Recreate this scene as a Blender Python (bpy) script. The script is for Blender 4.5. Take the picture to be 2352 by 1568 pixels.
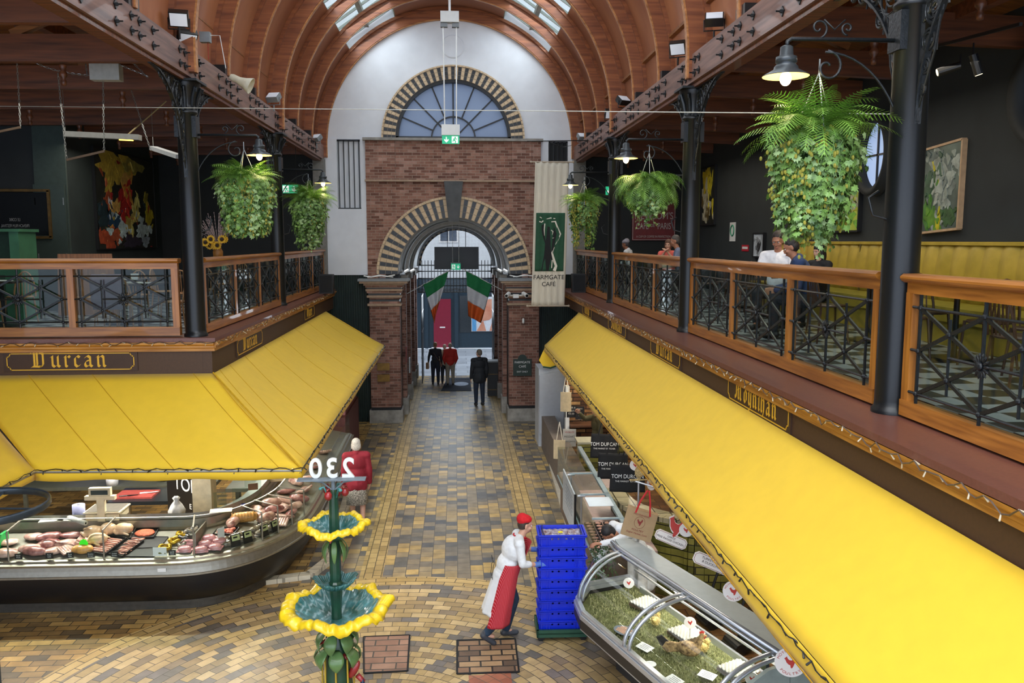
import bpy, bmesh, math, random
from math import sin, cos, pi, radians, atan2, sqrt, hypot
from mathutils import Vector, Matrix, Euler

S = bpy.context.scene
COL = S.collection
for o in list(bpy.data.objects):
    bpy.data.objects.remove(o)

# ---------------------------------------------------------------- camera
EYE = Vector((0.0, 0.0, 5.1)); FPX = 1933.0; YAW = radians(3.8495); PITCH = radians(6.844)
cam_d = bpy.data.cameras.new('camera'); cam = bpy.data.objects.new('camera', cam_d); COL.objects.link(cam)
cam_d.sensor_width = 36.0; cam_d.lens = FPX / 2352.0 * 36.0; cam_d.clip_end = 300; cam_d.clip_start = 0.05
cam.location = EYE; cam.rotation_euler = (pi / 2 - PITCH, 0, -YAW)
S.camera = cam
_f = Vector((sin(YAW) * cos(PITCH), cos(YAW) * cos(PITCH), -sin(PITCH)))
_r = Vector((cos(YAW), -sin(YAW), 0)); _u = _r.cross(_f)
def at(px, py, x=None, y=None, z=None):
    """world point where a sight line meets one measured plane of the building"""
    d = _r * ((px - 1176) / FPX) + _u * ((784 - py) / FPX) + _f
    if x is not None: t = x / d.x
    elif y is not None: t = y / d.y
    else: t = (z - 5.1) / d.z
    return EYE + d * t

# ---------------------------------------------------------------- light
W = bpy.data.worlds.new('overcast_sky'); S.world = W; W.use_nodes = True
wn = W.node_tree.nodes; wl = W.node_tree.links
bg = wn['Background']
tc = wn.new('ShaderNodeTexCoord'); sx = wn.new('ShaderNodeSeparateXYZ'); rmp = wn.new('ShaderNodeValToRGB')
wl.new(tc.outputs['Generated'], sx.inputs[0]); wl.new(sx.outputs['Z'], rmp.inputs[0])
rmp.color_ramp.elements[0].position = 0.0; rmp.color_ramp.elements[0].color = (0.62, 0.72, 0.9, 1)
rmp.color_ramp.elements[1].position = 0.6; rmp.color_ramp.elements[1].color = (0.9, 0.95, 1.0, 1)
wl.new(rmp.outputs[0], bg.inputs[0]); bg.inputs[1].default_value = 2.2
S.view_settings.view_transform = 'Standard'; S.view_settings.look = 'None'
S.view_settings.gamma = 1; S.view_settings.use_curve_mapping = False
S.view_settings.exposure = 0.42

def area(name, loc, rot, sx_, sy_, power, color=(1, 1, 1)):
    l = bpy.data.lights.new(name, 'AREA'); l.shape = 'RECTANGLE'; l.size = sx_; l.size_y = sy_
    l.energy = power; l.color = color
    o = bpy.data.objects.new(name, l); COL.objects.link(o); o.location = loc; o.rotation_euler = rot
    return o
# daylight falling through the long roof lights and the glazed crossing behind the camera
area('daylight_skylight_left', (-2.1, 14.5, 10.55), (0, radians(-32), 0), 1.3, 18, 170, (.86, .93, 1))
area('daylight_skylight_right', (1.95, 14.5, 10.55), (0, radians(32), 0), 1.3, 18, 170, (.86, .93, 1))
area('daylight_crossing', (-2.0, 1.0, 11.0), (radians(22), 0, 0), 10.0, 6.0, 600, (.93, .96, 1))

# ---------------------------------------------------------------- materials
def lin(c):
    if isinstance(c, str):
        c = [int(c[i:i + 2], 16) / 255 for i in (0, 2, 4)]
    return tuple((v / 12.92 if v <= .04045 else ((v + .055) / 1.055) ** 2.4) for v in c) + (1,)
MATS = {}
def mat(name, col, rough=.6, metal=0, noise=.12, scale=12, bump=0, spec=.5, coat=0, stretch=None, col2=None, alpha=1, trans=0, emit=None, estr=0, sheen=0, bdist=.01):
    if name in MATS: return MATS[name]
    m = bpy.data.materials.new(name); m.use_nodes = True
    n = m.node_tree.nodes; l = m.node_tree.links; b = n['Principled BSDF']
    c = lin(col); b.inputs['Roughness'].default_value = rough; b.inputs['Metallic'].default_value = metal
    b.inputs['Specular IOR Level'].default_value = spec; b.inputs['Coat Weight'].default_value = coat
    b.inputs['Alpha'].default_value = alpha; b.inputs['Transmission Weight'].default_value = trans
    b.inputs['Base Color'].default_value = c
    if sheen: b.inputs['Sheen Weight'].default_value = sheen
    if emit: b.inputs['Emission Color'].default_value = lin(emit); b.inputs['Emission Strength'].default_value = estr
    if noise or bump:
        t = n.new('ShaderNodeTexCoord'); mp = n.new('ShaderNodeMapping'); nz = n.new('ShaderNodeTexNoise')
        nz.inputs['Scale'].default_value = scale; nz.inputs['Detail'].default_value = 4
        if stretch: mp.inputs['Scale'].default_value = stretch
        l.new(t.outputs['Object'], mp.inputs[0]); l.new(mp.outputs[0], nz.inputs[0])
        if noise:
            r = n.new('ShaderNodeValToRGB'); c2 = lin(col2) if col2 else None
            r.color_ramp.elements[0].position = .3; r.color_ramp.elements[1].position = .7
            r.color_ramp.elements[0].color = tuple(v * (1 - noise) for v in c[:3]) + (1,)
            r.color_ramp.elements[1].color = c2 or tuple(min(1, v * (1 + noise)) for v in c[:3]) + (1,)
            l.new(nz.outputs[0], r.inputs[0]); l.new(r.outputs[0], b.inputs['Base Color'])
        if bump:
            bp = n.new('ShaderNodeBump'); bp.inputs['Strength'].default_value = bump; bp.inputs['Distance'].default_value = bdist
            l.new(nz.outputs[0], bp.inputs['Height']); l.new(bp.outputs[0], b.inputs['Normal'])
    MATS[name] = m; return m
def wood(name, c1, c2, axis='y', rough=.45, scale=3, coat=.15):
    st = {'x': (.6, 9, 9), 'y': (9, .6, 9), 'z': (9, 9, .6)}[axis]
    return mat(name, c1, rough, noise=.35, scale=scale, stretch=st, col2=c2, bump=.15, coat=coat)
def brickmat(name, cols, mortar, bw, bh, ms=.006, off=.5, mode='xy', rough=.5, center=None, refr=4.0, bump=.5, shift=(0, 0), dirt=.2, coat=0, freq=2):
    """cols: list of (pos,hex) for a per-brick random ramp; mode picks the two coordinates; polar runs rows round a centre"""
    m = bpy.data.materials.new(name); m.use_nodes = True
    n = m.node_tree.nodes; l = m.node_tree.links; b = n['Principled BSDF']
    g = n.new('ShaderNodeNewGeometry'); sp = n.new('ShaderNodeSeparateXYZ'); l.new(g.outputs['Position'], sp.inputs[0])
    cb = n.new('ShaderNodeCombineXYZ')
    def M(op, a, b_=None):
        q = n.new('ShaderNodeMath'); q.operation = op
        for i, v in enumerate((a, b_)):
            if v is None: continue
            if hasattr(v, 'links') or hasattr(v, 'is_linked'): l.new(v, q.inputs[i])
            else: q.inputs[i].default_value = v
        return q.outputs[0]
    X, Y, Z = sp.outputs[0], sp.outputs[1], sp.outputs[2]
    if mode == 'polar':
        dx = M('SUBTRACT', X, center[0]); dy = M('SUBTRACT', Y, center[1])
        u = M('MULTIPLY', M('ARCTAN2', dy, dx), refr)
        v = M('SQRT', M('ADD', M('MULTIPLY', dx, dx), M('MULTIPLY', dy, dy)))
    elif mode == 'polarxz':
        dx = M('SUBTRACT', X, center[0]); dy = M('SUBTRACT', Z, center[1])
        u = M('MULTIPLY', M('ARCTAN2', dy, dx), refr)
        v = M('SQRT', M('ADD', M('MULTIPLY', dx, dx), M('MULTIPLY', dy, dy)))
    else:
        d = {'x': X, 'y': Y, 'z': Z, 'c': X}; u, v = d[mode[0]], d[mode[1]]
    if mode == 'cz': u = M('ADD', X, Y); v = Z
    u = M('ADD', u, 100 * bw + shift[0]); v = M('ADD', v, 100 * bh + shift[1])
    l.new(u, cb.inputs[0]); l.new(v, cb.inputs[1])
    br = n.new('ShaderNodeTexBrick'); l.new(cb.outputs[0], br.inputs['Vector'])
    br.inputs['Scale'].default_value = 1; br.inputs['Mortar Size'].default_value = ms
    br.inputs['Brick Width'].default_value = bw; br.inputs['Row Height'].default_value = bh
    br.inputs['Mortar Smooth'].default_value = .1
    br.inputs['Color1'].default_value = (0, 0, 0, 1); br.inputs['Color2'].default_value = (1, 1, 1, 1); br.inputs['Mortar'].default_value = (.5, .5, .5, 1)
    br.offset = off; br.offset_frequency = freq
    r = n.new('ShaderNodeValToRGB'); r.color_ramp.interpolation = 'LINEAR'
    el = r.color_ramp.elements
    while len(el) < len(cols): el.new(.5)
    for e, (p, c) in zip(el, cols): e.position = p; e.color = lin(c)
    l.new(br.outputs['Color'], r.inputs[0])
    nz = n.new('ShaderNodeTexNoise'); nz.inputs['Scale'].default_value = 5; nz.inputs['Detail'].default_value = 5
    l.new(g.outputs['Position'], nz.inputs[0])
    mx = n.new('ShaderNodeMix'); mx.data_type = 'RGBA'; mx.blend_type = 'MULTIPLY'; mx.inputs[0].default_value = 1
    mr = n.new('ShaderNodeMapRange'); mr.inputs[1].default_value = .35; mr.inputs[2].default_value = .7
    mr.inputs[3].default_value = 1 - dirt; mr.inputs[4].default_value = 1.0 + dirt * .5
    l.new(nz.outputs[0], mr.inputs[0]); l.new(r.outputs[0], mx.inputs[6]); l.new(mr.outputs[0], mx.inputs[7])
    mm = n.new('ShaderNodeMix'); mm.data_type = 'RGBA'
    l.new(br.outputs['Fac'], mm.inputs[0]); l.new(mx.outputs[2], mm.inputs[6]); mm.inputs[7].default_value = lin(mortar)
    l.new(mm.outputs[2], b.inputs['Base Color'])
    b.inputs['Roughness'].default_value = rough; b.inputs['Coat Weight'].default_value = coat
    bp = n.new('ShaderNodeBump'); bp.inputs['Strength'].default_value = bump; bp.inputs['Distance'].default_value = .01; bp.invert = True
    l.new(br.outputs['Fac'], bp.inputs['Height']); l.new(bp.outputs[0], b.inputs['Normal'])
    return m

# ---------------------------------------------------------------- mesh builder
class MB:
    def __init__(s): s.v = []; s.f = []; s.mi = []; s.cur = 0
    def add(s, vs, fs):
        o = len(s.v); s.v += [tuple(v) for v in vs]
        for f in fs: s.f.append(tuple(i + o for i in f)); s.mi.append(s.cur)
        return s
    def box(s, x0, x1, y0, y1, z0, z1):
        return s.add([(x, y, z) for x in (x0, x1) for y in (y0, y1) for z in (z0, z1)],
                     [(0, 1, 3, 2), (4, 6, 7, 5), (0, 4, 5, 1), (2, 3, 7, 6), (0, 2, 6, 4), (1, 5, 7, 3)])
    def cbox(s, c, d, M_=None):
        """box about c with dimensions d, optional rotation matrix"""
        vs = []
        for x in (-.5, .5):
            for y in (-.5, .5):
                for z in (-.5, .5):
                    v = Vector((x * d[0], y * d[1], z * d[2]))
                    if M_: v = M_ @ v
                    vs.append(v + Vector(c))
        return s.add(vs, [(0, 1, 3, 2), (4, 6, 7, 5), (0, 4, 5, 1), (2, 3, 7, 6), (0, 2, 6, 4), (1, 5, 7, 3)])
    def beam(s, a, b, w, h, up=(0, 0, 1)):
        a = Vector(a); b = Vector(b); d = (b - a).normalized(); up = Vector(up)
        sd = d.cross(up)
        if sd.length < 1e-4: sd = d.cross(Vector((1, 0, 0)))
        sd.normalize(); u = sd.cross(d)
        vs = []
        for p in (a, b):
            for i, j in ((-1, -1), (1, -1), (1, 1), (-1, 1)): vs.append(p + sd * (i * w / 2) + u * (j * h / 2))
        return s.add(vs, [(3, 2, 1, 0), (4, 5, 6, 7), (0, 1, 5, 4), (1, 2, 6, 5), (2, 3, 7, 6), (3, 0, 4, 7)])
    def tube(s, pts, r, n=8, closed=False, caps=True):
        pts = [Vector(p) for p in pts]; N = len(pts)
        rr = r if isinstance(r, (list, tuple)) else [r] * N
        ref = None; rings = []
        for i, p in enumerate(pts):
            if closed: d = pts[(i + 1) % N] - pts[i - 1]
            else: d = pts[min(i + 1, N - 1)] - pts[max(i - 1, 0)]
            d.normalize()
            if ref is None:
                ref = d.cross(Vector((0, 0, 1)))
                if ref.length < .05: ref = d.cross(Vector((1, 0, 0)))
            ref = (ref - d * ref.dot(d)); ref.normalize(); b = d.cross(ref)
            rings.append([p + (ref * cos(2 * pi * k / n) + b * sin(2 * pi * k / n)) * rr[i] for k in range(n)])
        vs = [v for g in rings for v in g]; fs = []
        for i in range(N if closed else N - 1):
            j = (i + 1) % N
            for k in range(n):
                q = (k + 1) % n
                fs.append((i * n + k, i * n + q, j * n + q, j * n + k))
        if caps and not closed:
            fs.append(tuple(range(n))[::-1]); fs.append(tuple((N - 1) * n + k for k in range(n)))
        return s.add(vs, fs)
    def lathe(s, prof, c=(0, 0, 0), n=20, wav=None, M_=None):
        vs = []; fs = []
        for i, (r, z) in enumerate(prof):
            for k in range(n):
                a = 2 * pi * k / n
                v = Vector((r * cos(a), r * sin(a), z))
                if wav: v = wav(v, a, r, z)
                if M_: v = M_ @ v
                vs.append(v + Vector(c))
        for i in range(len(prof) - 1):
            for k in range(n):
                q = (k + 1) % n
                fs.append((i * n + k, i * n + q, (i + 1) * n + q, (i + 1) * n + k))
        return s.add(vs, fs)
    def ell(s, c, r, M_=None, n=10, m=8):
        vs = []; fs = []
        for i in range(m + 1):
            t = pi * i / m
            for k in range(n):
                a = 2 * pi * k / n
                v = Vector((r[0] * sin(t) * cos(a), r[1] * sin(t) * sin(a), r[2] * cos(t)))
                if M_: v = M_ @ v
                vs.append(v + Vector(c))
        for i in range(m):
            for k in range(n):
                q = (k + 1) % n
                fs.append((i * n + k, (i + 1) * n + k, (i + 1) * n + q, i * n + q))
        return s.add(vs, fs)
    def cap(s, a, b, ra, rb, n=10):
        """closed tapered capsule"""
        a = Vector(a); b = Vector(b); d = (b - a); L = d.length
        if L < 1e-5: return s.ell(a, (ra, ra, ra))
        d.normalize(); pts = []; rr = []
        for k in range(5): t = pi / 2 * (1 - k / 4); pts.append(a - d * ra * sin(t)); rr.append(max(ra * cos(t), 1e-4))
        for k in range(5): t = pi / 2 * (k / 4); pts.append(b + d * rb * sin(t)); rr.append(max(rb * cos(t), 1e-4))
        return s.tube(pts, rr, n)
    def prism(s, poly, fn, w0, w1):
        n = len(poly)
        vs = [fn(u, v, w0) for u, v in poly] + [fn(u, v, w1) for u, v in poly]
        fs = [tuple(range(n))[::-1], tuple(range(n, 2 * n))] + [(i, (i + 1) % n, n + (i + 1) % n, n + i) for i in range(n)]
        return s.add(vs, fs)
    def grid(s, fn, nu, nv):
        vs = [fn(i / nu, j / nv) for i in range(nu + 1) for j in range(nv + 1)]
        fs = [(i * (nv + 1) + j, (i + 1) * (nv + 1) + j, (i + 1) * (nv + 1) + j + 1, i * (nv + 1) + j + 1) for i in range(nu) for j in range(nv)]
        return s.add(vs, fs)
    def build(s, name, m, parent=None, smooth=False, thick=0, rel=None, ss=0, recalc=False):
        me = bpy.data.meshes.new(name)
        vs = s.v
        me.from_pydata([tuple(v) for v in vs], [], s.f)
        ms = m if isinstance(m, (list, tuple)) else [m]
        for q in ms: me.materials.append(q)
        if len(ms) > 1: me.polygons.foreach_set('material_index', s.mi)
        if smooth: me.polygons.foreach_set('use_smooth', [True] * len(me.polygons))
        if recalc:
            bm = bmesh.new(); bm.from_mesh(me); bmesh.ops.recalc_face_normals(bm, faces=bm.faces); bm.to_mesh(me); bm.free()
        me.update()
        o = bpy.data.objects.new(name, me); COL.objects.link(o)
        if parent is not None: o.parent = parent
        if rel is not None: o.location = rel
        if thick:
            q = o.modifiers.new('thickness', 'SOLIDIFY'); q.thickness = thick; q.offset = 0
        if ss:
            q = o.modifiers.new('rounding', 'SUBSURF'); q.levels = q.render_levels = ss
        return o
def tag(o, label, cat, group=None, kind=None):
    if label: o['label'] = label
    if cat: o['category'] = cat
    if group: o['group'] = group
    if kind: o['kind'] = kind
    return o
def struct(o, label=None): o['kind'] = 'structure'; return o
def thing(name, label, cat, loc=(0, 0, 0), rz=0, group=None):
    o = bpy.data.objects.new(name, None); COL.objects.link(o); o.empty_display_size = .1
    o.location = loc; o.rotation_euler = (0, 0, rz)
    return tag(o, label, cat, group)
def dup(root, loc=None, rz=None, label=None, group=None, scale=None):
    r = root.copy(); COL.objects.link(r)
    if loc is not None: r.location = loc
    if rz is not None: r.rotation_euler = (0, 0, rz)
    if scale is not None: r.scale = scale
    if label: r['label'] = label
    if group: r['group'] = group
    for ch in list(root.children):
        c = ch.copy(); COL.objects.link(c); c.parent = r
        for g in ch.children:
            d = g.copy(); COL.objects.link(d); d.parent = c
    return r
ORD = ['first', 'second', 'third', 'fourth', 'fifth', 'sixth', 'seventh', 'eighth', 'ninth', 'tenth', 'eleventh', 'twelfth',
       'thirteenth', 'fourteenth', 'fifteenth', 'sixteenth', 'seventeenth', 'eighteenth', 'nineteenth', 'twentieth']
def textmesh(body, size, fn, m, name='lettering', parent=None, align='CENTER', ext=.002, sx=1, offset=0):
    """plain capitals from the built-in face, laid on a surface by fn(u, v, w)"""
    cu = bpy.data.curves.new('t', 'FONT'); cu.body = body; cu.size = size; cu.align_x = align; cu.extrude = ext; cu.offset = offset
    ob = bpy.data.objects.new('t', cu); COL.objects.link(ob)
    dg = bpy.context.evaluated_depsgraph_get(); me = bpy.data.meshes.new_from_object(ob.evaluated_get(dg))
    bpy.data.objects.remove(ob)
    for v in me.vertices: v.co = Vector(fn(v.co.x * sx, v.co.y, v.co.z))
    me.name = name; me.materials.clear(); me.materials.append(m)
    o = bpy.data.objects.new(name, me); COL.objects.link(o)
    if parent is not None: o.parent = parent
    return o
# broad-nib strokes for the black-letter shop names: x-height 1
GL = {
 'u': (.95, [[(0, .9), (.14, 1), (.14, .16), (.32, 0), (.62, .22)], [(.62, 1), (.62, .12), (.78, 0)]]),
 'n': (.95, [[(0, .88), (.14, 1), (.14, .1), (.28, 0)], [(.14, .78), (.48, 1), (.62, .85), (.62, .1), (.78, 0)]]),
 'r': (.72, [[(0, .88), (.14, 1), (.14, .1), (.28, 0)], [(.14, .78), (.4, 1), (.54, .86)]]),
 'c': (.72, [[(.52, .86), (.32, 1), (.1, .82), (.1, .18), (.28, 0), (.54, .16)]]),
 'e': (.72, [[(.1, .5), (.52, .72), (.34, 1), (.1, .82), (.1, .18), (.28, 0), (.54, .16)]]),
 'a': (.92, [[(.1, .84), (.34, 1), (.56, .85), (.56, .12), (.72, 0)], [(.56, .62), (.2, .5), (.1, .34), (.1, .14), (.24, 0), (.56, .2)]]),
 'o': (.82, [[(.1, .82), (.1, .18), (.3, 0), (.56, .18), (.56, .82), (.34, 1), (.1, .82)]]),
 'y': (.86, [[(0, .9), (.14, 1), (.14, .2), (.3, 0), (.58, .2)], [(.58, 1), (.58, -.2), (.34, -.46), (.1, -.38)]]),
 'i': (.45, [[(0, .88), (.14, 1), (.14, .1), (.28, 0)], [(.1, 1.26), (.24, 1.4)]]),
 'h': (.92, [[(0, 1.5), (.14, 1.62), (.14, .1), (.28, 0)], [(.14, .78), (.46, 1), (.62, .84), (.62, .1), (.46, -.3)]]),
 'b': (.85, [[(0, 1.5), (.12, 1.6), (.12, .16), (.32, 0), (.58, .18), (.58, .8), (.36, 1), (.12, .78)]]),
 's': (.72, [[(.52, .86), (.32, 1), (.12, .8), (.5, .3), (.36, 0), (.08, .14)]]),
 'l': (.45, [[(0, 1.5), (.14, 1.6), (.14, .1), (.28, 0)]]),
 't': (.6, [[(.14, 1.3), (.14, .14), (.32, 0), (.46, .1)], [(0, .95), (.42, .95)]]),
 'D': (1.4, [[(-.05, 1.25), (.1, 1.5), (.62, 1.5), (1.02, 1.2), (1.02, .2), (.72, .04), (.1, .06), (-.04, -.04)], [(.26, 1.45), (.26, .1)], [(.5, 1.4), (.5, .15)], [(.66, .0), (1.0, .12)]]),
 'M': (1.6, [[(-.12, .22), (-.04, 0), (.16, .08), (.2, .3), (.2, 1.2), (.42, 1.5)], [(.36, 1.42), (.64, 1.25), (.64, .12), (.78, 0)], [(.66, 1.2), (.92, 1.5), (1.12, 1.28), (1.12, .12), (1.3, 0)], [(.44, .72), (.84, .84)]]),
 'S': (1.15, [[(.86, 1.22), (.56, 1.5), (.2, 1.3), (.2, 1.0), (.8, .55), (.8, .2), (.5, 0), (.04, .16)], [(.5, 1.4), (.5, .15)]]),
 'A': (1.2, [[(.1, 1.35), (.4, 1.5), (.5, 1.2), (.2, .1), (0, 0)], [(.5, 1.4), (.85, 1.3), (.85, .1), (1.0, 0)], [(.3, .7), (.85, .75)]]),
 'O': (1.25, [[(.3, 1.45), (.12, 1.1), (.12, .35), (.5, 0), (.95, .35), (.95, 1.15), (.6, 1.5), (.2, 1.3)], [(.5, 1.3), (.5, .2)]]),
 "'": (.3, [[(.1, 1.5), (.05, 1.2)]]),
}
def nib(text, size, fn, m, parent, name='lettering', w=.235, depth=.003, tight=1.0, center=True):
    tot = sum(GL[c][0] * tight for c in text); x = -tot / 2 if center else 0; b = MB()
    nx, ny = w * .72 / 2, w * .72 / 2; k = 0
    for c in text:
        for st in GL[c][1]:
            for (x0, y0), (x1, y1) in zip(st, st[1:]):
                pts = [(x0 - nx, y0 - ny), (x0 + nx, y0 + ny), (x1 + nx, y1 + ny), (x1 - nx, y1 - ny)]
                # hull of the two pen positions, order by turn
                a = (x1 - x0) * ny - (y1 - y0) * nx
                if abs(a) < 1e-4:
                    pts = [(x0 - nx * 1.1, y0 - ny * .6), (x0 - nx * .6, y0 - ny * 1.1), (x1 + nx * 1.1, y1 + ny * .6), (x1 + nx * .6, y1 + ny * 1.1)]
                k += 1
                b.prism([((x + u) * size, v * size) for u, v in pts], fn, 0, depth + (k % 5) * .0002)
        x += GL[c][0] * tight
    return b.build(name, m, parent, recalc=True)
# ================================================================ materials in use
M_white = mat('white_plaster', 'd9dde3', .85, noise=.04, scale=3, bump=.15)
M_darkwall = mat('charcoal_wall_paint', '26302f', .75, noise=.2, scale=2)
M_blackwall = mat('black_wall_paint', '1d2122', .75, noise=.2, scale=2)
M_corr = mat('dark_green_corrugated_panel', '20302b', .6, noise=.2, scale=4)
M_vault = mat('reddish_varnished_ply', '9a5834', .5, noise=.2, scale=1.2, col2='a86c46', bump=.05, coat=.15, stretch=(1, 1.6, .8))
M_rib = wood('laminated_rib_timber', '86492c', 'a06038', 'x', .45, 2)
M_rib2 = wood('pale_rib_edge', 'a5652f', 'c98c50', 'x', .45, 2)
M_beam = wood('purple_brown_beam_timber', '6e4d44', '8a675a', 'y', .5, 2)
M_dkwood = wood('dark_roof_timber', '55301c', '7a4526', 'x', .5, 2)
M_plank = wood('amber_roof_plank', '7a4a22', '96602e', 'x', .5, 2)
M_rail = wood('honey_oak', '99591e', 'b3722c', 'y', .38, 3, .3)
M_railx = wood('honey_oak_across', '99591e', 'b3722c', 'x', .38, 3, .3)
M_cornice = wood('pine_cornice', 'a8691f', 'c48a34', 'y', .45, 3)
M_cornx = wood('pine_cornice_across', 'a8691f', 'c48a34', 'x', .45, 3)
M_ledge = mat('maroon_brown_ledge', '6b4034', .42, noise=.12, scale=40, coat=.2)
M_fascia = mat('brown_fascia_paint', '47301e', .55, noise=.1, scale=30)
M_iron = mat('black_cast_iron', '171b1e', .4, metal=.2, noise=.2, scale=40, bump=.3, spec=.55)
M_ironblk = mat('satin_black_iron', '17191b', .35, metal=.2, noise=.1, scale=40)
M_gold = mat('gold_leaf_paint', 'd9a92c', .45, noise=.05)
M_yellow = mat('yellow_canvas', 'e6be26', .68, noise=.03, scale=6, bump=.02, sheen=.1)
M_steel = mat('brushed_steel', '9a978c', .36, metal=.8, noise=.08, scale=20)
M_alu = mat('satin_aluminium', 'b9bdc3', .28, metal=.7, noise=.04)
M_black = mat('black_plastic', '141516', .4, noise=.1)
M_stone = mat('grey_stone', '8f8c86', .8, noise=.25, scale=6, bump=.3)
M_cream = mat('cream_brick', 'cdb594', .75, noise=.15, scale=9, bump=.2)
M_blkbrick = mat('black_glazed_brick', '23282d', .4, noise=.2, scale=9)
M_mortar = mat('mortar', 'a39684', .9, noise=.1)
M_gry = mat('grey_paint', '80868a', .6, noise=.08)
M_whitep = mat('white_plastic', 'dfe1e0', .4, noise=.03)
M_chain = mat('galvanised_chain', '9aa0a0', .35, metal=.7, noise=.1)
def glassmat(name, tint='dfe8e4', fac=.1, rough=.02):
    m = bpy.data.materials.new(name); m.use_nodes = True; n = m.node_tree.nodes; l = m.node_tree.links
    n.remove(n['Principled BSDF']); o = n['Material Output']
    t = n.new('ShaderNodeBsdfTransparent'); t.inputs[0].default_value = lin(tint)
    g = n.new('ShaderNodeBsdfGlossy'); g.inputs['Roughness'].default_value = rough
    lw = n.new('ShaderNodeLayerWeight'); pw = n.new('ShaderNodeMath'); pw.operation = 'POWER'; pw.inputs[1].default_value = 4.0; l.new(lw.outputs['Facing'], pw.inputs[0])
    a = n.new('ShaderNodeMath'); a.operation = 'MULTIPLY_ADD'; a.inputs[1].default_value = .32; a.inputs[2].default_value = fac * .5; a.use_clamp = True
    l.new(pw.outputs[0], a.inputs[0])
    x = n.new('ShaderNodeMixShader'); l.new(a.outputs[0], x.inputs[0]); l.new(t.outputs[0], x.inputs[1]); l.new(g.outputs[0], x.inputs[2])
    l.new(x.outputs[0], o.inputs[0]); return m
M_glass = glassmat('clear_glass', 'eef2f0', .04); M_glassg = glassmat('greenish_glass', 'eef5f1', .04)
def translucent(name, col, f=.7):
    m = bpy.data.materials.new(name); m.use_nodes = True; n = m.node_tree.nodes; l = m.node_tree.links
    b = n['Principled BSDF']; b.inputs['Base Color'].default_value = lin(col); b.inputs['Roughness'].default_value = .5
    t = n.new('ShaderNodeBsdfTranslucent'); t.inputs[0].default_value = lin(col)
    x = n.new('ShaderNodeMixShader'); x.inputs[0].default_value = f
    l.new(b.outputs[0], x.inputs[1]); l.new(t.outputs[0], x.inputs[2]); l.new(x.outputs[0], n['Material Output'].inputs[0]); return m
M_frost = translucent('frosted_pane', 'a9b6c9', .6)

# ================================================================ floors
CC = (-.92, 8.18); RO = 4.23
TAN = [(0, '6d675e'), (.25, '9a835c'), (.5, 'ae9462'), (.78, 'bda272'), (1, 'c8af80')]
GRYT = [(0, '55565a'), (.18, '6b675f'), (.42, '877a66'), (.65, '988768'), (.88, 'b4975c'), (1, 'c4a66c')]
F_aisle = brickmat('aisle_mottled_tiles', GRYT, '55504a', .21, .2, .005, .5, 'yx', .42, dirt=.25)
F_strip = brickmat('aisle_tan_strip_tiles', [(0, '9a8253'), (1, 'bda26c')], '4a4334', .21, .13, .006, .5, 'yx', .42, dirt=.15)
F_cross = brickmat('crossing_ring_tiles', TAN[:1] + [(.12, '77706a'), (.3, '98815c')] + TAN[2:], '453f36', .27, .135, .005, .5, 'polar', .4, CC, 3.3, dirt=.2)
F_ring = brickmat('crossing_border_tiles', [(0, 'a88c56'), (1, 'c4a76e')], '3f382c', .3, .135, .006, .5, 'polar', .4, CC, 4.1, dirt=.12)
F_side = brickmat('side_tiles', [(0, '5a5040'), (.3, '8b7046'), (.7, 'a8854c'), (1, 'b8985c')], '37322a', .28, .135, .006, .5, 'xy', .4, dirt=.25)
F_behind = brickmat('service_tiles', [(0, '5a3a20'), (.5, '7a5230'), (1, '8a6a3a')], '2c241a', .3, .2, .007, .5, 'xy', .5, dirt=.25)
F_pave = brickmat('street_paving', [(0, '8d959f'), (1, 'a7b0ba')], '5c646e', .9, .6, .01, .5, 'xy', .35, dirt=.1)
Z0 = 0.0
def flatpoly(name, poly, z, m):
    b = MB(); b.prism(poly, lambda u, v, w: (u, v, w), z - .06, z); return struct(b.build(name, m, recalc=True))
b = MB(); b.box(-13, 11, -3, 31.7, -.2, -.064); struct(b.build('floor', mat('subfloor', '444038')))
flatpoly('floor', [(-12, -2), (10, -2), (10, 24), (-12, 24)], -.003, F_side)
flatpoly('floor', [(-2.35, 11.0), (-1.50, 11.0), (-1.50, 31.7), (-2.35, 31.7)], 0.0, F_aisle)
flatpoly('floor', [(-1.50, 11.0), (-1.15, 11.0), (-1.15, 31.7), (-1.50, 31.7)], 0.0, F_strip)
flatpoly('floor', [(-1.15, 11.0), (1.10, 11.0), (1.10, 31.7), (-1.15, 31.7)], 0.0, F_aisle)
flatpoly('floor', [(1.10, 11.0), (1.45, 11.0), (1.45, 31.7), (1.10, 31.7)], 0.0, F_strip)
flatpoly('floor', [(1.45, 11.0), (2.35, 11.0), (2.35, 31.7), (1.45, 31.7)], 0.0, F_aisle)
disc = [(CC[0] + (RO - .27) * cos(a * pi / 48), CC[1] + (RO - .27) * sin(a * pi / 48)) for a in range(96)]
flatpoly('floor', disc, .006, F_cross)
b = MB(); b.lathe([(RO - .27, -.05), (RO - .27, .006), (RO, .006), (RO, -.05)], (CC[0], CC[1], 0), 96); struct(b.build('floor', F_ring, recalc=True))
flatpoly('floor', [(3.0, 4), (9, 4), (9, 24), (3.0, 24)], .004, F_behind)
flatpoly('floor', [(-30, 31.7), (30, 31.7), (30, 39.9), (-30, 39.9)], -.01, F_pave)
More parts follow.
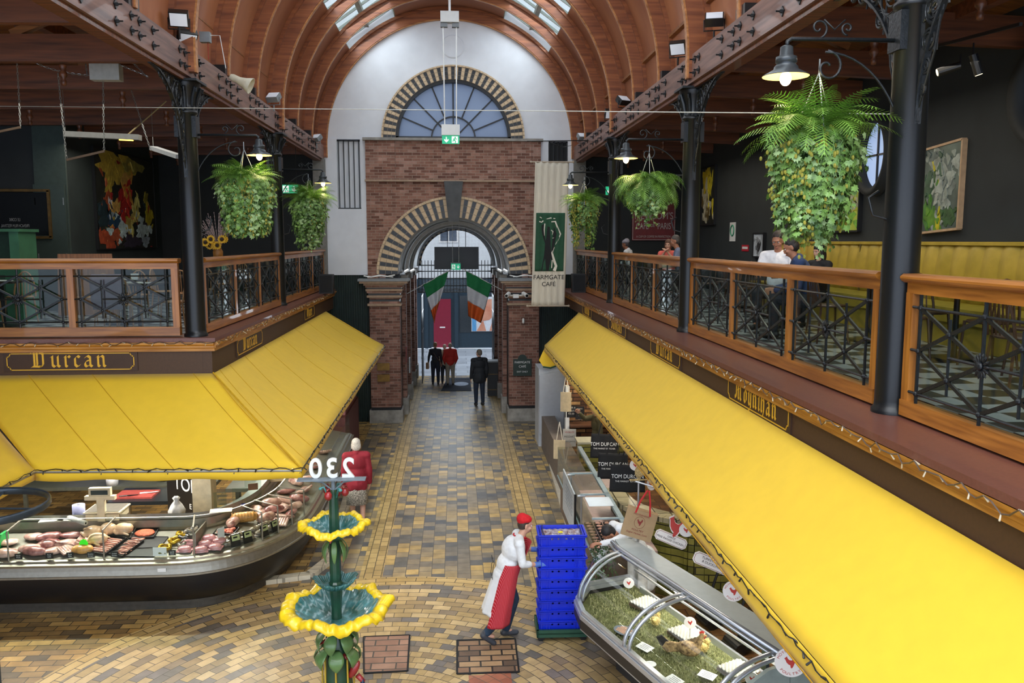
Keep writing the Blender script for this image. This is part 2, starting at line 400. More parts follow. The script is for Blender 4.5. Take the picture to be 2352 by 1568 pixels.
# raised stall kerbs in cream glazed tile
M_kerb = brickmat('cream_kerb_tile', [(0, 'c9bfa6'), (1, 'ddd3bb')], '8d8674', .16, .3, .006, 0, 'yx', .3)
for nm, pts in (('left', [(-3.9, 12.05), (-2.25, 12.5), (-2.05, 13.1), (-2.3, 20)]),):
    b = MB()
    for a, c in zip(pts, pts[1:]): b.beam((a[0], a[1], .03), (c[0], c[1], .03), .16, .075)
    struct(b.build('trim_1', M_kerb))
b = MB(); b.beam((2.28, 21.5, .03), (2.0, 14.4, .03), .13, .07); struct(b.build('trim_2', mat('cream_kerb', 'c8c0ae', .4)))
b = MB(); b.beam((-2.62, 21.3, .035), (-2.42, 15.6, .035), .14, .07); struct(b.build('trim_3', mat('pale_door_sill', 'd2ccc0', .4)))

# manhole covers, iron framed and filled with worn tiles
M_cov = brickmat('cover_brown_tiles', [(0, '5b4a3c'), (.5, '8b6a50'), (1, 'b0906a')], '2e2924', .27, .135, .012, .5, 'xy', .5)
M_cov2 = brickmat('cover_red_tiles', [(0, '8a6450'), (1, 'a4806a')], '4c443c', .3, .15, .01, .5, 'xy', .5)
for (px, pl, lab, mm) in ((((1050, 1470), (1183, 1466), (1192, 1543), (1050, 1547)), 'w', 'iron framed floor cover of worn broken brown tiles in front of the butcher', M_cov),
                          (((835, 1462), (941, 1458), (936, 1540), (836, 1545)), 'p', 'square floor cover of plain reddish tiles beside the fountain', M_cov2)):
    P = [at(x, y, z=.012) for x, y in px]
    t = thing('floor_cover', lab, 'manhole cover', (0, 0, 0))
    b = MB(); b.prism([(p.x, p.y) for p in P], lambda u, v, w: (u, v, w), .006, .014); b.build('cover_plate', mm, t, recalc=True)
    b = MB()
    for i in range(4): b.beam(P[i], P[(i + 1) % 4], .022, .012)
    b.build('frame', M_ironblk, t)
b = MB(); b.prism([(0.12, 9.0), (0.62, 9.0), (.62, 9.75), (.3, 9.75), (.3, 9.4), (.12, 9.4)], lambda u, v, w: (u, v, w), .005, .0085)
struct(b.build('floor', brickmat('repair_red_tiles', [(0, '9a5a44'), (1, 'b07458')], '6a5244', .27, .135, .006, .5, 'polar', .4, CC, 3.3)))

# ================================================================ end wall (Y 23.6)
YW = 23.6
M_brick = brickmat('red_brick', [(0, '6a4438'), (.4, '8a6050'), (.8, '9c7262'), (1, 'aa8476')], '9a887a', .23, .078, .006, .5, 'xz', .85, dirt=.3)
M_brickd = brickmat('red_brick_side', [(0, '604035'), (.5, '82584a'), (1, '987062')], '8d7c70', .23, .078, .006, .5, 'cz', .85, dirt=.3)
def arc(cx, cz, r, a0, a1, n=40): return [(cx + r * cos(a0 + (a1 - a0) * i / n), cz + r * sin(a0 + (a1 - a0) * i / n)) for i in range(n + 1)]
XZ = lambda u, v, w: (u, w, v)
ACX, ACZ = -.03, 4.17
b = MB(); b.prism([(-2.42, 4.05)] + [(-2.42, 7.84), (2.38, 7.84), (2.38, 4.05)] + [(ACX + 2.1, 4.05)] + arc(ACX, ACZ, 2.1, 0, pi) + [(ACX - 2.1, 4.05)], XZ, YW, YW + .5)
struct(b.build('wall_back', M_brick, recalc=True))
for x0, x1 in ((-2.42, -2.05), (2.0, 2.38)):   # raised frame of the frieze panel
    pass
b = MB(); b.box(-2.42, -1.62, YW - .06, YW, 6.75, 7.80); b.box(1.58, 2.38, YW - .06, YW, 6.75, 7.80); b.box(-1.62, 1.58, YW - .06, YW, 6.75, 6.92)
struct(b.build('wall_back', M_brick))
b = MB(); b.box(-2.48, 2.44, YW - .14, YW + .05, 7.80, 7.87); struct(b.build('trim_4', M_stone))
b = MB(); b.box(-2.44, 2.40, YW - .10, YW + .02, 6.70, 6.75); struct(b.build('trim_5', mat('buff_stone', 'a38c76', .8, bump=.2)))
for sx_, x0, x1 in ((-1, -2.38, -1.55), (1, 1.50, 2.34)):
    b = MB(); b.box(x0, x1, YW - .12, YW + .5, .38, 3.30); struct(b.build('wall_back', M_brickd))
    b = MB(); b.box(x0 - .05, x1 + .05, YW - .18, YW + .5, 0, .36); struct(b.build('trim_6', M_stone))
    b = MB(); b.box(x0, x1, YW - .13, YW + .4, .36, .44); struct(b.build('trim_7', M_ironblk))
    for k, (z, o, m) in enumerate([(3.30, .05, 's'), (3.36, .0, 'b'), (3.42, .0, 'd'), (3.47, .0, 'b'), (3.53, .06, 's'), (3.59, .02, 'd'), (3.65, .06, 'b'), (3.71, .09, 's'), (3.76, .06, 'd'), (3.81, .10, 'b'), (3.87, .14, 's'), (3.93, .24, 's'), (3.99, .28, 'g')]):
        b = MB(); b.box(x0 - o, x1 + o, YW - .12 - o, YW + .3, z, z + .062)
        struct(b.build('trim_8', {'s': mat('buff_stone', 'a38c76', .8, bump=.2), 'b': M_brick, 'd': M_blkbrick, 'g': M_gry}[m]))
def voussoirs(cx, cz, r0, r1, y0, y1, n, name, rows=3, gap=.012, cap=.07):
    b = MB(); b.prism(arc(cx, cz, r1, 0, pi, 64) + arc(cx, cz, r0, pi, 0, 64), XZ, y0 + .012, y1); struct(b.build(name, M_mortar, recalc=True))
    bc, bd = MB(), MB(); rr = (r1 - cap - r0) / rows
    for i in range(n):
        a0 = pi * i / n; a1 = pi * (i + 1) / n
        for k in range(rows):
            ra = r0 + k * rr + gap / 2; rb = ra + rr - gap; g = gap / 2 / ra
            t = bd if i % 2 == 0 else bc
            q = [(cx + ra * cos(a0 + g), cz + ra * sin(a0 + g)), (cx + rb * cos(a0 + g), cz + rb * sin(a0 + g)), (cx + rb * cos(a1 - g), cz + rb * sin(a1 - g)), (cx + ra * cos(a1 - g), cz + ra * sin(a1 - g))]
            t.prism(q, XZ, y0, y0 + .03)
        ra = r1 - cap + gap / 2; rb = r1; g = gap / 2 / ra
        q = [(cx + ra * cos(a0 + g), cz + ra * sin(a0 + g)), (cx + rb * cos(a0 + g), cz + rb * sin(a0 + g)), (cx + rb * cos(a1 - g), cz + rb * sin(a1 - g)), (cx + ra * cos(a1 - g), cz + ra * sin(a1 - g))]
        bc.prism(q, XZ, y0 - .03, y0 + .02)
    struct(bc.build(name, M_cream, recalc=True)); struct(bd.build(name, M_blkbrick, recalc=True))
voussoirs(ACX, ACZ, 1.56, 2.14, YW - .04, YW + .3, 55, 'wall_back')
FCX, FCZ = -.02, 7.87
voussoirs(FCX, FCZ, 1.58, 1.96, YW + .02, YW + .3, 61, 'wall_back', cap=.05)
# keystone
b = MB(); b.add([(x, y, z) for (x, z) in ((-.17, 5.62), (.12, 5.62), (.23, 6.70), (-.29, 6.70)) for y in (YW - .3 if z > 6 else YW - .14, YW + .1)],
                [(0, 2, 4, 6), (1, 7, 5, 3), (0, 1, 3, 2), (2, 3, 5, 4), (4, 5, 7, 6), (6, 7, 1, 0)])
struct(b.build('trim_9', mat('dark_keystone', '4c4f52', .6, noise=.25, scale=4), recalc=True))
# white plaster gable over the arch
b = MB(); b.prism([(-4.3, 7.84)] + [(-4.3, 11.6), (4.2, 11.6), (4.2, 7.84)] + [(FCX + 1.9, 7.84)] + arc(FCX, FCZ, 1.9, 0, pi) + [(FCX - 1.9, 7.84)], XZ, YW + .1, YW + .5)
struct(b.build('wall_back', M_white, recalc=True))
p = at(1040, 107, y=YW + .1)
b = MB(); b.lathe([(.31, 0), (.30, .03), (.26, .012), (.15, .002), (.0001, 0)], (0, 0, 0), 40, M_=Matrix.Rotation(pi / 2, 3, 'X'))
o = b.build('trim_10', M_white, smooth=True); o.location = (p.x, p.y - .005, p.z); struct(o)
# fan window
t = bpy.data.objects.new('window_1', None); COL.objects.link(t); struct(t)
b = MB(); b.prism(arc(FCX, FCZ, 1.52, 0, pi), XZ, YW + .2, YW + .215); b.build('window_pane', M_frost, t, recalc=True)
b = MB()
b.prism(arc(FCX, FCZ, 1.60, 0, pi, 48) + arc(FCX, FCZ, 1.50, pi, 0, 48), XZ, YW + .06, YW + .24)
b.box(FCX - 1.6, FCX + 1.6, YW + .06, YW + .24, 7.85, 7.93)
b.prism(arc(FCX, FCZ, .62, 0, pi, 24) + arc(FCX, FCZ, .585, pi, 0, 24), XZ, YW + .14, YW + .22)
for k in range(1, 8):
    a = pi * k / 8
    r0 = 0.0 if k in (2, 4, 6) else .6
    b.beam((FCX + r0 * cos(a), YW + .18, FCZ + r0 * sin(a)), (FCX + 1.55 * cos(a), YW + .18, FCZ + 1.55 * sin(a)), .04, .035, up=(0, 1, 0))
b.build('window_frame', M_ironblk, t, recalc=True)
# white flanking piers with louvred openings, corrugated panels below
for s_, x0, x1, wx0, wx1, z0 in ((-1, -3.72, -2.42, -3.19, -2.56, 5.96), (1, 2.38, 3.5, 2.60, 3.14, 6.0)):
    b = MB()
    b.box(x0, wx0, YW + .02, YW + .4, 4.15, 7.84); b.box(wx1, x1, YW + .02, YW + .4, 4.15, 7.84); b.box(wx0, wx1, YW + .02, YW + .4, 4.15, z0); b.box(wx0, wx1, YW + .14, YW + .4, z0, 7.84)
    struct(b.build('wall_back', M_white))
    t = bpy.data.objects.new('window_2', None); COL.objects.link(t); struct(t)
    if s_ > 0:
        q = MB(); q.box(wx0, wx1, YW + .12, YW + .135, z0, 7.8); q.build('louvre_back', M_blackwall, t)
    q = MB()
    for k in range(5): x = wx0 + (wx1 - wx0) * (k + .3) / 4.6; q.box(x - .012, x + .012, YW + .06, YW + .10, z0 + .03, 7.82)
    q.box(wx0, wx1, YW + .06, YW + .1, z0, z0 + .03); q.box(wx0, wx1, YW + .06, YW + .1, 7.78, 7.82)
    q.build('louvre_bars', M_ironblk, t)
    b = MB()
    n = 40; xs = [x0 + (x1 - x0) * i / (n * 2) for i in range(n * 2 + 1)]
    b.prism([(x, YW + (.05 if i % 4 < 2 else .09)) for i, x in enumerate(xs)] + [(x1, YW + .3), (x0, YW + .3)], lambda u, v, w: (u, v, w), 0, 4.15)
    struct(b.build('wall_back', M_corr, recalc=True))
for x0, x1 in ((-13, -3.72), (3.5, 9)):
    b = MB(); b.box(x0, x1, 23.8, 24.0, 0, 9.2); struct(b.build('wall_back', M_blackwall))

# ================================================================ passage to the street
M_soff = mat('grey_soffit_paint', '8d9092', .6, noise=.08)
M_pass = mat('passage_dark_panel', '2b2a2c', .5, noise=.2)
b = MB()
def barrel(u, v): a = pi * u; r = 1.56 - .12 * v; return (ACX + .08 * v + r * cos(a), YW + .04 + 7.9 * v, ACZ + r * sin(a))
b.grid(barrel, 40, 12); struct(b.build('ceiling', M_soff, smooth=True, thick=.05))
b = MB()
for yy, r in ((25.2, 1.50), (27.6, 1.47), (30.9, 1.44)):
    b.prism(arc(.01, 4.17, r, 0, pi) + arc(.01, 4.17, r - .1, pi, 0), XZ, yy, yy + .3)
struct(b.build('trim_11', mat('pale_archivolt', 'a9aaa8', .6), recalc=True))
voussoirs(.04, 4.17, 1.30, 1.42, 31.2, 31.5, 45, 'wall_back', rows=1, cap=.03)
for s_ in (-1, 1):
    x = -1.56 if s_ < 0 else 1.50
    b = MB(); b.box(min(x, x + s_ * .4), max(x, x + s_ * .4), YW + .4, 31.7, 0, 4.25); struct(b.build('wall_left' if s_ < 0 else 'wall_right', M_pass))
    for yy in (24.6, 27.0, 29.6, 31.2):
        xi = x - s_ * .12
        b = MB(); b.box(min(x, xi), max(x, xi), yy, yy + .45, .5, 3.9); struct(b.build('trim_12', M_brickd))
        b = MB(); b.box(min(x, xi - s_ * .04), max(x, xi - s_ * .04), yy - .04, yy + .49, 0, .5); struct(b.build('trim_13', M_stone))
        b = MB(); b.box(min(x, xi - s_ * .06), max(x, xi - s_ * .06), yy - .06, yy + .51, 3.9, 4.1); struct(b.build('trim_14', M_stone))
# outer face over the passage, seen from the street side only
b = MB(); b.prism([(-9, 0), (-9, 9), (9, 9), (9, 0), (1.9, 0), (1.9, 4.3)] + [(1.9, 4.17)] + arc(.04, 4.17, 1.42, 0, pi) + [(-1.9, 4.17), (-1.9, 0)], XZ, 31.55, 31.75)
struct(b.build('wall_back', M_brickd, recalc=True))

# ================================================================ street beyond
M_cream2 = mat('cream_render', 'ccd2d6', .8, noise=.04)
M_navy = mat('navy_shopfront', '1f3340', .45, noise=.1)
t = thing('shop_building', 'cream rendered building with dark blue shopfront across the street', 'building', (0, 40, 0))
b = MB(); b.box(-14, 14, 0, 4, 3.3, 13); b.build('wall', M_cream2, t)
b = MB(); b.box(-14, 14, -.08, .3, 0, 3.3); b.box(-14, 14, -.2, 0, 2.85, 3.3); b.box(-.05, .12, -.16, 0, 0, 2.8); b.box(-1.45, -1.3, -.16, 0, 0, 2.8); b.build('shopfront', M_navy, t)
b = MB(); b.box(-.02 - 1.02, -.22, -.14, -.08, .05, 2.35); d = b.build('door', mat('maroon_door', '7a1830', .4, noise=.05), t)
q = MB(); q.box(-.75, -.5, -.15, -.14, .98, 1.04); q.build('letterbox', M_whitep, d)
b = MB(); b.box(-1.15, -.1, -.5, -.08, 0, .05); b.build('step', mat('white_step', 'd5d8da'), t)
b = MB(); b.box(-.75, .15, -.03, .02, 5.0, 5.95); w = b.build('window_frame', M_whitep, t)
q = MB(); q.box(-.68, -.32, -.05, -.03, 5.08, 5.88); q.box(-.27, .08, -.05, -.03, 5.08, 5.88); q.build('pane', mat('dark_pane', '4a5563', .1), w)
b = MB(); b.box(-2.6, -1.9, -.03, .02, 5.0, 5.95); b.box(2.2, 3.1, -.03, .02, 5.0, 5.95); b.build('window_frame', M_whitep, t)
b = MB(); b.box(.2, 2.0, -.10, -.08, .75, 2.5); b.build('display_pane', mat('shop_window_dark', '2a3238', .15), t)
M_post = bpy.data.materials.new('beauty_poster'); M_post.use_nodes = True
b = MB(); b.box(.75, 2.0, -.13, -.11, .8, 2.45); po = b.build('poster', mat('poster_white', 'c6ccd4', .5, noise=.1), t)
b = MB()
b.prism([(1.05, 1.5), (1.15, 1.95), (1.4, 2.3), (1.75, 2.35), (1.9, 2.0), (1.85, 1.6), (1.6, 1.35), (1.3, 1.3)], lambda u, v, w: (u, w, v), -.14, -.13)
b.prism([(1.0, .82), (1.3, 1.35), (1.45, .82)], lambda u, v, w: (u, w, v), -.14, -.13); b.prism([(1.6, .82), (1.75, 1.3), (1.9, .82)], lambda u, v, w: (u, w, v), -.14, -.13)
q = b.build('portrait', mat('poster_skin', 'd79f86', .5, noise=.15, scale=3, col2='b8765c'), po, recalc=True)
b = MB(); b.box(.78, .98, -.14, -.13, .82, 1.7); b.build('portrait_panel', mat('poster_blue', '4f8fc0', .5), po)
textmesh('mutual', .34, lambda u, v, w: (1.3 + u, -.21 - w, 2.93 + v), M_whitep, 'shop_lettering', t)

# ================================================================ galleries
XR, XL = 3.4, -3.63
ZL = 3.77
# decks and ledges
M_check = bpy.data.materials.new('black_white_check_floor'); M_check.use_nodes = True
_n = M_check.node_tree.nodes; _l = M_check.node_tree.links; _g = _n.new('ShaderNodeNewGeometry'); _c = _n.new('ShaderNodeTexChecker'); _c.inputs['Scale'].default_value = 3.3
_c.inputs[1].default_value = lin('94989c'); _c.inputs[2].default_value = lin('2a2c30'); _mp = _n.new('ShaderNodeMapping'); _mp.inputs['Location'].default_value = (.01, .01, .13); _l.new(_g.outputs['Position'], _mp.inputs[0]); _l.new(_mp.outputs[0], _c.inputs[0]); _l.new(_c.outputs[0], _n['Principled BSDF'].inputs[0])
_n['Principled BSDF'].inputs['Roughness'].default_value = .35
b = MB(); b.box(3.62, 6.6, -1, 23.8, 3.60, 3.86); struct(b.build('floor', M_check))
b = MB(); b.box(-12, -3.5, 11.85, 23.8, 3.60, 3.70); struct(b.build('floor', M_check))
b = MB(); b.box(2.90, 3.6, -1, 23.5, 3.71, ZL); struct(b.build('trim_15', M_ledge))
b = MB(); b.box(-3.85, -3.30, 11.73, 23.5, 3.71, ZL); b.box(-12, -3.851, 11.73, 12.3, 3.71, ZL); struct(b.build('trim_16', M_ledge))
# moulded pine cornice
prof = [(0, 0), (0, .035), (-.02, .05), (-.02, .075), (-.055, .10), (-.055, .13), (0.12, .13), (.12, 0)]
b = MB(); b.prism([(3.0 + u - .045, 3.585 + v) for u, v in prof], lambda u, v, w: (u, w, v), -1, 23.5); struct(b.build('trim_17', M_cornice, recalc=True))
b = MB(); b.prism([(-3.37 - u + .045, 3.585 + v) for u, v in prof], lambda u, v, w: (u, w, v), 11.76, 23.5); struct(b.build('trim_18', M_cornice, recalc=True))
b = MB(); b.prism([(11.8 + u - .045, 3.585 + v) for u, v in prof], lambda u, v, w: (w, u, v), -12, -3.32); struct(b.build('trim_19', M_cornx, recalc=True))
# fascia boards
b = MB(); b.box(3.0, 3.12, -1, 23.5, 3.34, 3.62); struct(b.build('trim_20', M_fascia))
b = MB(); b.box(-3.5, -3.37, 11.8, 23.5, 3.24, 3.62); b.box(-12, -3.501, 11.8, 11.92, 3.24, 3.62); struct(b.build('trim_21', M_fascia))
# underside of the galleries
b = MB(); b.box(3.1, 9, -1, 23.8, 3.35, 3.6); struct(b.build('ceiling', mat('stall_ceiling', '6b6048', .8)))
b = MB(); b.box(-12, -3.51, 11.93, 23.8, 3.3, 3.6); struct(b.build('ceiling', mat('stall_ceiling', '6b6048', .8)))
# outer walls
b = MB(); b.box(6.5, 6.7, -1, 23.8, 3.6, 8.6); struct(b.build('wall_right', mat('charcoal_wall_paint2', '23292b', .8, noise=.15, scale=2)))
b = MB(); b.box(-8.2, -8.0, 17.62, 23.8, 3.6, 9); struct(b.build('wall_left', M_darkwall))
b = MB(); b.box(-13, -8.2, 17.62, 17.8, 3.6, 9); b.box(-13, -12.8, -2, 18, 0, 9); struct(b.build('wall_left', M_blackwall))
# ground floor back walls of the stalls
b = MB(); b.box(8.8, 9, -1, 23.8, 0, 3.6); b.box(-9.4, -9.2, 12, 23.7, 0, 3.29); b.box(-9.19, -3.5, 19.3, 19.5, 0, 3.29); struct(b.build('wall_left', mat('stall_back_wall', '4d443a', .8)))
# side roofs: sloping boards and tie beams with turned pendants
b = MB(); b.beam((3.45, 11.4, 8.35), (6.7, 11.4, 7.75), 24.8, .06); struct(b.build('ceiling', M_plank))
b = MB(); b.beam((-3.7, 11.4, 8.35), (-12, 11.4, 7.6), 24.8, .06); struct(b.build('ceiling', M_plank))
PB = MB(); PB.lathe([(.001, -.26), (.03, -.25), (.035, -.2), (.02, -.17), (.05, -.13), (.05, -.1), (.03, -.07), (.045, -.03), (.045, 0)], n=12)
pend = None
k = 0
for yy in [23.2 - 1.95 * i for i in range(12)]:
    for s_, xa, xb in ((1, 3.45, 6.5), (-1, -3.7, -12)):
        if s_ > 0 and yy < 4: continue
        t = thing('tie_beam', None, 'beam', (0, yy, 0), group='tie beams under the ' + ('right' if s_ > 0 else 'left') + ' side roof')
        t['label'] = 'dark brown timber tie beam under the %s gallery roof, %s from the arch wall' % ('right' if s_ > 0 else 'left', ORD[k // 2 if s_ < 0 else k // 2])
        q = MB(); q.beam((xa, 0, 7.55), (xb, 0, 7.45), .12, .34); q.build('tie_timber', M_dkwood, t)
        q = MB(); q.beam((xa + s_ * 1.9, 0, 7.7), (xa + s_ * .5, 0, 8.3), .1, .1); q.build('strut', M_plank, t)
        for j in ((1.3,) if s_ > 0 else (1.3, 3.6)):
            o = PB.build('pendant', M_dkwood, t, smooth=True) if pend is None else pend.copy()
            if pend is None: pend = o
            else: COL.objects.link(o); o.parent = t
            o.location = (xa + s_ * j, 0, 7.33)
    k += 2
# longitudinal purlins
for x, z in ((4.6, 7.82), (5.7, 7.65), (-5.3, 7.88), (-7.2, 7.75), (-9.2, 7.6)):
    b = MB(); b.beam((x, -1, z), (x, 23.8, z), .12, .16); struct(b.build('ceiling', M_dkwood))

# ================================================================ vault
VX, VZ, VR = -.1, 7.66, 3.68
def lining(a0, a1, y0, y1, name='ceiling', m=M_vault):
    b = MB(); b.grid(lambda u, v: (VX + VR * cos(a0 + (a1 - a0) * u), y0 + (y1 - y0) * v, VZ + VR * sin(a0 + (a1 - a0) * u)), 20, 1)
    return struct(b.build(name, m, smooth=True, thick=.03))
RIBY = [23.62 - 1.95 * i for i in range(11)]
Yn = RIBY[-1] - .2
A1, A2 = radians(43), radians(67)
lining(radians(-2), A1, Yn, YW + .1); lining(A2, pi - A2, Yn, YW + .1); lining(pi - A1, pi + radians(2), Yn, YW + .1)
# skylight kerbs, glazing bars and panes
for s_ in (0, 1):
    t = bpy.data.objects.new('window_3', None); COL.objects.link(t); struct(t)
    f = (lambda a: a) if s_ == 0 else (lambda a: pi - a)
    P0 = (VX + 3.95 * cos(f(A1)), VZ + 3.95 * sin(f(A1))); P1 = (VX + 3.95 * cos(f(A2)), VZ + 3.95 * sin(f(A2)))
    q = MB()
    for a in (A1, A2):
        a = f(a); q.beam((VX + 3.82 * cos(a), Yn, VZ + 3.82 * sin(a)), (VX + 3.82 * cos(a), YW + .1, VZ + 3.82 * sin(a)), .05, .26, up=(cos(a), 0, sin(a)))
    for i in range(0, 33):
        y = Yn + i * (YW - Yn) / 32; q.beam((P0[0], y, P0[1]), (P1[0], y, P1[1]), .04, .06)
    pm = ((P0[0] + P1[0]) / 2, (P0[1] + P1[1]) / 2); q.beam((pm[0], Yn, pm[1]), (pm[0], YW, pm[1]), .12, .12)
    q.build('glazing_bars', mat('pale_grey_bar', '9aa29c', .6), t)
    q = MB(); q.beam((P0[0] + (P1[0] - P0[0]) * .5, Yn, (P0[1] + P1[1]) / 2 + .05), (P0[0] + (P1[0] - P0[0]) * .5, YW, (P0[1] + P1[1]) / 2 + .05), hypot(P1[0] - P0[0], P1[1] - P0[1]), .008,
                     up=(cos(f((A1 + A2) / 2)), 0, sin(f((A1 + A2) / 2))))
    q.build('skylight_pane', M_glass, t)
def ribmesh(w, r0, r1, zlow, two=False):
    b = MB(); aa = 56
    n = aa
    vs = []; fs = []
    lo = asin_ = None
    prs = []
    if zlow < VZ: prs.append((VX + r0, VX + r1, zlow))
    ang = [pi * i / n for i in range(n + 1)]
    pts_in = [(VX + r0 * cos(a), VZ + r0 * sin(a)) for a in ang]; pts_out = [(VX + r1 * cos(a), VZ + r1 * sin(a)) for a in ang]
    if zlow < VZ:
        pts_in = [(VX + r0, zlow)] + pts_in + [(VX - r0, zlow)]; pts_out = [(VX + r1, zlow)] + pts_out + [(VX - r1, zlow)]
    N = len(pts_in)
    for i in range(N):
        for (x, z) in (pts_in[i], pts_out[i]):
            vs += [(x, -w / 2, z), (x, w / 2, z)]
    for i in range(N - 1):
        a, c = i * 4, (i + 1) * 4
        fs += [(a, a + 1, c + 1, c), (a + 2, c + 2, c + 3, a + 3), (a, c, c + 2, a + 2), (a + 1, a + 3, c + 3, c + 1)]
    fs += [(0, 2, 3, 1), ((N - 1) * 4, (N - 1) * 4 + 1, (N - 1) * 4 + 3, (N - 1) * 4 + 2)]
    return b.add(vs, fs)
def mkrib(main):
    t = thing('roof_rib', '', 'roof rib', (0, 0, 0), group='curved timber ribs of the barrel roof')
    if main:
        ribmesh(.14, 3.36, 3.62, 7.34).build('rib_timber', M_rib, t, recalc=True)
        ribmesh(.10, 3.335, 3.362, 7.34).build('rib_edge', M_rib2, t, recalc=True)
        ribmesh(.30, 3.59, 3.665, 7.67).build('rib_flange', M_rib, t, recalc=True)
    else:
        ribmesh(.10, 3.42, 3.64, 7.67).build('rib_timber', M_rib, t, recalc=True)
        ribmesh(.075, 3.40, 3.422, 7.67).build('rib_edge', M_rib2, t, recalc=True)
        ribmesh(.20, 3.60, 3.67, 7.67).build('rib_flange', M_rib, t, recalc=True)
        for x in (VX + 3.56, VX - 3.56):
            q = MB(); q.box(x - .13, x + .13, -.16, .16, 7.66, 7.80); q.build('iron_shoe', M_ironblk, t)
        for sgn in (-1, 1):
            q = MB(); q.tube([(VX + sgn * 3.5, .14, 7.7), (VX + sgn * 3.52, .35, 8.5)], .018, 6); q.build('brace_rod', M_ironblk, t)
    return t
rm, rs = mkrib(True), mkrib(False); um = us = False
for i, y in enumerate(RIBY):
    main = i % 3 == 0
    nm = '%s curved timber roof rib counted from the white gable, %s' % (ORD[i], 'reaching down over the beam' if main else 'standing on the beam top')
    if main: o = rm if not um else dup(rm); um = True
    else: o = rs if not us else dup(rs); us = True
    o.location = (0, y, 0); o['label'] = nm
# big gallery beams with square bolt heads
for s_, x, nm in ((1, 3.43, 'right'), (-1, -3.66, 'left')):
    t = thing('gallery_beam', 'long purple brown timber beam with rows of bolts above the %s gallery' % nm, 'beam', (x, 0, 0))
    q = MB(); q.box(-.13, .13, 2.5 if s_ > 0 else 3, 23.6, 7.28, 7.66); q.build('beam_timber', M_beam, t)
    q = MB(); q.box(-.09, .09, 2.5 if s_ > 0 else 3, 23.6, 7.22, 7.28); q.build('beam_sole', M_dkwood, t)
    proto = None; cnt = 0
    for i in range(1, 9):
        yc = 23.62 - 1.95 * i
        for dy in ((-.42, -.22, .22, .42) if i % 3 == 0 else (-.55, -.12, .12, .55)):
            for z in (7.38, 7.55):
                y = yc + dy
                if y < 4.5: continue
                if proto is None:
                    q = MB(); q.cbox((0, 0, 0), (.012, .075, .075), Matrix.Rotation(pi / 4, 3, 'X')); q.cbox((-.015, 0, 0), (.03, .03, .03)); q.tube([(-.02, 0, 0), (-.07, 0, 0)], .009, 6)
                    o = q.build('bolt', M_ironblk, t); proto = o
                else: o = proto.copy(); COL.objects.link(o); o.parent = t
                o.location = (-s_ * .137, y, z + random.uniform(-.01, .01)); o.scale = (s_, 1, 1)
random.seed(5)
def drop(p, d): p = Vector(p); return V3(p.x, p.y, p.z - d)
V3 = lambda *a: Vector(a)
# ================================================================ awnings
M_green = mat('bottle_green_trim', '1e4636', .6)
def quadpanel(b, A, B, C_, D, nu, nv, sag=.04, seed=0, wr=0.0):
    """A-B upper edge, D-C lower edge; cloth sags between rafters"""
    A, B, C_, D = map(Vector, (A, B, C_, D)); nrm = (B - A).cross(D - A).normalized()
    if nrm.z < 0: nrm = -nrm
    def fn(u, v):
        p = (A * (1 - u) + B * u) * (1 - v) + (D * (1 - u) + C_ * u) * v
        s = sag * sin(pi * v) * (.6 + .4 * abs(sin(u * 7 + seed)))
        s += wr * sin(u * 26 + v * 4 + seed) * sin(pi * v) * .3
        return p - nrm * s
    return b.grid(fn, nu, nv)
def fringe(pts, label, group=None, step=.22, seed=1, drop=.03, colour=None, name='string_lights', bulbmat=None):
    """a wire of little unlit bulbs pinned along an edge"""
    rnd = random.Random(seed); t = thing(name, label, 'string lights', (0, 0, 0), group=group)
    P = [Vector(p) for p in pts]; L = sum((b - a).length for a, b in zip(P, P[1:])); n = int(L / .07); wire = []; posn = []
    for i in range(n + 1):
        d = L * i / n; k = 0
        while k < len(P) - 2 and d > (P[k + 1] - P[k]).length: d -= (P[k + 1] - P[k]).length; k += 1
        q = P[k].lerp(P[k + 1], min(1, d / max(1e-6, (P[k + 1] - P[k]).length)))
        q = q + Vector((rnd.uniform(-.006, .006), rnd.uniform(-.006, .006), -abs(sin(i * .9)) * drop * rnd.uniform(.4, 1.2)))
        wire.append(q)
    MB().tube(wire, .0055, 4).build('wire', colour or M_black, t)
    k = 0; pr = None; st = max(1, int(step / .07)); cnt = 0
    for i in range(2, n, st):
        if cnt >= 100: break
        if pr is None: pr = MB().cap((0, 0, 0), (0, 0, -.036), .0045 if bulbmat else .006, .006 if bulbmat else .008, 6).build('bulb', bulbmat or M_black, t); o = pr
        else: o = pr.copy(); COL.objects.link(o); o.parent = t
        o.location = wire[i]; o.rotation_euler = (rnd.uniform(-1, 1), rnd.uniform(-1.2, 1.2), 0); cnt += 1
    return t
# right awning, one long straight run
t = thing('awning', 'long plain yellow canvas awning over the right hand stalls', 'awning', (0, 0, 0))
y0, y1 = -1.0, 20.2
b = MB(); quadpanel(b, (2.985, y0, 3.37), (2.985, y1, 3.37), (2.16, y1, 2.58), (2.16, y0, 2.58), 60, 10, .025); b.build('canopy_cloth', M_yellow, t, smooth=True, thick=.004)
b = MB(); b.grid(lambda u, v: (2.155 + .012 * sin(u * 55) * v, y0 + (y1 - y0) * u, 2.575 - .15 * v), 200, 3); b.build('valance', M_yellow, t, smooth=True, thick=.004)
b = MB(); b.tube([(2.15, y0, 2.425), (2.15, y1, 2.425)], .006, 5); b.build('piping', mat('mustard_piping', 'b98a10'), t)
b = MB(); b.prism([(2.985, 3.36), (2.17, 2.58), (2.17, 2.4), (2.985, 2.4)], lambda u, v, w: (u, w, v), y1, y1 + .02)
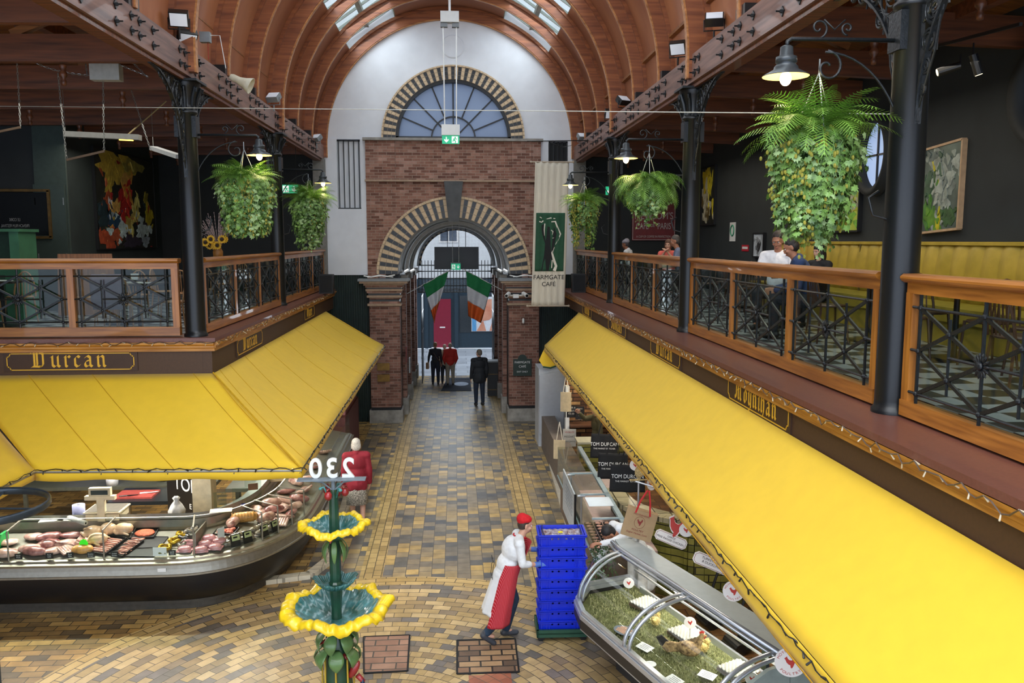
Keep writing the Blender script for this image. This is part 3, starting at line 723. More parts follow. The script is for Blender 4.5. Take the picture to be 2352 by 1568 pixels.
b.prism([(2.16, 2.5), (2.02, 2.2), (2.12, 2.05), (2.3, 2.02), (2.985, 2.3), (2.985, 2.6)], lambda u, v, w: (u, w, v), y1 + .03, y1 + .05); b.build('end_cloth', M_yellow, t, recalc=True)
b = MB(); b.tube([(2.12, y1 + .02, 2.04), (2.3, y1 + .02, 2.01), (2.7, y1 + .02, 2.14), (2.985, y1 + .02, 2.28)], .022, 6); b.build('green_piping', M_green, t)
b = MB()
for i in range(12): y = y0 + .1 + i * (y1 - y0 - .2) / 11; b.tube([(2.98, y, 3.3), (2.2, y, 2.55)], .016, 6); b.tube([(2.98, y, 2.7), (2.2, y, 2.53)], .012, 6)
b.tube([(2.2, y0, 2.545), (2.2, y1, 2.545)], .018, 6); b.build('awning_frame', M_steel, t)
fringe([(2.135, y0 + 5, 2.575), (2.135, y1 - .1, 2.575)], 'dark unlit string lights pinned along the edge of the right yellow awning', step=.2, seed=3)
# left awning wraps the corner
T0, T1, T2 = (-6.75, 11.79, 3.27), (-3.36, 11.79, 3.27), (-3.36, 22.1, 3.27)
B0, B1, B2 = (-5.05, 10.2, 2.37), (-1.88, 10.05, 2.37), (-1.88, 22.15, 2.37)
T9, B9 = (-6.75, 5.5, 3.27), (-5.3, 5.5, 2.37)
t = thing('awning', 'hipped yellow canvas awning wrapping the corner of the left hand meat stall', 'awning', (0, 0, 0))
b = MB()
quadpanel(b, T0, T1, B1, B0, 40, 12, .05, 1, .03); quadpanel(b, T1, T2, B2, B1, 60, 12, .05, 2, .035); quadpanel(b, T9, T0, B0, B9, 20, 10, .05, 3, .02)
b.build('canopy_cloth', M_yellow, t, smooth=True, thick=.004)
def lerp(a, c, k): return Vector(a).lerp(Vector(c), k)
b = MB()
for (A, B, C_, D, ks) in ((T0, T1, B1, B0, [.27, .52, .92]), (T1, T2, B2, B1, [.03, .08, .17, .3, .44, .58, .72, .86])):
    for k in ks:
        p = lerp(A, B, k); q = lerp(D, C_, min(1, k * 1.0 + (.0 if A is not T1 else 0)))
        nrm = (Vector(B) - Vector(A)).cross(Vector(D) - Vector(A)).normalized(); nrm = nrm if nrm.z > 0 else -nrm
        sd = 1 if A is T0 else 2
        b.tube([p.lerp(q, j / 20) - nrm * (.05 * sin(pi * j / 20) * (.6 + .4 * abs(sin(k * 7 + sd))) + (.03 if sd == 1 else .035) * sin(k * 26 + 4 * j / 20 + sd) * sin(pi * j / 20) * .3 - .004) for j in range(21)], .005, 5)
b.tube([lerp(T1, B1, j / 10) + Vector((0, 0, .01)) for j in range(11)], .012, 6); b.tube([lerp(T0, B0, j / 10) for j in range(11)], .008, 6)
b.build('cloth_seams', mat('ochre_seam', 'c79c10', .7), t)
b = MB()
for A, B in ((B9, B0), (B0, B1), (B1, B2)):
    A, B = Vector(A), Vector(B); b.grid(lambda u, v: A.lerp(B, u) + Vector((0, 0, -.005 - .13 * v - .012 * sin(u * 18) * v)), 40, 2)
b.build('valance', M_yellow, t, smooth=True, thick=.004)
b = MB()
for i in range(9): k = i / 8; b.tube([drop(lerp(T1, T2, k), .16), drop(lerp(B1, B2, k), .06)], .014, 6, caps=False)
for i in range(4): k = i / 4; b.tube([drop(lerp(T0, T1, k), .16), drop(lerp(B0, B1, k), .06)], .014, 6)
b.tube([drop(q, .03) for q in (B9, B0, B1, B2)], .016, 6); b.build('awning_frame', M_steel, t)
b = MB(); b.prism([(-3.36, 3.26), (-1.9, 2.36), (-3.36, 2.36)], lambda u, v, w: (u, w, v), 22.12, 22.14); b.build('end_cloth', M_yellow, t, recalc=True)
fringe([Vector(B9) + Vector((.02, 0, .02)), Vector(B0) + Vector((.03, -.03, .02)), Vector(B1) + Vector((.03, -.03, .02)), Vector(B2) + Vector((.03, 0, .02))], 'dark unlit string lights along the edge of the left yellow awning', step=.22, seed=4)
M_fairy = mat('clear_fairy_bulb', 'b8ac94', .3); M_wire = mat('brown_wire', '4a3a30', .5)
fringe([(2.862, 3.0, 3.735), (2.862, 23.2, 3.735)], 'fine string of clear fairy lights along the right gallery cornice', step=.21, seed=7, colour=M_wire, bulbmat=M_fairy, drop=.06)
fringe([(-7.2, 11.69, 3.735), (-3.27, 11.69, 3.735), (-3.26, 23.2, 3.735)], 'fine string of clear fairy lights along the left gallery cornice', step=.16, seed=8, colour=M_wire, bulbmat=M_fairy, drop=.05)

# ================================================================ shop name boards
M_board = mat('dark_brown_sign_board', '3a2416', .5, noise=.1)
def nameboard(word, fn, label, L=1.78, size=.140, tight=1.0):
    t = thing('name_board', label, 'sign', (0, 0, 0))
    b = MB(); b.prism([(-L / 2, -.135), (L / 2, -.135), (L / 2, .135), (-L / 2, .135)], fn, 0, .016); b.build('board', M_board, t, recalc=True)
    x, y, c = L / 2 - .05, .112, .05; pts = []
    for sx_, sy_ in ((1, 1), (-1, 1), (-1, -1), (1, -1)):
        a = [(sx_ * x, sy_ * (y - c)), (sx_ * (x - c * .6), sy_ * (y - c * .7)), (sx_ * (x - c), sy_ * y)]
        pts += a if sx_ * sy_ > 0 else a[::-1]
    b = MB(); n = len(pts)
    for i in range(n):
        p, q = Vector(pts[i]), Vector(pts[(i + 1) % n]); d = (q - p).normalized() * .006; e = Vector((-d.y, d.x))
        b.prism([tuple(p - d + e), tuple(q + d + e), tuple(q + d - e), tuple(p - d - e)], fn, .016, .019)
    b.build('gold_border', M_gold, t, recalc=True)
    nib(word, size, lambda u, v, w: fn(u, v - .072, w + .016), M_gold, t, 'black_letter_name', tight=tight)
    return t
FR = lambda yc: (lambda u, v, w: (3.0 - w, yc - u, 3.505 + v))
FL = lambda yc: (lambda u, v, w: (-3.37 + w, yc + u, 3.45 + v))
FF = lambda xc: (lambda u, v, w: (xc + u, 11.8 - w, 3.455 + v))
nameboard('Moynihan', FR(8.1), 'brown name board lettered Moynihan in gold black letter above right awning', size=.132, tight=1.2)
nameboard('Durcan', FR(11.8), 'brown name board lettered Durcan above the right awning', tight=1.22)
nameboard('Siobhans', FR(15.4), 'brown name board lettered Siobhans above the right awning', tight=1.1)
nameboard('Alreys', FR(18.95), 'faint brown name board at the far end of the right fascia', L=1.4, tight=1.1)
nameboard('Durcan', FF(-5.26), 'large Durcan name board facing the crossing on the left corner stall', size=.150, tight=1.22)
nameboard('Durcan', FL(13.95), 'Durcan name board facing the aisle above the left awning', tight=1.22)
nameboard('Ohare', FL(19.6), 'small far name board in gold letters near the end of the left fascia', L=1.4, tight=1.1)

# ================================================================ balustrades
GLZ = glassmat('balustrade_glass', 'e2ecea', .04, .05)
def iron_panel(L, H, parent, off):
    """one geometric grille in the panel's own frame: u along, v up"""
    b = MB(); r = .011
    G = lambda u, v: (off + u * L, -.03, v * H)
    def rod(a, c, w=r): b.tube([G(*a), G(*c)], w, 6)
    def bar(a, c): b.beam(G(*a), G(*c), .026, .016, up=(0, 1, 0))
    x0, x1, y0, y1 = .06, .94, .09, .88
    X = lambda s: x0 + (x1 - x0) * s; Y = lambda s: y0 + (y1 - y0) * s
    rod((0, Y(0)), (1, Y(0))); rod((0, Y(1)), (1, Y(1)))
    for s in (0, .5, 1): rod((X(s), 0.0 if s != .5 else -.02), (X(s), 1.0), .013)
    for s in (.25, .75): rod((X(s), Y(.08)), (X(s), Y(.92)), .011)
    rod((X(.25), Y(.5)), (X(.75), Y(.5))); rod((0, Y(.5)), (X(0), Y(.5))); rod((X(1), Y(.5)), (1, Y(.5)))
    for a, c in (((0, 0), (1, 1)), ((0, 1), (1, 0)), ((.5, 0), (0, .5)), ((0, .5), (.5, 1)), ((.5, 1), (1, .5)), ((1, .5), (.5, 0))): bar((X(a[0]), Y(a[1])), (X(c[0]), Y(c[1])))
    for s, q in ((0, 0), (0, .5), (0, 1), (.5, 0), (.5, 1), (1, 0), (1, .5), (1, 1), (.25, .25), (.25, .75), (.75, .25), (.75, .75)):
        g = G(X(s), Y(q)); b.ell(g, (.022, .026, .022), n=8, m=5)
    o = b.build('iron_grille', M_iron, parent)
    q = MB(); g = Vector(G(.5, Y(.5)))
    for k in range(14):
        a = 2 * pi * k / 14; d = Vector((cos(a), 0, sin(a))); q.ell(g + d * .055 + Vector((0, -.01, 0)), (.036, .010, .012), Matrix.Rotation(-a, 3, 'Y'), 6, 4)
    q.ell(g + Vector((0, -.02, 0)), (.028, .02, .028)); q.build('rosette', M_iron, o)
def balustrade(p0, p1, n, label, endpost=(1, 1)):
    """p0->p1 along ledge, iron work on the right hand (-local y) side"""
    p0 = Vector(p0); p1 = Vector(p1); L = (p1 - p0).length; ang = atan2(p1.y - p0.y, p1.x - p0.x)
    t = thing('balustrade', label, 'railing', p0, ang)
    W1 = M_railx
    b = MB(); b.box(0, L, -.05, .05, .02, .14); b.build('bottom_rail', W1, t)
    b = MB(); b.box(0, L, -.035, .035, .94, 1.03); b.build('top_rail', W1, t)
    b = MB(); b.prism([(-.075, 1.035), (-.085, 1.05), (-.085, 1.065), (-.06, 1.085), (.06, 1.085), (.085, 1.065), (.085, 1.05), (.075, 1.035), (.05, 1.02), (-.05, 1.02)], lambda u, v, w: (w, u, v), -.02, L + .02); b.build('handrail', W1, t, recalc=True)
    pw = .09; xs = [pw / 2 + (L - pw) * i / n for i in range(n + 1)]
    pp = None
    for x in xs:
        if pp is None: pp = MB().box(-pw / 2, pw / 2, -.04, .04, .13, .945).build('rail_post', wood('honey_oak_upright', '99591e', 'b3722c', 'z', .38, 3, .3), t); o = pp
        else: o = pp.copy(); COL.objects.link(o); o.parent = t
        o.location = (x, 0, 0)
    for a, c in zip(xs, xs[1:]):
        q = MB(); q.box(a + pw / 2, c - pw / 2, .012, .018, .14, .94); q.build('glass_pane', GLZ, t)
    first = None
    for a, c in zip(xs, xs[1:]):
        if first is None:
            iron_panel(c - a - pw, .80, t, 0); first = [o for o in t.children if o.name.startswith('iron_grille')][0]; o = first
        else:
            o = first.copy(); COL.objects.link(o); o.parent = t
            for g in first.children: d = g.copy(); COL.objects.link(d); d.parent = o
        o.location = (a + pw / 2, 0, .14)
    return t
zb = ZL - .0
# right side: iron work faces the aisle (-x) -> run towards -y
for k, (ya, yb) in enumerate(((23.4, 18.15), (17.78, 12.30), (11.90, 6.48), (6.07, .60))):
    balustrade((XR, ya, zb), (XR, yb, zb), 3, 'oak and iron balustrade of the right gallery, %s bay from the arch wall' % ORD[k])
for k, (ya, yb) in enumerate(((12.25, 17.45), (17.82, 23.3))):
    balustrade((XL + .03, yb, zb), (XL + .03, ya, zb), 3, 'oak and iron balustrade of the left gallery beside the aisle, %s bay from the corner' % ORD[k]) if False else None
    t = balustrade((XL + .03, ya, zb), (XL + .03, yb, zb), 3, 'oak and iron balustrade of the left gallery beside the aisle, %s bay from the corner' % ORD[k])
balustrade((-10.9, 11.95, zb), (-3.82, 11.95, zb), 5, 'oak and iron balustrade of the left gallery facing the crossing')

# ================================================================ iron columns with lace brackets
def spiral(c, r0, turns, s=1, ph=0, n=22):
    return [(c[0] + s * r0 * (1 - i / n * .85) * cos(ph + turns * 2 * pi * i / n), c[1] + r0 * (1 - i / n * .85) * sin(ph + turns * 2 * pi * i / n)) for i in range(n + 1)]
def brkt(sg, H=1.27, R=1.2, near=False):
    b = MB(); F_ = lambda p: (0, sg * p[0], p[1])
    edge = [(.12 + R * (1 - cos(t * pi / 40)), 2.18 + H * sin(t * pi / 40)) for t in range(21)]
    for i in range(20):
        (a, c), (d, e) = edge[i], edge[i + 1]; b.beam(F_((a, c)), F_((d, e)), .02, .05, up=(1, 0, 0))
    b.beam(F_((.1, 3.44)), F_((1.35, 3.46)), .03, .04, up=(1, 0, 0)); b.beam(F_((.12, 2.2)), F_((.12, 3.45)), .03, .03, up=(1, 0, 0))
    rnd = random.Random(3)
    for (x, z, r) in ((.34, 3.24, .17), (.62, 3.31, .11), (.82, 3.36, .075), (.98, 3.39, .05), (.27, 2.97, .11), (.22, 2.76, .075), (.2, 2.58, .055), (.17, 2.42, .035), (.5, 3.08, .07), (.2, 3.4, .05)):
        for ph in (0, pi):
            b.tube([F_(p) for p in spiral((x, z), r, 1.4, 1 if ph == 0 else -1, ph + 1)], .011, 5)
        b.tube([(0, sg * (x + r * cos(a * pi / 8)), z + r * sin(a * pi / 8)) for a in range(16)], .010, 5, closed=True)
    for a, c in (((.13, 2.3), (.4, 3.1)), ((.14, 2.9), (.7, 3.42)), ((.13, 3.2), (.5, 3.44)), ((.45, 2.95), (.3, 3.44)), ((.75, 3.22), (.62, 3.44))):
        b.tube([F_(a), F_((a[0] * .5 + c[0] * .5 + .04, a[1] * .5 + c[1] * .5 - .03)), F_(c)], .009, 5)
    return b
def column(x, y, label, first=[None]):
    if first[0] is not None:
        return dup(first[0], (x, y, ZL), label=label)
    t = thing('iron_column', label, 'column', (x, y, ZL), group='black iron gallery columns')
    b = MB(); b.lathe([(.16, 0), (.16, .03), (.14, .05), (.137, .1), (.135, 1.5), (.125, 3.02), (.145, 3.03), (.15, 3.05), (.145, 3.07), (.125, 3.08), (.125, 3.16), (.14, 3.25), (.175, 3.36), (.2, 3.42), (.2, 3.44)], n=28); b.build('shaft', M_ironblk, t, smooth=True)
    b = MB(); b.box(-.22, .22, -.24, .24, 3.44, 3.47)
    for k in range(8):
        a = 2 * pi * k / 8 + .2; b.tube([(.12 * cos(a), .12 * sin(a), 3.1), (.15 * cos(a), .15 * sin(a), 3.25), (.2 * cos(a), .2 * sin(a), 3.38), (.225 * cos(a), .225 * sin(a), 3.36), (.215 * cos(a), .215 * sin(a), 3.31)], [.02, .026, .022, .018, .012], 6)
    b.build('capital', M_iron, t)
    b = MB(); b.box(-.145, .145, -.09, .09, 2.72, 3.0); b.build('clamp_plate', M_iron, t)
    brkt(1).build('lace_bracket', M_iron, t); brkt(-1).build('lace_bracket', M_iron, t)
    first[0] = t; return t
for k, y in enumerate((23.7, 17.95, 12.1, 6.25)):
    if k: column(XR, y, 'black cast iron column of the right gallery, %s from the arch wall' % ORD[k - 1])
column(XL, 17.65, 'black cast iron column of the left gallery nearer the arch'); column(XL, 12.0, 'black cast iron column at the left gallery corner')
b = MB(); b.box(-3.8, -3.5, 23.3, 23.6, 3.77, 7.28); b.box(3.3, 3.6, 23.3, 23.6, 3.77, 7.28); struct(b.build('trim_22', mat('grey_stone_pilaster', '77756f', .8, noise=.15)))

# ================================================================ lamp arms
def bulbmat(): return mat('glowing_bulb', 'fff2c8', .3, noise=0, emit='ffdf9a', estr=9)
M_shade = mat('grey_enamel_shade', '3a3f42', .35, metal=.3); M_shadein = mat('cream_enamel_inside', 'c9b27a', .4)
def lamp(x, y, z, s, label, first=[None]):
    """arm reaches toward the aisle: s=-1 from right column, +1 from left column"""
    L = .92
    if first[0] is None:
        t = thing('lamp_arm', label, 'lamp', (0, 0, 0), group='lamps on iron arms')
        b = MB(); b.tube([(-.06, 0, 0), (L, 0, 0), (L + .03, 0, -.02), (L + .035, 0, -.06)], .016, 8)
        b.tube([(.0, 0, -.95)] + [(.02 + .64 * (1 - cos(a * pi / 28)), 0, -.95 + .86 * sin(a * pi / 28)) for a in range(15)], .009, 6)
        b.tube([(p[0], 0, p[1]) for p in spiral((.64, -.2), .12, 1.15, 1, pi / 2)], .010, 6)
        b.tube([(p[0], 0, p[1]) for p in spiral((.72, .08), .075, 1.2, -1, -pi / 2)], .008, 6); b.tube([(p[0], 0, p[1]) for p in spiral((.5, .08), .05, 1.2, 1, -pi / 2)], .008, 6)
        b.tube([(.52, 0, .14), (.6, 0, .07), (.68, 0, .14)], .007, 6)
        b.tube([(0.02, 0, -.95), (.0, 0, -1.15), (.1, 0, -1.32), (.24, 0, -1.28), (.28, 0, -1.15), (.2, 0, -1.1)], .011, 6)
        b.build('iron_scroll_arm', M_iron, t, smooth=True)
        b = MB(); b.lathe([(.03, -.05), (.045, -.06), (.05, -.12), (.075, -.13), (.078, -.17), (.062, -.175), (.085, -.20), (.09, -.22), (.165, -.262), (.17, -.268)], (L + .035, 0, 0), 28); b.build('shade', M_shade, t, smooth=True)
        b = MB(); b.lathe([(.168, -.270), (.09, -.232), (.05, -.225), (.001, -.225)], (L + .035, 0, 0), 28); b.build('shade_lining', M_shadein, t, smooth=True)
        b = MB(); b.ell((L + .035, 0, -.285), (.042, .042, .052), n=16, m=12); b.build('bulb', bulbmat(), t, smooth=True)
        first[0] = t; o = t
    else: o = dup(first[0], label=label)
    o.location = (x, y, z); o.scale = (s, 1, 1)
    l = bpy.data.lights.new('bulb_light', 'POINT'); l.energy = 9; l.color = (1, .78, .45); l.shadow_soft_size = .05
    q = bpy.data.objects.new('bulb_light', l); COL.objects.link(q); q.location = (x + s * (L + .035), y, z - .36)
lamp(XR, 6.25, 6.57, -1, 'lit shaded lamp on a scrolled iron arm, nearest on the right')
lamp(XR, 12.1, 6.53, -1, 'lit shaded lamp on scrolled iron arm, middle one of the right gallery')
lamp(XR, 17.95, 6.53, -1, 'lit shaded lamp beside the long white banner')
lamp(XL, 12.0, 6.53, 1, 'lit shaded lamp on the left corner column above the big fern basket')
lamp(XL, 17.65, 6.53, 1, 'lit shaded lamp in front of the white wall strip on the left')

# ================================================================ hanging baskets
M_fern = mat('fern_green', '4c7a2a', .5, noise=.3, scale=6, col2='7aa63c'); M_ivy = mat('ivy_green', '33602a', .45, noise=.45, scale=9, col2='7fa650')
M_hop = mat('yellow_green_hops', '7f8428', .6, noise=.3, scale=8, col2='a8a040'); M_ivyl = mat('pale_variegated_ivy', '86ab62', .5, noise=.3, scale=9, col2='a9c48a')
def fern(b, rnd, c, n, Lr, up=.5, bend=1.0):
    for k in range(n):
        a = rnd.uniform(0, 2 * pi); L = rnd.uniform(*Lr); el = rnd.uniform(.35, 1.4)
        d = Vector((cos(a), sin(a), 0)); side = Vector((-sin(a), cos(a), 0)); p = Vector(c) + d * rnd.uniform(0, .1); m = 20; step = L / m
        e = el; w0 = L * rnd.uniform(.13, .19); tw = rnd.uniform(-.5, .5)
        for i in range(m):
            dir_ = (d * cos(e) + Vector((0, 0, 1)) * sin(e)); q = p + dir_ * step; nrm = side.cross(dir_)
            wd = w0 * sin(pi * (.12 + .86 * i / m)) ** .8
            for sg in (-1, 1):
                tip = p + (side * cos(tw) + nrm * sin(tw)) * sg * wd + dir_ * step * 1.5 - Vector((0, 0, wd * .2)); h = dir_ * step * .36
                b.add([p - h * .2, p + h, tip + h * .4, tip - h * .1], [(0, 1, 2, 3)])
            b.add([p + side * .003, p - side * .003, q - side * .002, q + side * .002], [(0, 1, 2, 3)])
            p = q; e -= rnd.uniform(.045, .10) * bend
IVY = [(0, -.1), (.28, -.32), (.5, -.05), (.78, .1), (.5, .3), (.42, .62), (.16, .52), (0, 1.0), (-.16, .52), (-.42, .62), (-.5, .3), (-.78, .1), (-.5, -.05), (-.28, -.32)]
def leaf(b, p, s, rnd, out, shape=IVY):
    n = (Vector(out) + Vector((rnd.uniform(-.6, .6), rnd.uniform(-.6, .6), rnd.uniform(-.1, .8)))).normalized()
    dn = Vector((rnd.uniform(-.5, .5), rnd.uniform(-.5, .5), -1)); dn = (dn - n * dn.dot(n)).normalized(); sd = n.cross(dn)
    b.add([p] + [p + sd * u * s + dn * v * s + n * (-.25 * (u * u + v * v * .4)) * s for u, v in shape], [(0, i + 1, (i + 1) % len(shape) + 1) for i in range(len(shape))])
def basket(x, y, ztop, zbot, rx, label, seed, nf, ni, ls, prof, fl=(.3, .55), hops=.14, cz=None, bend=1.0):
    rnd = random.Random(seed); cz = cz or ztop - .42; t = thing('hanging_basket', label, 'hanging plant', (x, y, cz), group='hanging fern and ivy baskets')
    b = MB(); b.lathe([(.001, -.2), (.12, -.18), (.19, -.08), (.21, 0), (.2, .01), (.1, -.02), (.001, -.02)], n=18); b.build('basket_bowl', mat('dark_moss_liner', '2c3420', .9, noise=.3), t)
    b = MB(); hook = 6.42 - cz
    for k in range(3): a = 2 * pi * k / 3 + .4; b.tube([(.2 * cos(a), .2 * sin(a), 0), (0, 0, hook - .08)], .005, 5)
    b.tube([(0, 0, hook - .1), (0, 0, hook + .02)], .006, 5); b.build('hanging_chain', M_chain, t)
    b = MB(); fern(b, rnd, (0, 0, .05), nf, fl, bend=bend); b.build('fern_fronds', M_fern, t)
    bi, bl, bh = MB(), MB(), MB(); H = cz - zbot
    strands = []
    for k in range(int(ni / 13)):
        a = rnd.uniform(0, 2 * pi); R = rx * sqrt(rnd.uniform(.15, 1)); zlen = H * prof(rnd, R / rx, a)
        if zlen < .1: zlen = .15
        m = max(4, int(zlen / (ls * .95))); ph = rnd.uniform(0, 6)
        hop = rnd.random() < hops; pal = rnd.random() < .25; pts = []
        for i in range(m):
            f = i / m; rr = R * (.55 + .45 * min(1, f * 5)) * (1 - .35 * f)
            p = Vector((rr * cos(a) + .02 * sin(ph + f * 9), rr * sin(a) + .02 * cos(ph + f * 7), .04 - zlen * f)); pts.append(p)
            for _ in range(2 if not hop else 3):
                q = p + Vector((rnd.uniform(-1, 1), rnd.uniform(-1, 1), rnd.uniform(-1, 1))) * ls * .8
                if hop: bh.ell(q, (ls * .2, ls * .2, ls * .3), n=6, m=4)
                else: leaf(bl if pal else bi, q, ls * rnd.uniform(.45, .95), rnd, (cos(a), sin(a), 0))
        if len(pts) > 1: bi.tube(pts, .003, 3, caps=False)
    bi.build('ivy_trails', M_ivy, t); bl.build('pale_ivy_trails', M_ivyl, t)
    if bh.v: bh.build('hop_flowers', M_hop, t)
    return t
basket(2.72, 6.3, 6.35, 4.90, .37, 'very large trailing fern and ivy basket, nearest the camera on the right', 11, 95, 3900, .060,
       lambda r, q, a: r.uniform(.35, .85) if q > .5 else r.uniform(.55, 1.0), (.36, .62), cz=5.84, hops=.10)
basket(2.78, 12.1, 6.3, 5.2, .38, 'round bushy fern basket hanging over the right balustrade in front of the cafe poster', 12, 190, 1700, .06,
       lambda r, q, a: r.uniform(.3, .7) if q > .5 else r.uniform(.5, 1.0), (.36, .58), cz=5.80, hops=.06, bend=1.6)
basket(2.74, 17.95, 6.25, 4.85, .34, 'small fern basket with two long tails right of the white banner', 13, 90, 1500, .07,
       lambda r, q, a: r.uniform(.2, .6) if abs(cos(a)) < .7 else r.uniform(.3, 1.0), (.35, .6), cz=5.83, hops=.25)
basket(-2.88, 12.0, 6.25, 4.9, .42, 'full rounded fern and ivy basket under the left corner lamp', 14, 100, 3900, .062,
       lambda r, q, a: r.uniform(.45, .82) if q > .4 else r.uniform(.5, 1.0), (.32, .52), cz=5.86, hops=.14)
basket(-2.97, 17.65, 6.25, 4.8, .42, 'airy fern basket with straggling tail against the white wall strip on the left', 15, 100, 2000, .07,
       lambda r, q, a: r.uniform(.25, .6) if r.random() < .7 else r.uniform(.6, 1.0), (.4, .66), cz=5.85, hops=.05)
# ================================================================ people
def V(*a): return Vector(a)
def handgeo(b, wr, d, n, h, curl=.35, inf=0, side=1, spread=.22):
    """palm with five bent fingers; d = pointing direction, n = back of the hand, side picks the thumb side"""
    d = Vector(d).normalized(); n = Vector(n); n = (n - d * n.dot(d)).normalized(); s = d.cross(n) * side
    k = h / 1.75
    for j, f in enumerate((-1.5, -.5, .5, 1.5)):
        kn = wr + d * (.085 - .006 * abs(f)) * k + s * f * .019 * k
        b.cap(wr + d * .012 * k + s * f * .011 * k, kn, .0135 * k + inf, .0115 * k + inf, 8)
        L = [.040, .046, .043, .034][j] * k; a = 0; p = kn; dd = (d + s * f * spread * .33).normalized()
        for seg in range(3):
            a = curl * (seg + .6); q = p + (dd * cos(a) - n * sin(a)) * L * (1, .66, .52)[seg]
            b.cap(p, q, (.0098 - .0010 * seg) * k + inf, (.0090 - .0010 * seg) * k + inf, 8); p = q
    p = wr + d * .022 * k - s * .022 * k; q = p + (d * .7 - s * .75).normalized() * .036 * k - n * .008 * k; r = q + (d * .95 - s * .3).normalized() * .030 * k - n * .008 * k
    b.cap(wr + d * .01 * k, q, .014 * k + inf, .0115 * k + inf, 8); b.cap(q, r, .011 * k + inf, .0088 * k + inf, 8)
def remesh(o, vox, sm=2):
    m = o.modifiers.new('continuous_skin', 'REMESH'); m.mode = 'VOXEL'; m.voxel_size = vox; m.use_smooth_shade = True
    if sm: q = o.modifiers.new('soft', 'SMOOTH'); q.iterations = sm; q.factor = .5
    return o
SK = {'pale': mat('skin_pale', 'c99a82', .55, noise=.06, scale=20), 'tan': mat('skin_tan', 'a87358', .55, noise=.06, scale=20), 'brown': mat('skin_brown', '8a5a42', .55, noise=.06, scale=20)}
def person(label, loc, face, h=1.72, skin='pale', hair=('3a2a20', 'short'), top=('dfe3e6', 'long'), low=('2b3a52', 'trousers'), pose=None, lean=0.0, headturn=0.0, nod=0.0, seated=False, vox=.013, shoes='22201e', group=None, cap=None, coat=0, hands=(.35, .35), handdir={}, topn=None, rough=.8, bulk=1.0):
    t = thing('person', label, 'person', loc, face, group)
    J = {'pel': V(0, 0, .53), 'wst': V(0, 0, .61), 'chs': V(0, 0, .725), 'nk': V(0, -.004, .825), 'hd': V(0, .012, .925),
         'ls': V(-.108, 0, .805), 'rs': V(.108, 0, .805), 'le': V(-.135, -.01, .635), 're': V(.135, -.01, .635), 'lw': V(-.14, .045, .49), 'rw': V(.14, .045, .49),
         'lh': V(-.052, 0, .52), 'rh': V(.052, 0, .52), 'lk': V(-.06, .01, .28), 'rk': V(.06, .01, .28), 'la': V(-.062, -.01, .045), 'ra': V(.062, -.01, .045)}
    if seated:
        dz = -.53 + .28
        for k in ('pel', 'wst', 'chs', 'nk', 'hd', 'ls', 'rs', 'le', 're', 'lw', 'rw', 'lh', 'rh'): J[k].z += dz
        J['lk'] = V(-.07, .26, .28); J['rk'] = V(.07, .26, .28); J['la'] = V(-.07, .25, .04); J['ra'] = V(.07, .25, .04)
        J['le'] = V(-.14, .06, .4); J['re'] = V(.14, .06, .4); J['lw'] = V(-.09, .2, .42); J['rw'] = V(.09, .2, .42)
    if lean:
        R = Matrix.Rotation(-lean, 3, 'X'); pv = J['pel'].copy()
        for k in ('wst', 'chs', 'nk', 'hd', 'ls', 'rs', 'le', 're', 'lw', 'rw'): J[k] = pv + R @ (J[k] - pv)
    for k, v in (pose or {}).items(): J[k] = Vector(v)
    J = {k: v * h for k, v in J.items()}; u = h; bk = bulk
    def torso(b, e, bot=True):
        up = (J['nk'] - J['pel']).normalized(); R = Vector((0, 0, 1)).rotation_difference(up).to_matrix()
        b.ell(J['chs'] + R @ V(0, .002, .012) * u, ((.098 * bk) * u + e, (.062 * bk) * u + e, .098 * u + e), R, 16, 12)
        b.ell(J['wst'], ((.083 * bk) * u + e, (.057 * bk) * u + e, .09 * u + e), R, 16, 12)
        b.cap(J['ls'] * .85 + J['rs'] * .15, J['rs'] * .85 + J['ls'] * .15, .036 * u + e, .036 * u + e)
        b.cap(J['ls'].lerp(J['nk'], .75), J['ls'], .026 * u + e, .034 * u + e); b.cap(J['rs'].lerp(J['nk'], .75), J['rs'], .026 * u + e, .034 * u + e)
        b.ell(J['pel'], ((.089 * bk) * u + e, (.064 * bk) * u + e, .06 * u + e), None, 16, 12)
    def arm(b, s, e, upto=1.0):
        b.cap(J[s + 's'], J[s + 'e'], .031 * u + e, .025 * u + e)
        b.cap(J[s + 'e'], J[s + 'e'].lerp(J[s + 'w'], upto), .025 * u + e, (.025 - .009 * upto) * u + e)
    def legs(b, e, upto=1.0):
        for s in 'lr':
            b.cap(J[s + 'h'], J[s + 'k'], .056 * u + e, .037 * u + e); b.cap(J[s + 'k'], J[s + 'k'].lerp(J[s + 'a'], upto), .037 * u + e, (.037 - .012 * upto) * u + e)
        b.ell(J['pel'] - V(0, 0, .01 * u), (.086 * bk * u + e, .062 * bk * u + e, .052 * u + e), None, 14, 10)
    # head frame
    HR = Matrix.Rotation(headturn, 3, 'Z') @ Matrix.Rotation(-nod - lean * .3, 3, 'X'); hc = J['hd']
    H = lambda x, y, z: hc + HR @ V(x, y, z) * u
    body = MB(); torso(body, -.004); legs(body, -.003)
    for s in 'lr': arm(body, s, 0)
    body.cap(J['nk'] - V(0, 0, .02 * u), hc - V(0, 0, .02 * u), .032 * u, .03 * u)
    E_ = lambda c, r: body.ell(H(*c), tuple(q * u for q in r), HR, 14, 10)
    E_((0, -.004, .018), (.043, .053, .05)); E_((0, .012, -.022), (.034, .036, .042)); E_((0, .026, -.052), (.016, .014, .012))
    E_((0, .052, -.012), (.0065, .010, .016)); E_((0, .056, -.022), (.0085, .009, .006)); E_((0, .047, .012), (.03, .008, .006))
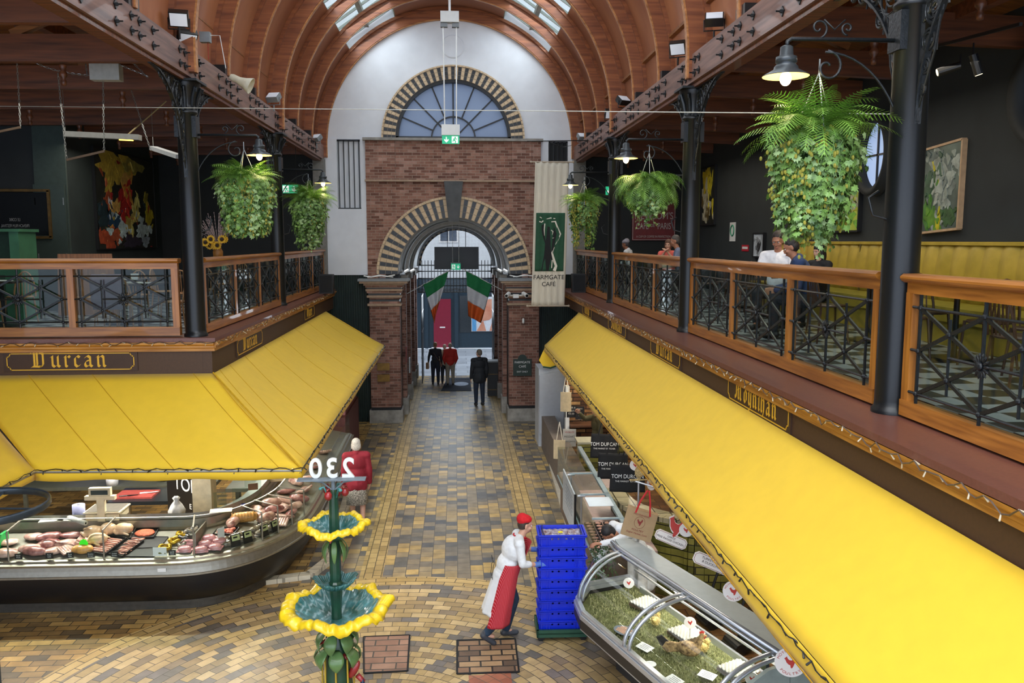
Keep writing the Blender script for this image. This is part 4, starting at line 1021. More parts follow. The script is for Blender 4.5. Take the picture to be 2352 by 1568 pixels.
    E_((0, .043, -.040), (.014, .008, .004)); E_((0, .043, -.047), (.012, .008, .004))
    for s in (-1, 1): E_((s * .044, -.004, -.006), (.006, .011, .018)); E_((s * .022, .036, -.018), (.013, .012, .012))
    for s, sg in (('l', -1), ('r', 1)):
        d = handdir.get(s, ((J[s + 'w'] - J[s + 'e']).normalized(), V(sg, 0, .2)))
        if not isinstance(d, tuple): d = (d, V(sg, 0, .2))
        handgeo(body, J[s + 'w'], d[0], d[1], h * (1.08 if vox > .009 else 1), hands[0 if s == 'l' else 1], .0015 if vox > .009 else 0, side=sg)
        for dd in (d,): pass
        a = J[s + 'a']; body.cap(a, a + V(0, .06 * u, -.022 * u), .022 * u, .016 * u)
    remesh(body.build('body', SK[skin], t), vox)
    # eyes
    e0 = None
    for s in (-1, 1):
        q = MB(); q.ell(H(s * .0175, .0445, .0), (.0075 * u, .0055 * u, .0048 * u), HR, 8, 6); q.build('eye', mat('eye_white', 'e8e4dc', .2, noise=0), t, smooth=True)
        q = MB(); q.ell(H(s * .0175, .0492, .0), (.0034 * u, .002 * u, .0036 * u), HR, 8, 6); q.build('pupil', mat('pupil_dark', '1c130e', .2, noise=0), t, smooth=True)
        q = MB(); q.ell(H(s * .0175, .050, .0105), (.011 * u, .004 * u, .0018 * u), HR, 8, 5); q.build('eyebrow', mat('eyebrow_' + hair[0], hair[0], .8), t, smooth=True)
    q = MB(); q.ell(H(0, .0515, -.0435), (.0125 * u, .004 * u, .0035 * u), HR, 10, 5); q.build('lips', mat('lips', '9a5348', .5, noise=0), t, smooth=True)
    # hair
    if hair[1] != 'none':
        hb = MB(); A = lambda c, r: hb.ell(H(*c), tuple(q * u for q in r), HR, 14, 10)
        if hair[1] in ('short', 'bald_sides'):
            if hair[1] == 'short': A((0, -.010, .030), (.046, .053, .046))
            A((0, -.022, .004), (.047, .040, .044)); A((0, -.036, -.012), (.036, .02, .026))
        elif hair[1] == 'bob': A((0, -.008, .028), (.049, .056, .052)); A((0, -.022, -.008), (.053, .042, .058)); A((-.042, .004, -.012), (.012, .02, .04)); A((.042, .004, -.012), (.012, .02, .04))
        elif hair[1] == 'long': A((0, -.008, .028), (.049, .056, .052)); A((0, -.026, -.03), (.052, .038, .09)); A((-.042, 0, -.03), (.013, .022, .07)); A((.042, 0, -.03), (.013, .022, .07))
        elif hair[1] == 'bun': A((0, -.010, .030), (.047, .054, .047)); A((0, -.026, .002), (.046, .038, .044)); A((0, -.05, .05), (.026, .026, .024))
        remesh(hb.build('hair', mat('hair_' + hair[0], hair[0], .6, noise=.3, scale=60, bump=.4), t), vox * .7, 1)
    if cap:
        cb = MB(); cb.ell(H(0, -.014, .045), (.052 * u, .06 * u, .036 * u), HR, 18, 12); cb.ell(H(0, -.03, .045), (.05 * u, .045 * u, .045 * u), HR, 18, 12)
        remesh(cb.build('cloth_cap', mat('cap_' + cap, cap, .8, noise=.15, scale=30, bump=.5), t), .009, 1)
    # clothes
    M_t = mat('top_' + top[0], top[0], rough, noise=.1, scale=14, bump=.5, bdist=.02)
    cb = MB(); e = .012 if top[1] != 'jacket' else .026; torso(cb, e)
    up_ = {'long': .97, 'rolled': .42, 'short': 0, 'jacket': .98, 'none': 0}[top[1]]
    if top[1] != 'none':
        for s in 'lr':
            if top[1] == 'short': cb.cap(J[s + 's'], J[s + 's'].lerp(J[s + 'e'], .6), .033 * u + e, .031 * u + e)
            else:
                arm(cb, s, e * .8, up_)
                for f in (.2, .55, .85): cb.ell(J[s + 's'].lerp(J[s + 'e'], f), [(.031 + .004 * sin(f * 20)) * u + e * .9] * 3, None, 10, 8)
    if coat:
        n = J['pel']; cb.cap(n, n - V(0, .0, coat * .5 * u), .082 * u + e, .088 * u + e); cb.cap(n - V(.04 * u, 0, 0), n - V(.04 * u, 0, coat * u), .06 * u + e, .064 * u + e); cb.cap(n + V(.04 * u, 0, 0), n + V(.04 * u, 0, -coat * u), .06 * u + e, .064 * u + e)
    if top[1] in ('jacket', 'long'): cb.cap(J['nk'], J['nk'] + V(0, -.004, .012) * u, .036 * u + e * .4, .033 * u + e * .4)
    remesh(cb.build(topn or {'jacket': 'jacket'}.get(top[1], 'shirt'), M_t, t), max(vox, .011))
    cb = MB()
    if low[1] == 'skirt':
        n = J['pel']; cb.lathe([(.085 * u, 0), (.1 * u, -.1 * u), (.12 * u, -.26 * u), (.118 * u, -.26 * u), (.06 * u, -.1 * u)], n, 24, wav=lambda v, a, r, z: Vector((v.x * (1 + .06 * sin(a * 8)), v.y * (.8 + .06 * cos(a * 7)), v.z)))
        cb.build('skirt', mat('skirt_' + low[0], low[0], .8, noise=.9, scale=60, col2='d8d0c0'), t, smooth=True)
    else:
        legs(cb, .012, .93); remesh(cb.build('trousers', mat('low_' + low[0], low[0], .85, noise=.15, scale=20, bump=.5, bdist=.015), t), max(vox, .011))
    for s in 'lr':
        a = J[s + 'a']; q = MB(); dirn = V(0, 1, 0)
        if pose and s + 'toe' in pose: dirn = (Vector(pose[s + 'toe'])).normalized()
        q.cap(a - dirn * .018 * u - V(0, 0, .018 * u), a + dirn * .085 * u - V(0, 0, .026 * u), .027 * u, .021 * u); q.cap(a + V(0, 0, .012 * u), a - V(0, 0, .02 * u), .027 * u, .026 * u)
        o = remesh(q.build('shoe', mat('shoe_' + shoes, shoes, .5), t), .009)
    t['J'] = 0
    del t['J']
    return t, J, H

# butcher pushing the crates
BX, BY = .60, 10.27; hB = 1.67
pz = {'lh': (-.052, 0, .52), 'lk': (-.06, .085, .30), 'la': (-.06, .02, .052), 'rk': (.06, .01, .285), 'ra': (.07, -.17, .10), 'rtoe': (0, .8, -.6),
      'rs': (.115, .085, .80), 'ls': (-.10, .12, .80), 're': (.15, .10, .655), 'rw': (.085, .235, .615), 'le': (-.14, .14, .67), 'lw': (-.12, .27, .655),
      'wst': (0, .02, .61), 'chs': (0, .06, .715), 'nk': (0, .115, .815), 'hd': (0, .16, .905)}
t, J, H = person('butcher in red cap, white coat and striped red apron pushing the blue crates', (BX, BY, 0), radians(-80), hB, 'pale', ('3a2e26', 'short'), ('dcdfe2', 'rolled'), ('23364a', 'trousers'), pz,
                 vox=.008, shoes='3a3d44', cap='c8101e', nod=.15, coat=.0, hands=(.2, .12), handdir={'r': (V(0, 1, .12), V(.95, 0, .2)), 'l': (V(.25, 1, 0), V(-.95, 0, .2))}, topn='white_shirt', bulk=1.28)
u = hB
# white coat skirt behind, apron wrapping the front and the near side
def wrap(a0, a1, z0, z1, r0, r1, off, flare, nm, m, cols=36, rows=26, rip=.004, seed=0, yoff=0):
    b = MB()
    def fn(p, q):
        a = a0 + (a1 - a0) * p; z = z0 + (z1 - z0) * q; f = q
        rx = (r0 + (r1 - r0) * f) * u; ry = rx * .76
        rr = 1 + rip * 8 * sin(a * 9 + seed) * f
        lean_ = (z - .53) * .40 if z > .53 else (z - .53) * yoff
        return V(rx * sin(a) * rr, ry * cos(a) * rr + lean_ * u, z * u) + V(0, off, 0)
    b.grid(fn, cols, rows); return b.build(nm, m, t, smooth=True, thick=.004)
M_coat = mat('white_coat_cotton', 'd8dbde', .85, noise=.05, scale=10, bump=.3)
wrap(radians(112), radians(318), .60, .25, .108, .146, 0, 0, 'coat_skirt', M_coat, rip=.006, yoff=.24)
M_apron = bpy.data.materials.new('red_striped_apron'); M_apron.use_nodes = True
n_ = M_apron.node_tree.nodes; l_ = M_apron.node_tree.links; tc_ = n_.new('ShaderNodeTexCoord'); mp_ = n_.new('ShaderNodeMapping'); wv = n_.new('ShaderNodeTexWave'); rp = n_.new('ShaderNodeValToRGB')
wv.wave_type = 'BANDS'; wv.bands_direction = 'X'; wv.inputs['Scale'].default_value = 30; l_.new(tc_.outputs['Object'], mp_.inputs[0]); mp_.inputs['Rotation'].default_value = (0, 0, radians(55)); l_.new(mp_.outputs[0], wv.inputs[0]); l_.new(wv.outputs['Fac'], rp.inputs[0])
rp.color_ramp.elements[0].position = .8; rp.color_ramp.elements[0].color = lin('a80f1e'); rp.color_ramp.elements[1].position = .93; rp.color_ramp.elements[1].color = lin('c4606a')
l_.new(rp.outputs[0], n_['Principled BSDF'].inputs['Base Color']); n_['Principled BSDF'].inputs['Roughness'].default_value = .8
wrap(radians(-75), radians(132), .635, .17, .122, .158, 0, 0, 'apron', M_apron, rip=.003, seed=2, yoff=.24)
b = MB()
def bib(p, q): a = radians(-52 + 104 * p); z = .63 + .15 * q; return V(.112 * u * sin(a), (.088 * cos(a) + (z - .53) * .42 + .012) * u, z * u)
b.grid(bib, 14, 8); b.build('apron_bib', M_apron, t, smooth=True, thick=.003)
b = MB(); b.tube([V(.05 * sin(a) * 1.05, .115 + .042 * cos(a) * 1.1, .822 - .012 * cos(a)) * u for a in [2 * pi * i / 20 for i in range(20)]], .010, 6, closed=True); b.build('red_collar', mat('red_collar', 'c01828', .7), t, smooth=True)
b = MB(); yk = -.085 * u
b.tube([V(.11 * sin(radians(a)) * u, (.082 * cos(radians(a)) + .03) * u, .625 * u) for a in range(60, 310, 12)], .004, 5)
for s in (-1, 1): b.tube([V(.02 * s + .01, yk, .64 * u), V(.05 * s, yk - .02, .61 * u), V(.04 * s, yk - .03, .54 * u), V(.02 * s, yk - .025, .50 * u)], .0035, 5)
b.tube([V(.0, yk, .625 * u), V(.03, yk - .03, .66 * u), V(.0, yk - .03, .69 * u), V(-.02, yk - .01, .65 * u)], .0035, 5); b.build('apron_string', M_black, t)
M_glove = mat('blue_nitrile_glove', '5277c4', .45, noise=.08)
for s, sg, d, n, c in (('r', 1, V(0, 1, .12), V(.95, 0, .2), .12), ('l', -1, V(.25, 1, 0), V(-.95, 0, .2), .2)):
    b = MB(); handgeo(b, J[s + 'w'], d, n, hB, c, .0028, side=sg); b.cap(J[s + 'w'].lerp(J[s + 'e'], .18), J[s + 'w'] + d.normalized() * .02, .0185 * u * .98 + .004, .02 * u)
    remesh(b.build('glove', M_glove, t), .006, 1)
b = MB(); a = J['ra']; b.cap(a + V(.028, -.02, -.03), a + V(.028, .06, -.09), .012, .010); b.cap(a + V(0, .08, -.10), a + V(0, .12, -.13), .03, .028); remesh(b.build('white_shoe_flash', M_whitep, t), .009)

# second man reaching to the stack from behind the poultry case
person('dark haired man in white coat bending behind poultry case with arm on crates', (2.44, 10.78, 0), radians(112), 1.72, 'tan', ('1d1a1a', 'short'), ('dfe2e6', 'long'), ('e0e0e0', 'trousers'),
       {'pel': (0, -.06, .50), 'wst': (0, .02, .60), 'chs': (0, .10, .70), 'nk': (0, .19, .755), 'hd': (0, .28, .735), 'ls': (-.11, .17, .75), 'rs': (.11, .17, .75), 'le': (-.13, .32, .72), 'lw': (-.12, .42, .72), 're': (.16, .22, .54), 'rw': (.12, .32, .47)},
       nod=.9, vox=.010, hands=(.5, .4), coat=.2, handdir={'l': (V(.1, 1, .1), V(0, 0, 1))}, topn='white_coat')
person('white haired woman in a dark red coat walking away beside the left counter', (-1.78, 14.75, 0), radians(8), 1.62, 'pale', ('cfc9bd', 'bob'), ('8e1f2e', 'jacket'), ('26222a', 'skirt'), {'lk': (-.05, .06, .28), 'la': (-.05, .09, .045), 'ra': (.05, -.09, .05)}, vox=.012, coat=.06)
t, J, H = person('man in black hooded jacket and jeans standing in the archway', (.72, 25.85, 0), radians(14), 1.76, 'pale', ('6a6258', 'short'), ('20242a', 'jacket'), ('1f2a3c', 'trousers'), None, vox=.014, coat=.07, headturn=.5, bulk=1.1)
b = MB(); b.ell(J['nk'] + V(0, -.06, .0), (.11, .07, .06)); remesh(b.build('hood', mat('top_20242a', '20242a'), t), .014)
t, J, H = person('woman with black top and tan handbags standing left of the doormat', (-.73, 29.8, 0), radians(-5), 1.52, 'pale', ('8a6a4a', 'short'), ('1d2026', 'long'), ('1c2232', 'trousers'), {'le': (-.15, 0, .65), 'lw': (-.17, .05, .52)}, vox=.014)
b = MB(); b.cbox((-.29, .08, .66), (.1, .24, .22)); b.tube([(-.27, 0, .77), (-.27, .04, .86), (-.27, .12, .86), (-.27, .16, .77)], .008, 5); b.build('handbag', mat('tan_leather', '8a6a48', .5), t)
b = MB(); b.tube([(-.13, -.02, 1.24), (-.03, -.11, 1.12), (.1, -.11, .92), (.17, -.02, .8)], .008, 5); b.cbox((.19, 0, .74), (.05, .16, .14)); b.build('shoulder_bag', mat('brown_leather', '5a3a28', .5), t)
person('man in red jacket and beige trousers standing on the doormat', (-.20, 29.55, 0), radians(5), 1.53, 'pale', ('9a8f84', 'bald_sides'), ('b0281e', 'jacket'), ('8f8678', 'trousers'), {'le': (-.15, -.01, .63), 'lw': (-.11, .06, .5), 're': (.15, -.01, .63), 'rw': (.11, .06, .5)}, vox=.014, bulk=1.05)
t, J, H = person('person in pale coat mostly hidden behind the man in red', (-.40, 29.95, 0), radians(0), 1.42, 'pale', ('b5a894', 'short'), ('b8b49c', 'jacket'), ('20242c', 'trousers'), None, vox=.014)
b = MB(); b.cbox((-.2, .1, .55), (.08, .22, .26)); b.tube([(-.2, 0, .68), (-.2, .1, .78), (-.2, .2, .68)], .008, 5); b.build('shopping_bag', mat('grey_bag', '5b6464', .5), t)

# people in the gallery cafe
person('woman with patterned headscarf and white top seated at far gallery end', (4.42, 20.9, 3.93), radians(62), 1.62, 'brown', ('3a3438', 'short'), ('d5d8de', 'long'), ('2a2a30', 'trousers'), None, seated=True, vox=.013, cap='8d8a94', lean=.25, nod=.2)
person('woman in coral top holding her hands up by her mouth', (4.60, 17.95, 3.93), radians(150), 1.60, 'pale', ('5a3a28', 'bob'), ('e0685c', 'short'), ('2a2a30', 'trousers'), {'lw': (-.03, .14, .56), 'le': (-.13, .08, .42), 'rw': (.03, .15, .56), 're': (.13, .08, .42)}, seated=True, vox=.013, lean=.1)
person('grey haired man in slate blue shirt leaning over the table', (4.65, 17.0, 3.93), radians(75), 1.74, 'tan', ('4a4440', 'short'), ('70778f', 'short'), ('2a2a30', 'trousers'), None, seated=True, vox=.013, lean=.22, nod=.1)
person('man with flat grey cap standing behind the seated couple', (5.45, 19.6, 3.86), radians(100), 1.70, 'pale', ('8a8680', 'short'), ('3a3c44', 'long'), ('2a2a30', 'trousers'), None, vox=.014, cap='77706a')
person('woman with tied back hair and white t-shirt looking down at table', (4.50, 11.5, 3.90), radians(140), 1.78, 'tan', ('2c211c', 'bun'), ('e6e6ea', 'short'), ('2a2a30', 'trousers'), None, seated=True, vox=.010, lean=.06, nod=.3)
person('man in navy fleece leaning forward partly behind hanging ivy', (4.52, 10.45, 3.87), radians(70), 1.76, 'tan', ('241d1a', 'short'), ('22375e', 'jacket'), ('23232a', 'trousers'), None, seated=True, vox=.011, lean=.35, nod=.25)
person('young woman with long dark hair and black top on the yellow banquette', (5.35, 12.1, 3.86), radians(110), 1.60, 'pale', ('19151a', 'long'), ('16161a', 'long'), ('16161a', 'trousers'), None, seated=True, vox=.012, nod=.15)
person('stallholder in khaki top working under the right awning', (2.95, 17.2, 0), radians(95), 1.72, 'pale', ('6a4a30', 'bob'), ('4f4a30', 'long'), ('202020', 'trousers'), {'rw': (.1, .2, .86), 're': (.15, .12, .78)}, vox=.013)

# ================================================================ crates on a dolly
M_blue = mat('royal_blue_crate_plastic', '0f2cc8', .38, noise=.06, scale=8, coat=.2)
def crate_mesh():
    W_, D_, H_ = .60, .40, .144; b = MB(); tk = .012; i0 = .03
    def ring(w0, d0, w1, d1, z0, z1):
        o0 = [(-w0 / 2, -d0 / 2), (w0 / 2, -d0 / 2), (w0 / 2, d0 / 2), (-w0 / 2, d0 / 2)]; o1 = [(-w1 / 2, -d1 / 2), (w1 / 2, -d1 / 2), (w1 / 2, d1 / 2), (-w1 / 2, d1 / 2)]
        return o0, o1
    # walls built from strips round square vents
    vents = [(-.13, .03), (-.05, .03), (.05, .03), (.13, .03)]
    for sg in (-1, 1):
        y0 = sg * (D_ / 2 - .028); y1 = sg * (D_ / 2 - .01)
        xs = sorted([-W_ / 2 + .02, W_ / 2 - .02] + [v - .011 for v, _ in vents] + [v + .011 for v, _ in vents])
        def wall(xa, xb, za, zb):
            b.add([(xa, y0 + (y1 - y0) * za / H_, za), (xb, y0 + (y1 - y0) * za / H_, za), (xb, y0 + (y1 - y0) * zb / H_, zb), (xa, y0 + (y1 - y0) * zb / H_, zb),
                   (xa, y0 + (y1 - y0) * za / H_ - sg * tk, za), (xb, y0 + (y1 - y0) * za / H_ - sg * tk, za), (xb, y0 + (y1 - y0) * zb / H_ - sg * tk, zb), (xa, y0 + (y1 - y0) * zb / H_ - sg * tk, zb)],
                  [(0, 1, 2, 3), (7, 6, 5, 4), (0, 4, 5, 1), (1, 5, 6, 2), (2, 6, 7, 3), (3, 7, 4, 0)])
        wall(-W_ / 2 + .02, W_ / 2 - .02, 0, .078); wall(-W_ / 2 + .02, W_ / 2 - .02, .104, H_)
        for xa, xb in zip(xs[::2], xs[1::2]): wall(xa, xb, .078, .104)
    for sg in (-1, 1):
        x0 = sg * (W_ / 2 - .028); x1 = sg * (W_ / 2 - .01)
        for ya, yb, za, zb in ((-D_ / 2 + .02, D_ / 2 - .02, 0, .085), (-D_ / 2 + .02, -.06, .085, .12), (.06, D_ / 2 - .02, .085, .12), (-D_ / 2 + .02, D_ / 2 - .02, .12, H_)):
            b.box(min(x0, x0 - sg * tk), max(x0, x0 - sg * tk), ya, yb, za, zb)
    b.box(-W_ / 2 + .03, W_ / 2 - .03, -D_ / 2 + .03, D_ / 2 - .03, 0, .01)
    # rolled rims, a doubled lip and ribs
    for z, o in ((H_ - .012, 0), (H_ - .03, -.006)):
        for sg in (-1, 1):
            b.box(-W_ / 2 - o, W_ / 2 + o, sg * D_ / 2 - .012 + (0 if sg < 0 else -o), sg * D_ / 2 + .012, z, z + .009)
            b.box(sg * W_ / 2 - .012, sg * W_ / 2 + .012, -D_ / 2, D_ / 2, z, z + .009)
    for sg in (-1, 1):
        for x in (-.27, -.2, -.165, .165, .2, .27): b.box(x - .004, x + .004, sg * (D_ / 2 - .014) - .010, sg * (D_ / 2 - .014) + .010, .01, H_ - .02)
        for y in (-.14, -.07, .07, .14): b.box(sg * (W_ / 2 - .014) - .01, sg * (W_ / 2 - .014) + .01, y - .004, y + .004, .01, H_ - .02)
    return b
SX, SY, SR = 1.335, 10.38, radians(-1)
t = thing('dolly', 'low green wheeled dolly under the stack of blue crates', 'trolley', (SX, SY, 0), SR)
b = MB(); b.box(-.33, .33, -.23, .23, .11, .13); b.box(-.33, .33, -.23, -.205, .07, .17); b.box(-.33, .33, .205, .23, .07, .17); b.box(-.33, -.305, -.23, .23, .07, .17); b.box(.305, .33, -.23, .23, .07, .17); b.build('platform', mat('dark_green_plastic', '1f4a38', .5), t)
for x in (-.27, .27):
    for y in (-.17, .17):
        q = MB(); q.tube([(x, y - .014, .042), (x, y + .014, .042)], .042, 14); q.cbox((x, y, .09), (.03, .05, .05)); q.build('castor', M_black, t)
cr = None; NC = 9
for i in range(NC):
    z = .135 + i * .141; lab = '%s blue plastic crate counted up from the green dolly' % ORD[i] if i < NC - 1 else 'topmost blue crate of the stack holding bagged meat'
    if cr is None: cr = thing('plastic_crate', lab, 'crate', (SX, SY, z), SR, 'stacked blue crates'); crate_mesh().build('crate_shell', M_blue, cr); o = cr
    else: o = dup(cr, (SX + random.uniform(-.006, .006), SY + random.uniform(-.006, .006), z), SR + radians(random.uniform(-.8, .8)), lab)
    if i == NC - 1:
        q = MB()
        for s in (-1, 1): q.tube([(s * .23, -.19, .15), (s * .245, 0, .145), (s * .23, .19, .15)], .006, 6)
        q.build('folding_bail_arm', mat('blue_black_bar', '15205a', .4), o)
ztop = .135 + (NC - 1) * .141
M_meatbag = mat('bagged_red_meat', '7a2c30', .3, noise=.5, scale=16, col2='b8b8c8', coat=.6, bump=.4)
t = thing('meat_bag', 'clear bag of dark red meat filling the topmost blue crate', 'meat', (SX, SY, ztop + .015), SR)
b = MB()
for i in range(14): b.ell((-.22 + .073 * (i % 7), -.08 + .16 * (i // 7), .06), (.06, .1, .055), None, 10, 8)
remesh(b.build('meat_pieces', M_meatbag, t), .012)
q = MB(); q.ell((-.02, -.06, .125), (.035, .025, .01), None, 12, 6); q.build('sticker', mat('yellow_sticker', 'e8d820', .5, noise=0), t)

# ================================================================ painted iron fountain
FY = 8.0
def fz(y): return at(770, y, y=FY).z
fp = at(771, 1330, y=FY); FX = fp.x
M_teal = mat('teal_enamel_petals', '1e6355', .3, noise=.45, scale=9, col2='558f94', stretch=(1, 1, 1), coat=.5, bump=.4, bdist=.02)
M_fy = mat('bright_yellow_enamel', 'ecc81e', .35, noise=.08, coat=.4); M_fg = mat('deep_green_enamel', '1d4230', .35, noise=.25, scale=8, coat=.3)
M_fl = mat('sage_leaf_enamel', '5c7f4a', .4, noise=.2, scale=12, coat=.3); M_fr = mat('red_bud_enamel', '8c1f22', .35, noise=.3, scale=10, coat=.4)
t = thing('fountain', 'tall painted iron flower fountain with two yellow rimmed bowls and figures 230', 'fountain', (FX, FY, 0))
zl, zu, zp = fz(1405), fz(1215), fz(1100)
b = MB(); b.lathe([(.17, 0), (.16, .4), (.135, .9), (.125, zl - .38), (.11, zl - .25), (.05, zl - .12)], n=14); b.build('lower_stem', M_fg, t, smooth=True)
b = MB(); b.lathe([(.052, zl - .1), (.05, zl + .05), (.068, zl + .30), (.055, zl + .32), (.055, zu - .1), (.05, zu + .05), (.045, zp - .17), (.03, zp - .1)], n=10); b.build('upper_stem', M_fg, t)
b = MB()
for k in range(8): a = 2 * pi * k / 8; b.tube([(.127 * cos(a) * (1.3 - z * .13 / (zl - .3)), .127 * sin(a) * (1.3 - z * .13 / (zl - .3)), z) for z in (.1, .8, zl - .4)], .010, 5)
b.build('gilded_ribs', mat('gold_rib', 'b89a30', .4), t)
def bowl(zc, R, depth, n_pet, nm, ph):
    def w(v, a, r, z):
        f = max(0, (r / R - .45) / .55); k = 1 + .05 * f * sin(a * n_pet + ph) + .014 * f * sin(a * n_pet * 3 + ph * 2) + .006 * f * sin(a * 41); fl = .03 * f * sin(a * n_pet + ph + 1) + .020 * f * cos(a * 3 + ph) + .012 * f * sin(a * n_pet * 3 + 1) + .008 * f * sin(a * 37)
        return Vector((v.x * k, v.y * k, v.z + fl * (R / .5)))
    prof = [(.05, -depth * .25), (R * .25, -depth * .42), (R * .5, -depth * .12), (R * .74, depth * .28)]
    b = MB(); b.lathe(prof, (0, 0, zc), 120, wav=w); b.build('bowl_petals', M_teal, t, smooth=True, thick=.012)
    prof = [(R * .74, depth * .28), (R * .82, depth * .37), (R * .90, depth * .38), (R * .97, depth * .30), (R, depth * .14)]
    b = MB(); b.lathe(prof, (0, 0, zc), 240, wav=w); b.build('yellow_rim', M_fy, t, smooth=True, thick=.007)
bowl(zl, .545, .26, 7, 'lower', .4); bowl(zu, .335, .20, 6, 'upper', 1.3)
# leaf collar over the lower bowl
b = MB()
for k in range(5):
    a0 = 2 * pi * k / 5 + .5
    for j in range(-4, 5):
        a = a0 + j * .14; r1 = .22 - abs(j) * .012 + (.018 if j % 2 else 0); aa = a + .14; r2 = .22 - abs(j + 1) * .012 + (.018 if (j + 1) % 2 else 0)
        b.add([(.05 * cos(a), .05 * sin(a), zl + .29), (.13 * cos(a), .13 * sin(a), zl + .27), (r1 * cos(a), r1 * sin(a), zl + .33 + .03 * (4 - abs(j)) / 4), (r2 * cos(aa), r2 * sin(aa), zl + .33 + .03 * (4 - abs(j + 1)) / 4), (.13 * cos(aa), .13 * sin(aa), zl + .27), (.05 * cos(aa), .05 * sin(aa), zl + .29)],
              [(0, 1, 4, 5), (1, 2, 3, 4)])
b.build('leaf_collar', M_teal, t, smooth=True, thick=.008)
def droop(zc, r, L, wd, a, m=M_fl, nm='leaf', out=.06):
    b = MB()
    def fn(p, q): w_ = wd * sin(pi * (.06 + .94 * q)) ** .7 * (1 - q * .3) * (p - .5) * 2; rr = r + out * sin(q * pi * .8) + abs(w_) * -.15; z = zc + .02 * sin(q * 3) - L * q; return (rr * cos(a) - w_ * sin(a), rr * sin(a) + w_ * cos(a), z)
    b.grid(fn, 6, 10); return b.build(nm, m, t, smooth=True, thick=.006)
for k in range(7): droop(zu - .10, .065, .22, .032, 2 * pi * k / 7 + .3)
for k in range(7): droop(zl - .18, .12, .20, .075, 2 * pi * k / 7 + .9, out=.09)
for k in range(7): droop(zl - .34, .13, .20, .085, 2 * pi * k / 7 + .3, out=.10)
for k in range(6):
    a = 2 * pi * k / 6 + .2; q = MB(); q.tube([(.05 * cos(a), .05 * sin(a), zp - .17), (.09 * cos(a), .09 * sin(a), zp - .07), (.13 * cos(a), .13 * sin(a), zp - .08)], .010, 6)
    q.ell((.11 * cos(a), .11 * sin(a), zp - .135), (.038, .038, .045), None, 12, 8) if k % 2 == 0 else q.ell((.12 * cos(a), .12 * sin(a), zp - .085), (.02, .02, .015), None, 10, 6)
    q.build('bud', M_fr if k % 2 == 0 else mat('blue_green_bud', '4a8a88', .35), t, smooth=True)
for a, zz in ((.6, zu - .07), (2.6, zu - .09), (4.6, zu - .07), (5.4, zl - .42), (.4, zl - .45), (3.4, zl - .30)):
    q = MB(); q.tube([(.06 * cos(a), .06 * sin(a), zz), (.12 * cos(a), .12 * sin(a), zz + .02), (.17 * cos(a), .17 * sin(a), zz - .01)], [.018, .02, .006], 8); q.build('red_bud', M_fr, t, smooth=True)
# bird at the foot of the frame
q = MB(); q.ell((.17, -.08, zl - .56), (.04, .04, .10), Matrix.Rotation(.5, 3, 'Y'), 12, 8); q.tube([(.2, -.08, zl - .62), (.25, -.08, zl - .68), (.24, -.08, zl - .76), (.2, -.08, zl - .82)], [.03, .026, .014, .006], 8); q.build('bird_ornament', M_fr, t, smooth=True)
q = MB(); q.ell((.25, -.09, zl - .71), (.022, .022, .06), None, 10, 8); q.build('bird_head', mat('dark_blue_enamel', '1c2a48', .3), t, smooth=True)
# figures face away from the gallery, so they read backwards from here
pl = at(762, 1102, y=FY); pw = (at(840, 1100, y=FY).x - at(683, 1100, y=FY).x)
q = MB(); q.cbox((pl.x - FX, 0, zp), (pw, .10, .014)); q.tube([(0, 0, zp - .12), (0, 0, zp)], .02, 8)
for s in (-1, 1): q.tube([(0, 0, zp - .12), (s * .1, 0, zp - .03), (s * pw * .35, 0, zp - .008)], .009, 6)
q.build('number_plate', mat('slate_grey_plate', '6c7880', .4), t)
for ch, ox in (('2', -.155), ('3', 0), ('0', .155)):
    textmesh(ch, .27, lambda u, v, w, ox=ox: (pl.x - FX - (ox + u), .03 + w * 5, zp + .012 + v), M_whitep, 'figure', t, ext=.003, sx=.95, offset=.004)
    textmesh(ch, .235, lambda u, v, w, ox=ox: (pl.x - FX - (ox + u) + .004, .046 + w, zp + .026 + v), M_black, 'figure_inner_line', t, ext=.001, sx=.92, offset=-.012)  # dark inner line drawn on each white figure
# ================================================================ left meat counter
random.seed(21)
def smoothpath(P, n=6):
    out = []
    for i in range(len(P) - 1):
        p0 = Vector(P[max(i - 1, 0)]); p1 = Vector(P[i]); p2 = Vector(P[i + 1]); p3 = Vector(P[min(i + 2, len(P) - 1)])
        for k in range(n):
            t_ = k / n; out.append(.5 * ((2 * p1) + (p2 - p0) * t_ + (2 * p0 - 5 * p1 + 4 * p2 - p3) * t_ * t_ + (3 * p1 - p0 - 3 * p2 + p3) * t_ ** 3))
    out.append(Vector(P[-1])); return out
CP = smoothpath([(-9.0, 11.22), (-6, 11.19), (-4.3, 11.16), (-3.55, 11.2), (-3.0, 11.48), (-2.6, 12.0), (-2.34, 12.7), (-2.27, 13.5), (-2.27, 15.5), (-2.3, 18.6)], 6)
def cn(i):
    d = (CP[min(i + 1, len(CP) - 1)] - CP[max(i - 1, 0)]).normalized(); return Vector((-d.y, d.x))   # inward (left of travel)
def sweep(b, prof, i0=0, i1=None, closed=False):
    """prof: (inset, z) along the counter path"""
    i1 = i1 or len(CP) - 1; vs = []; m = len(prof)
    for i in range(i0, i1 + 1):
        n = cn(i)
        for (q, z) in prof: p = CP[i] + n * q; vs.append((p.x, p.y, z))
    fs = []
    for i in range(i1 - i0):
        for k in range(m if closed else m - 1):
            kk = (k + 1) % m; fs.append((i * m + k, (i + 1) * m + k, (i + 1) * m + kk, i * m + kk))
    return b.add(vs, fs)
t = thing('meat_counter', 'long glass fronted butcher counter curving round the left hand corner', 'display counter', (0, 0, 0))
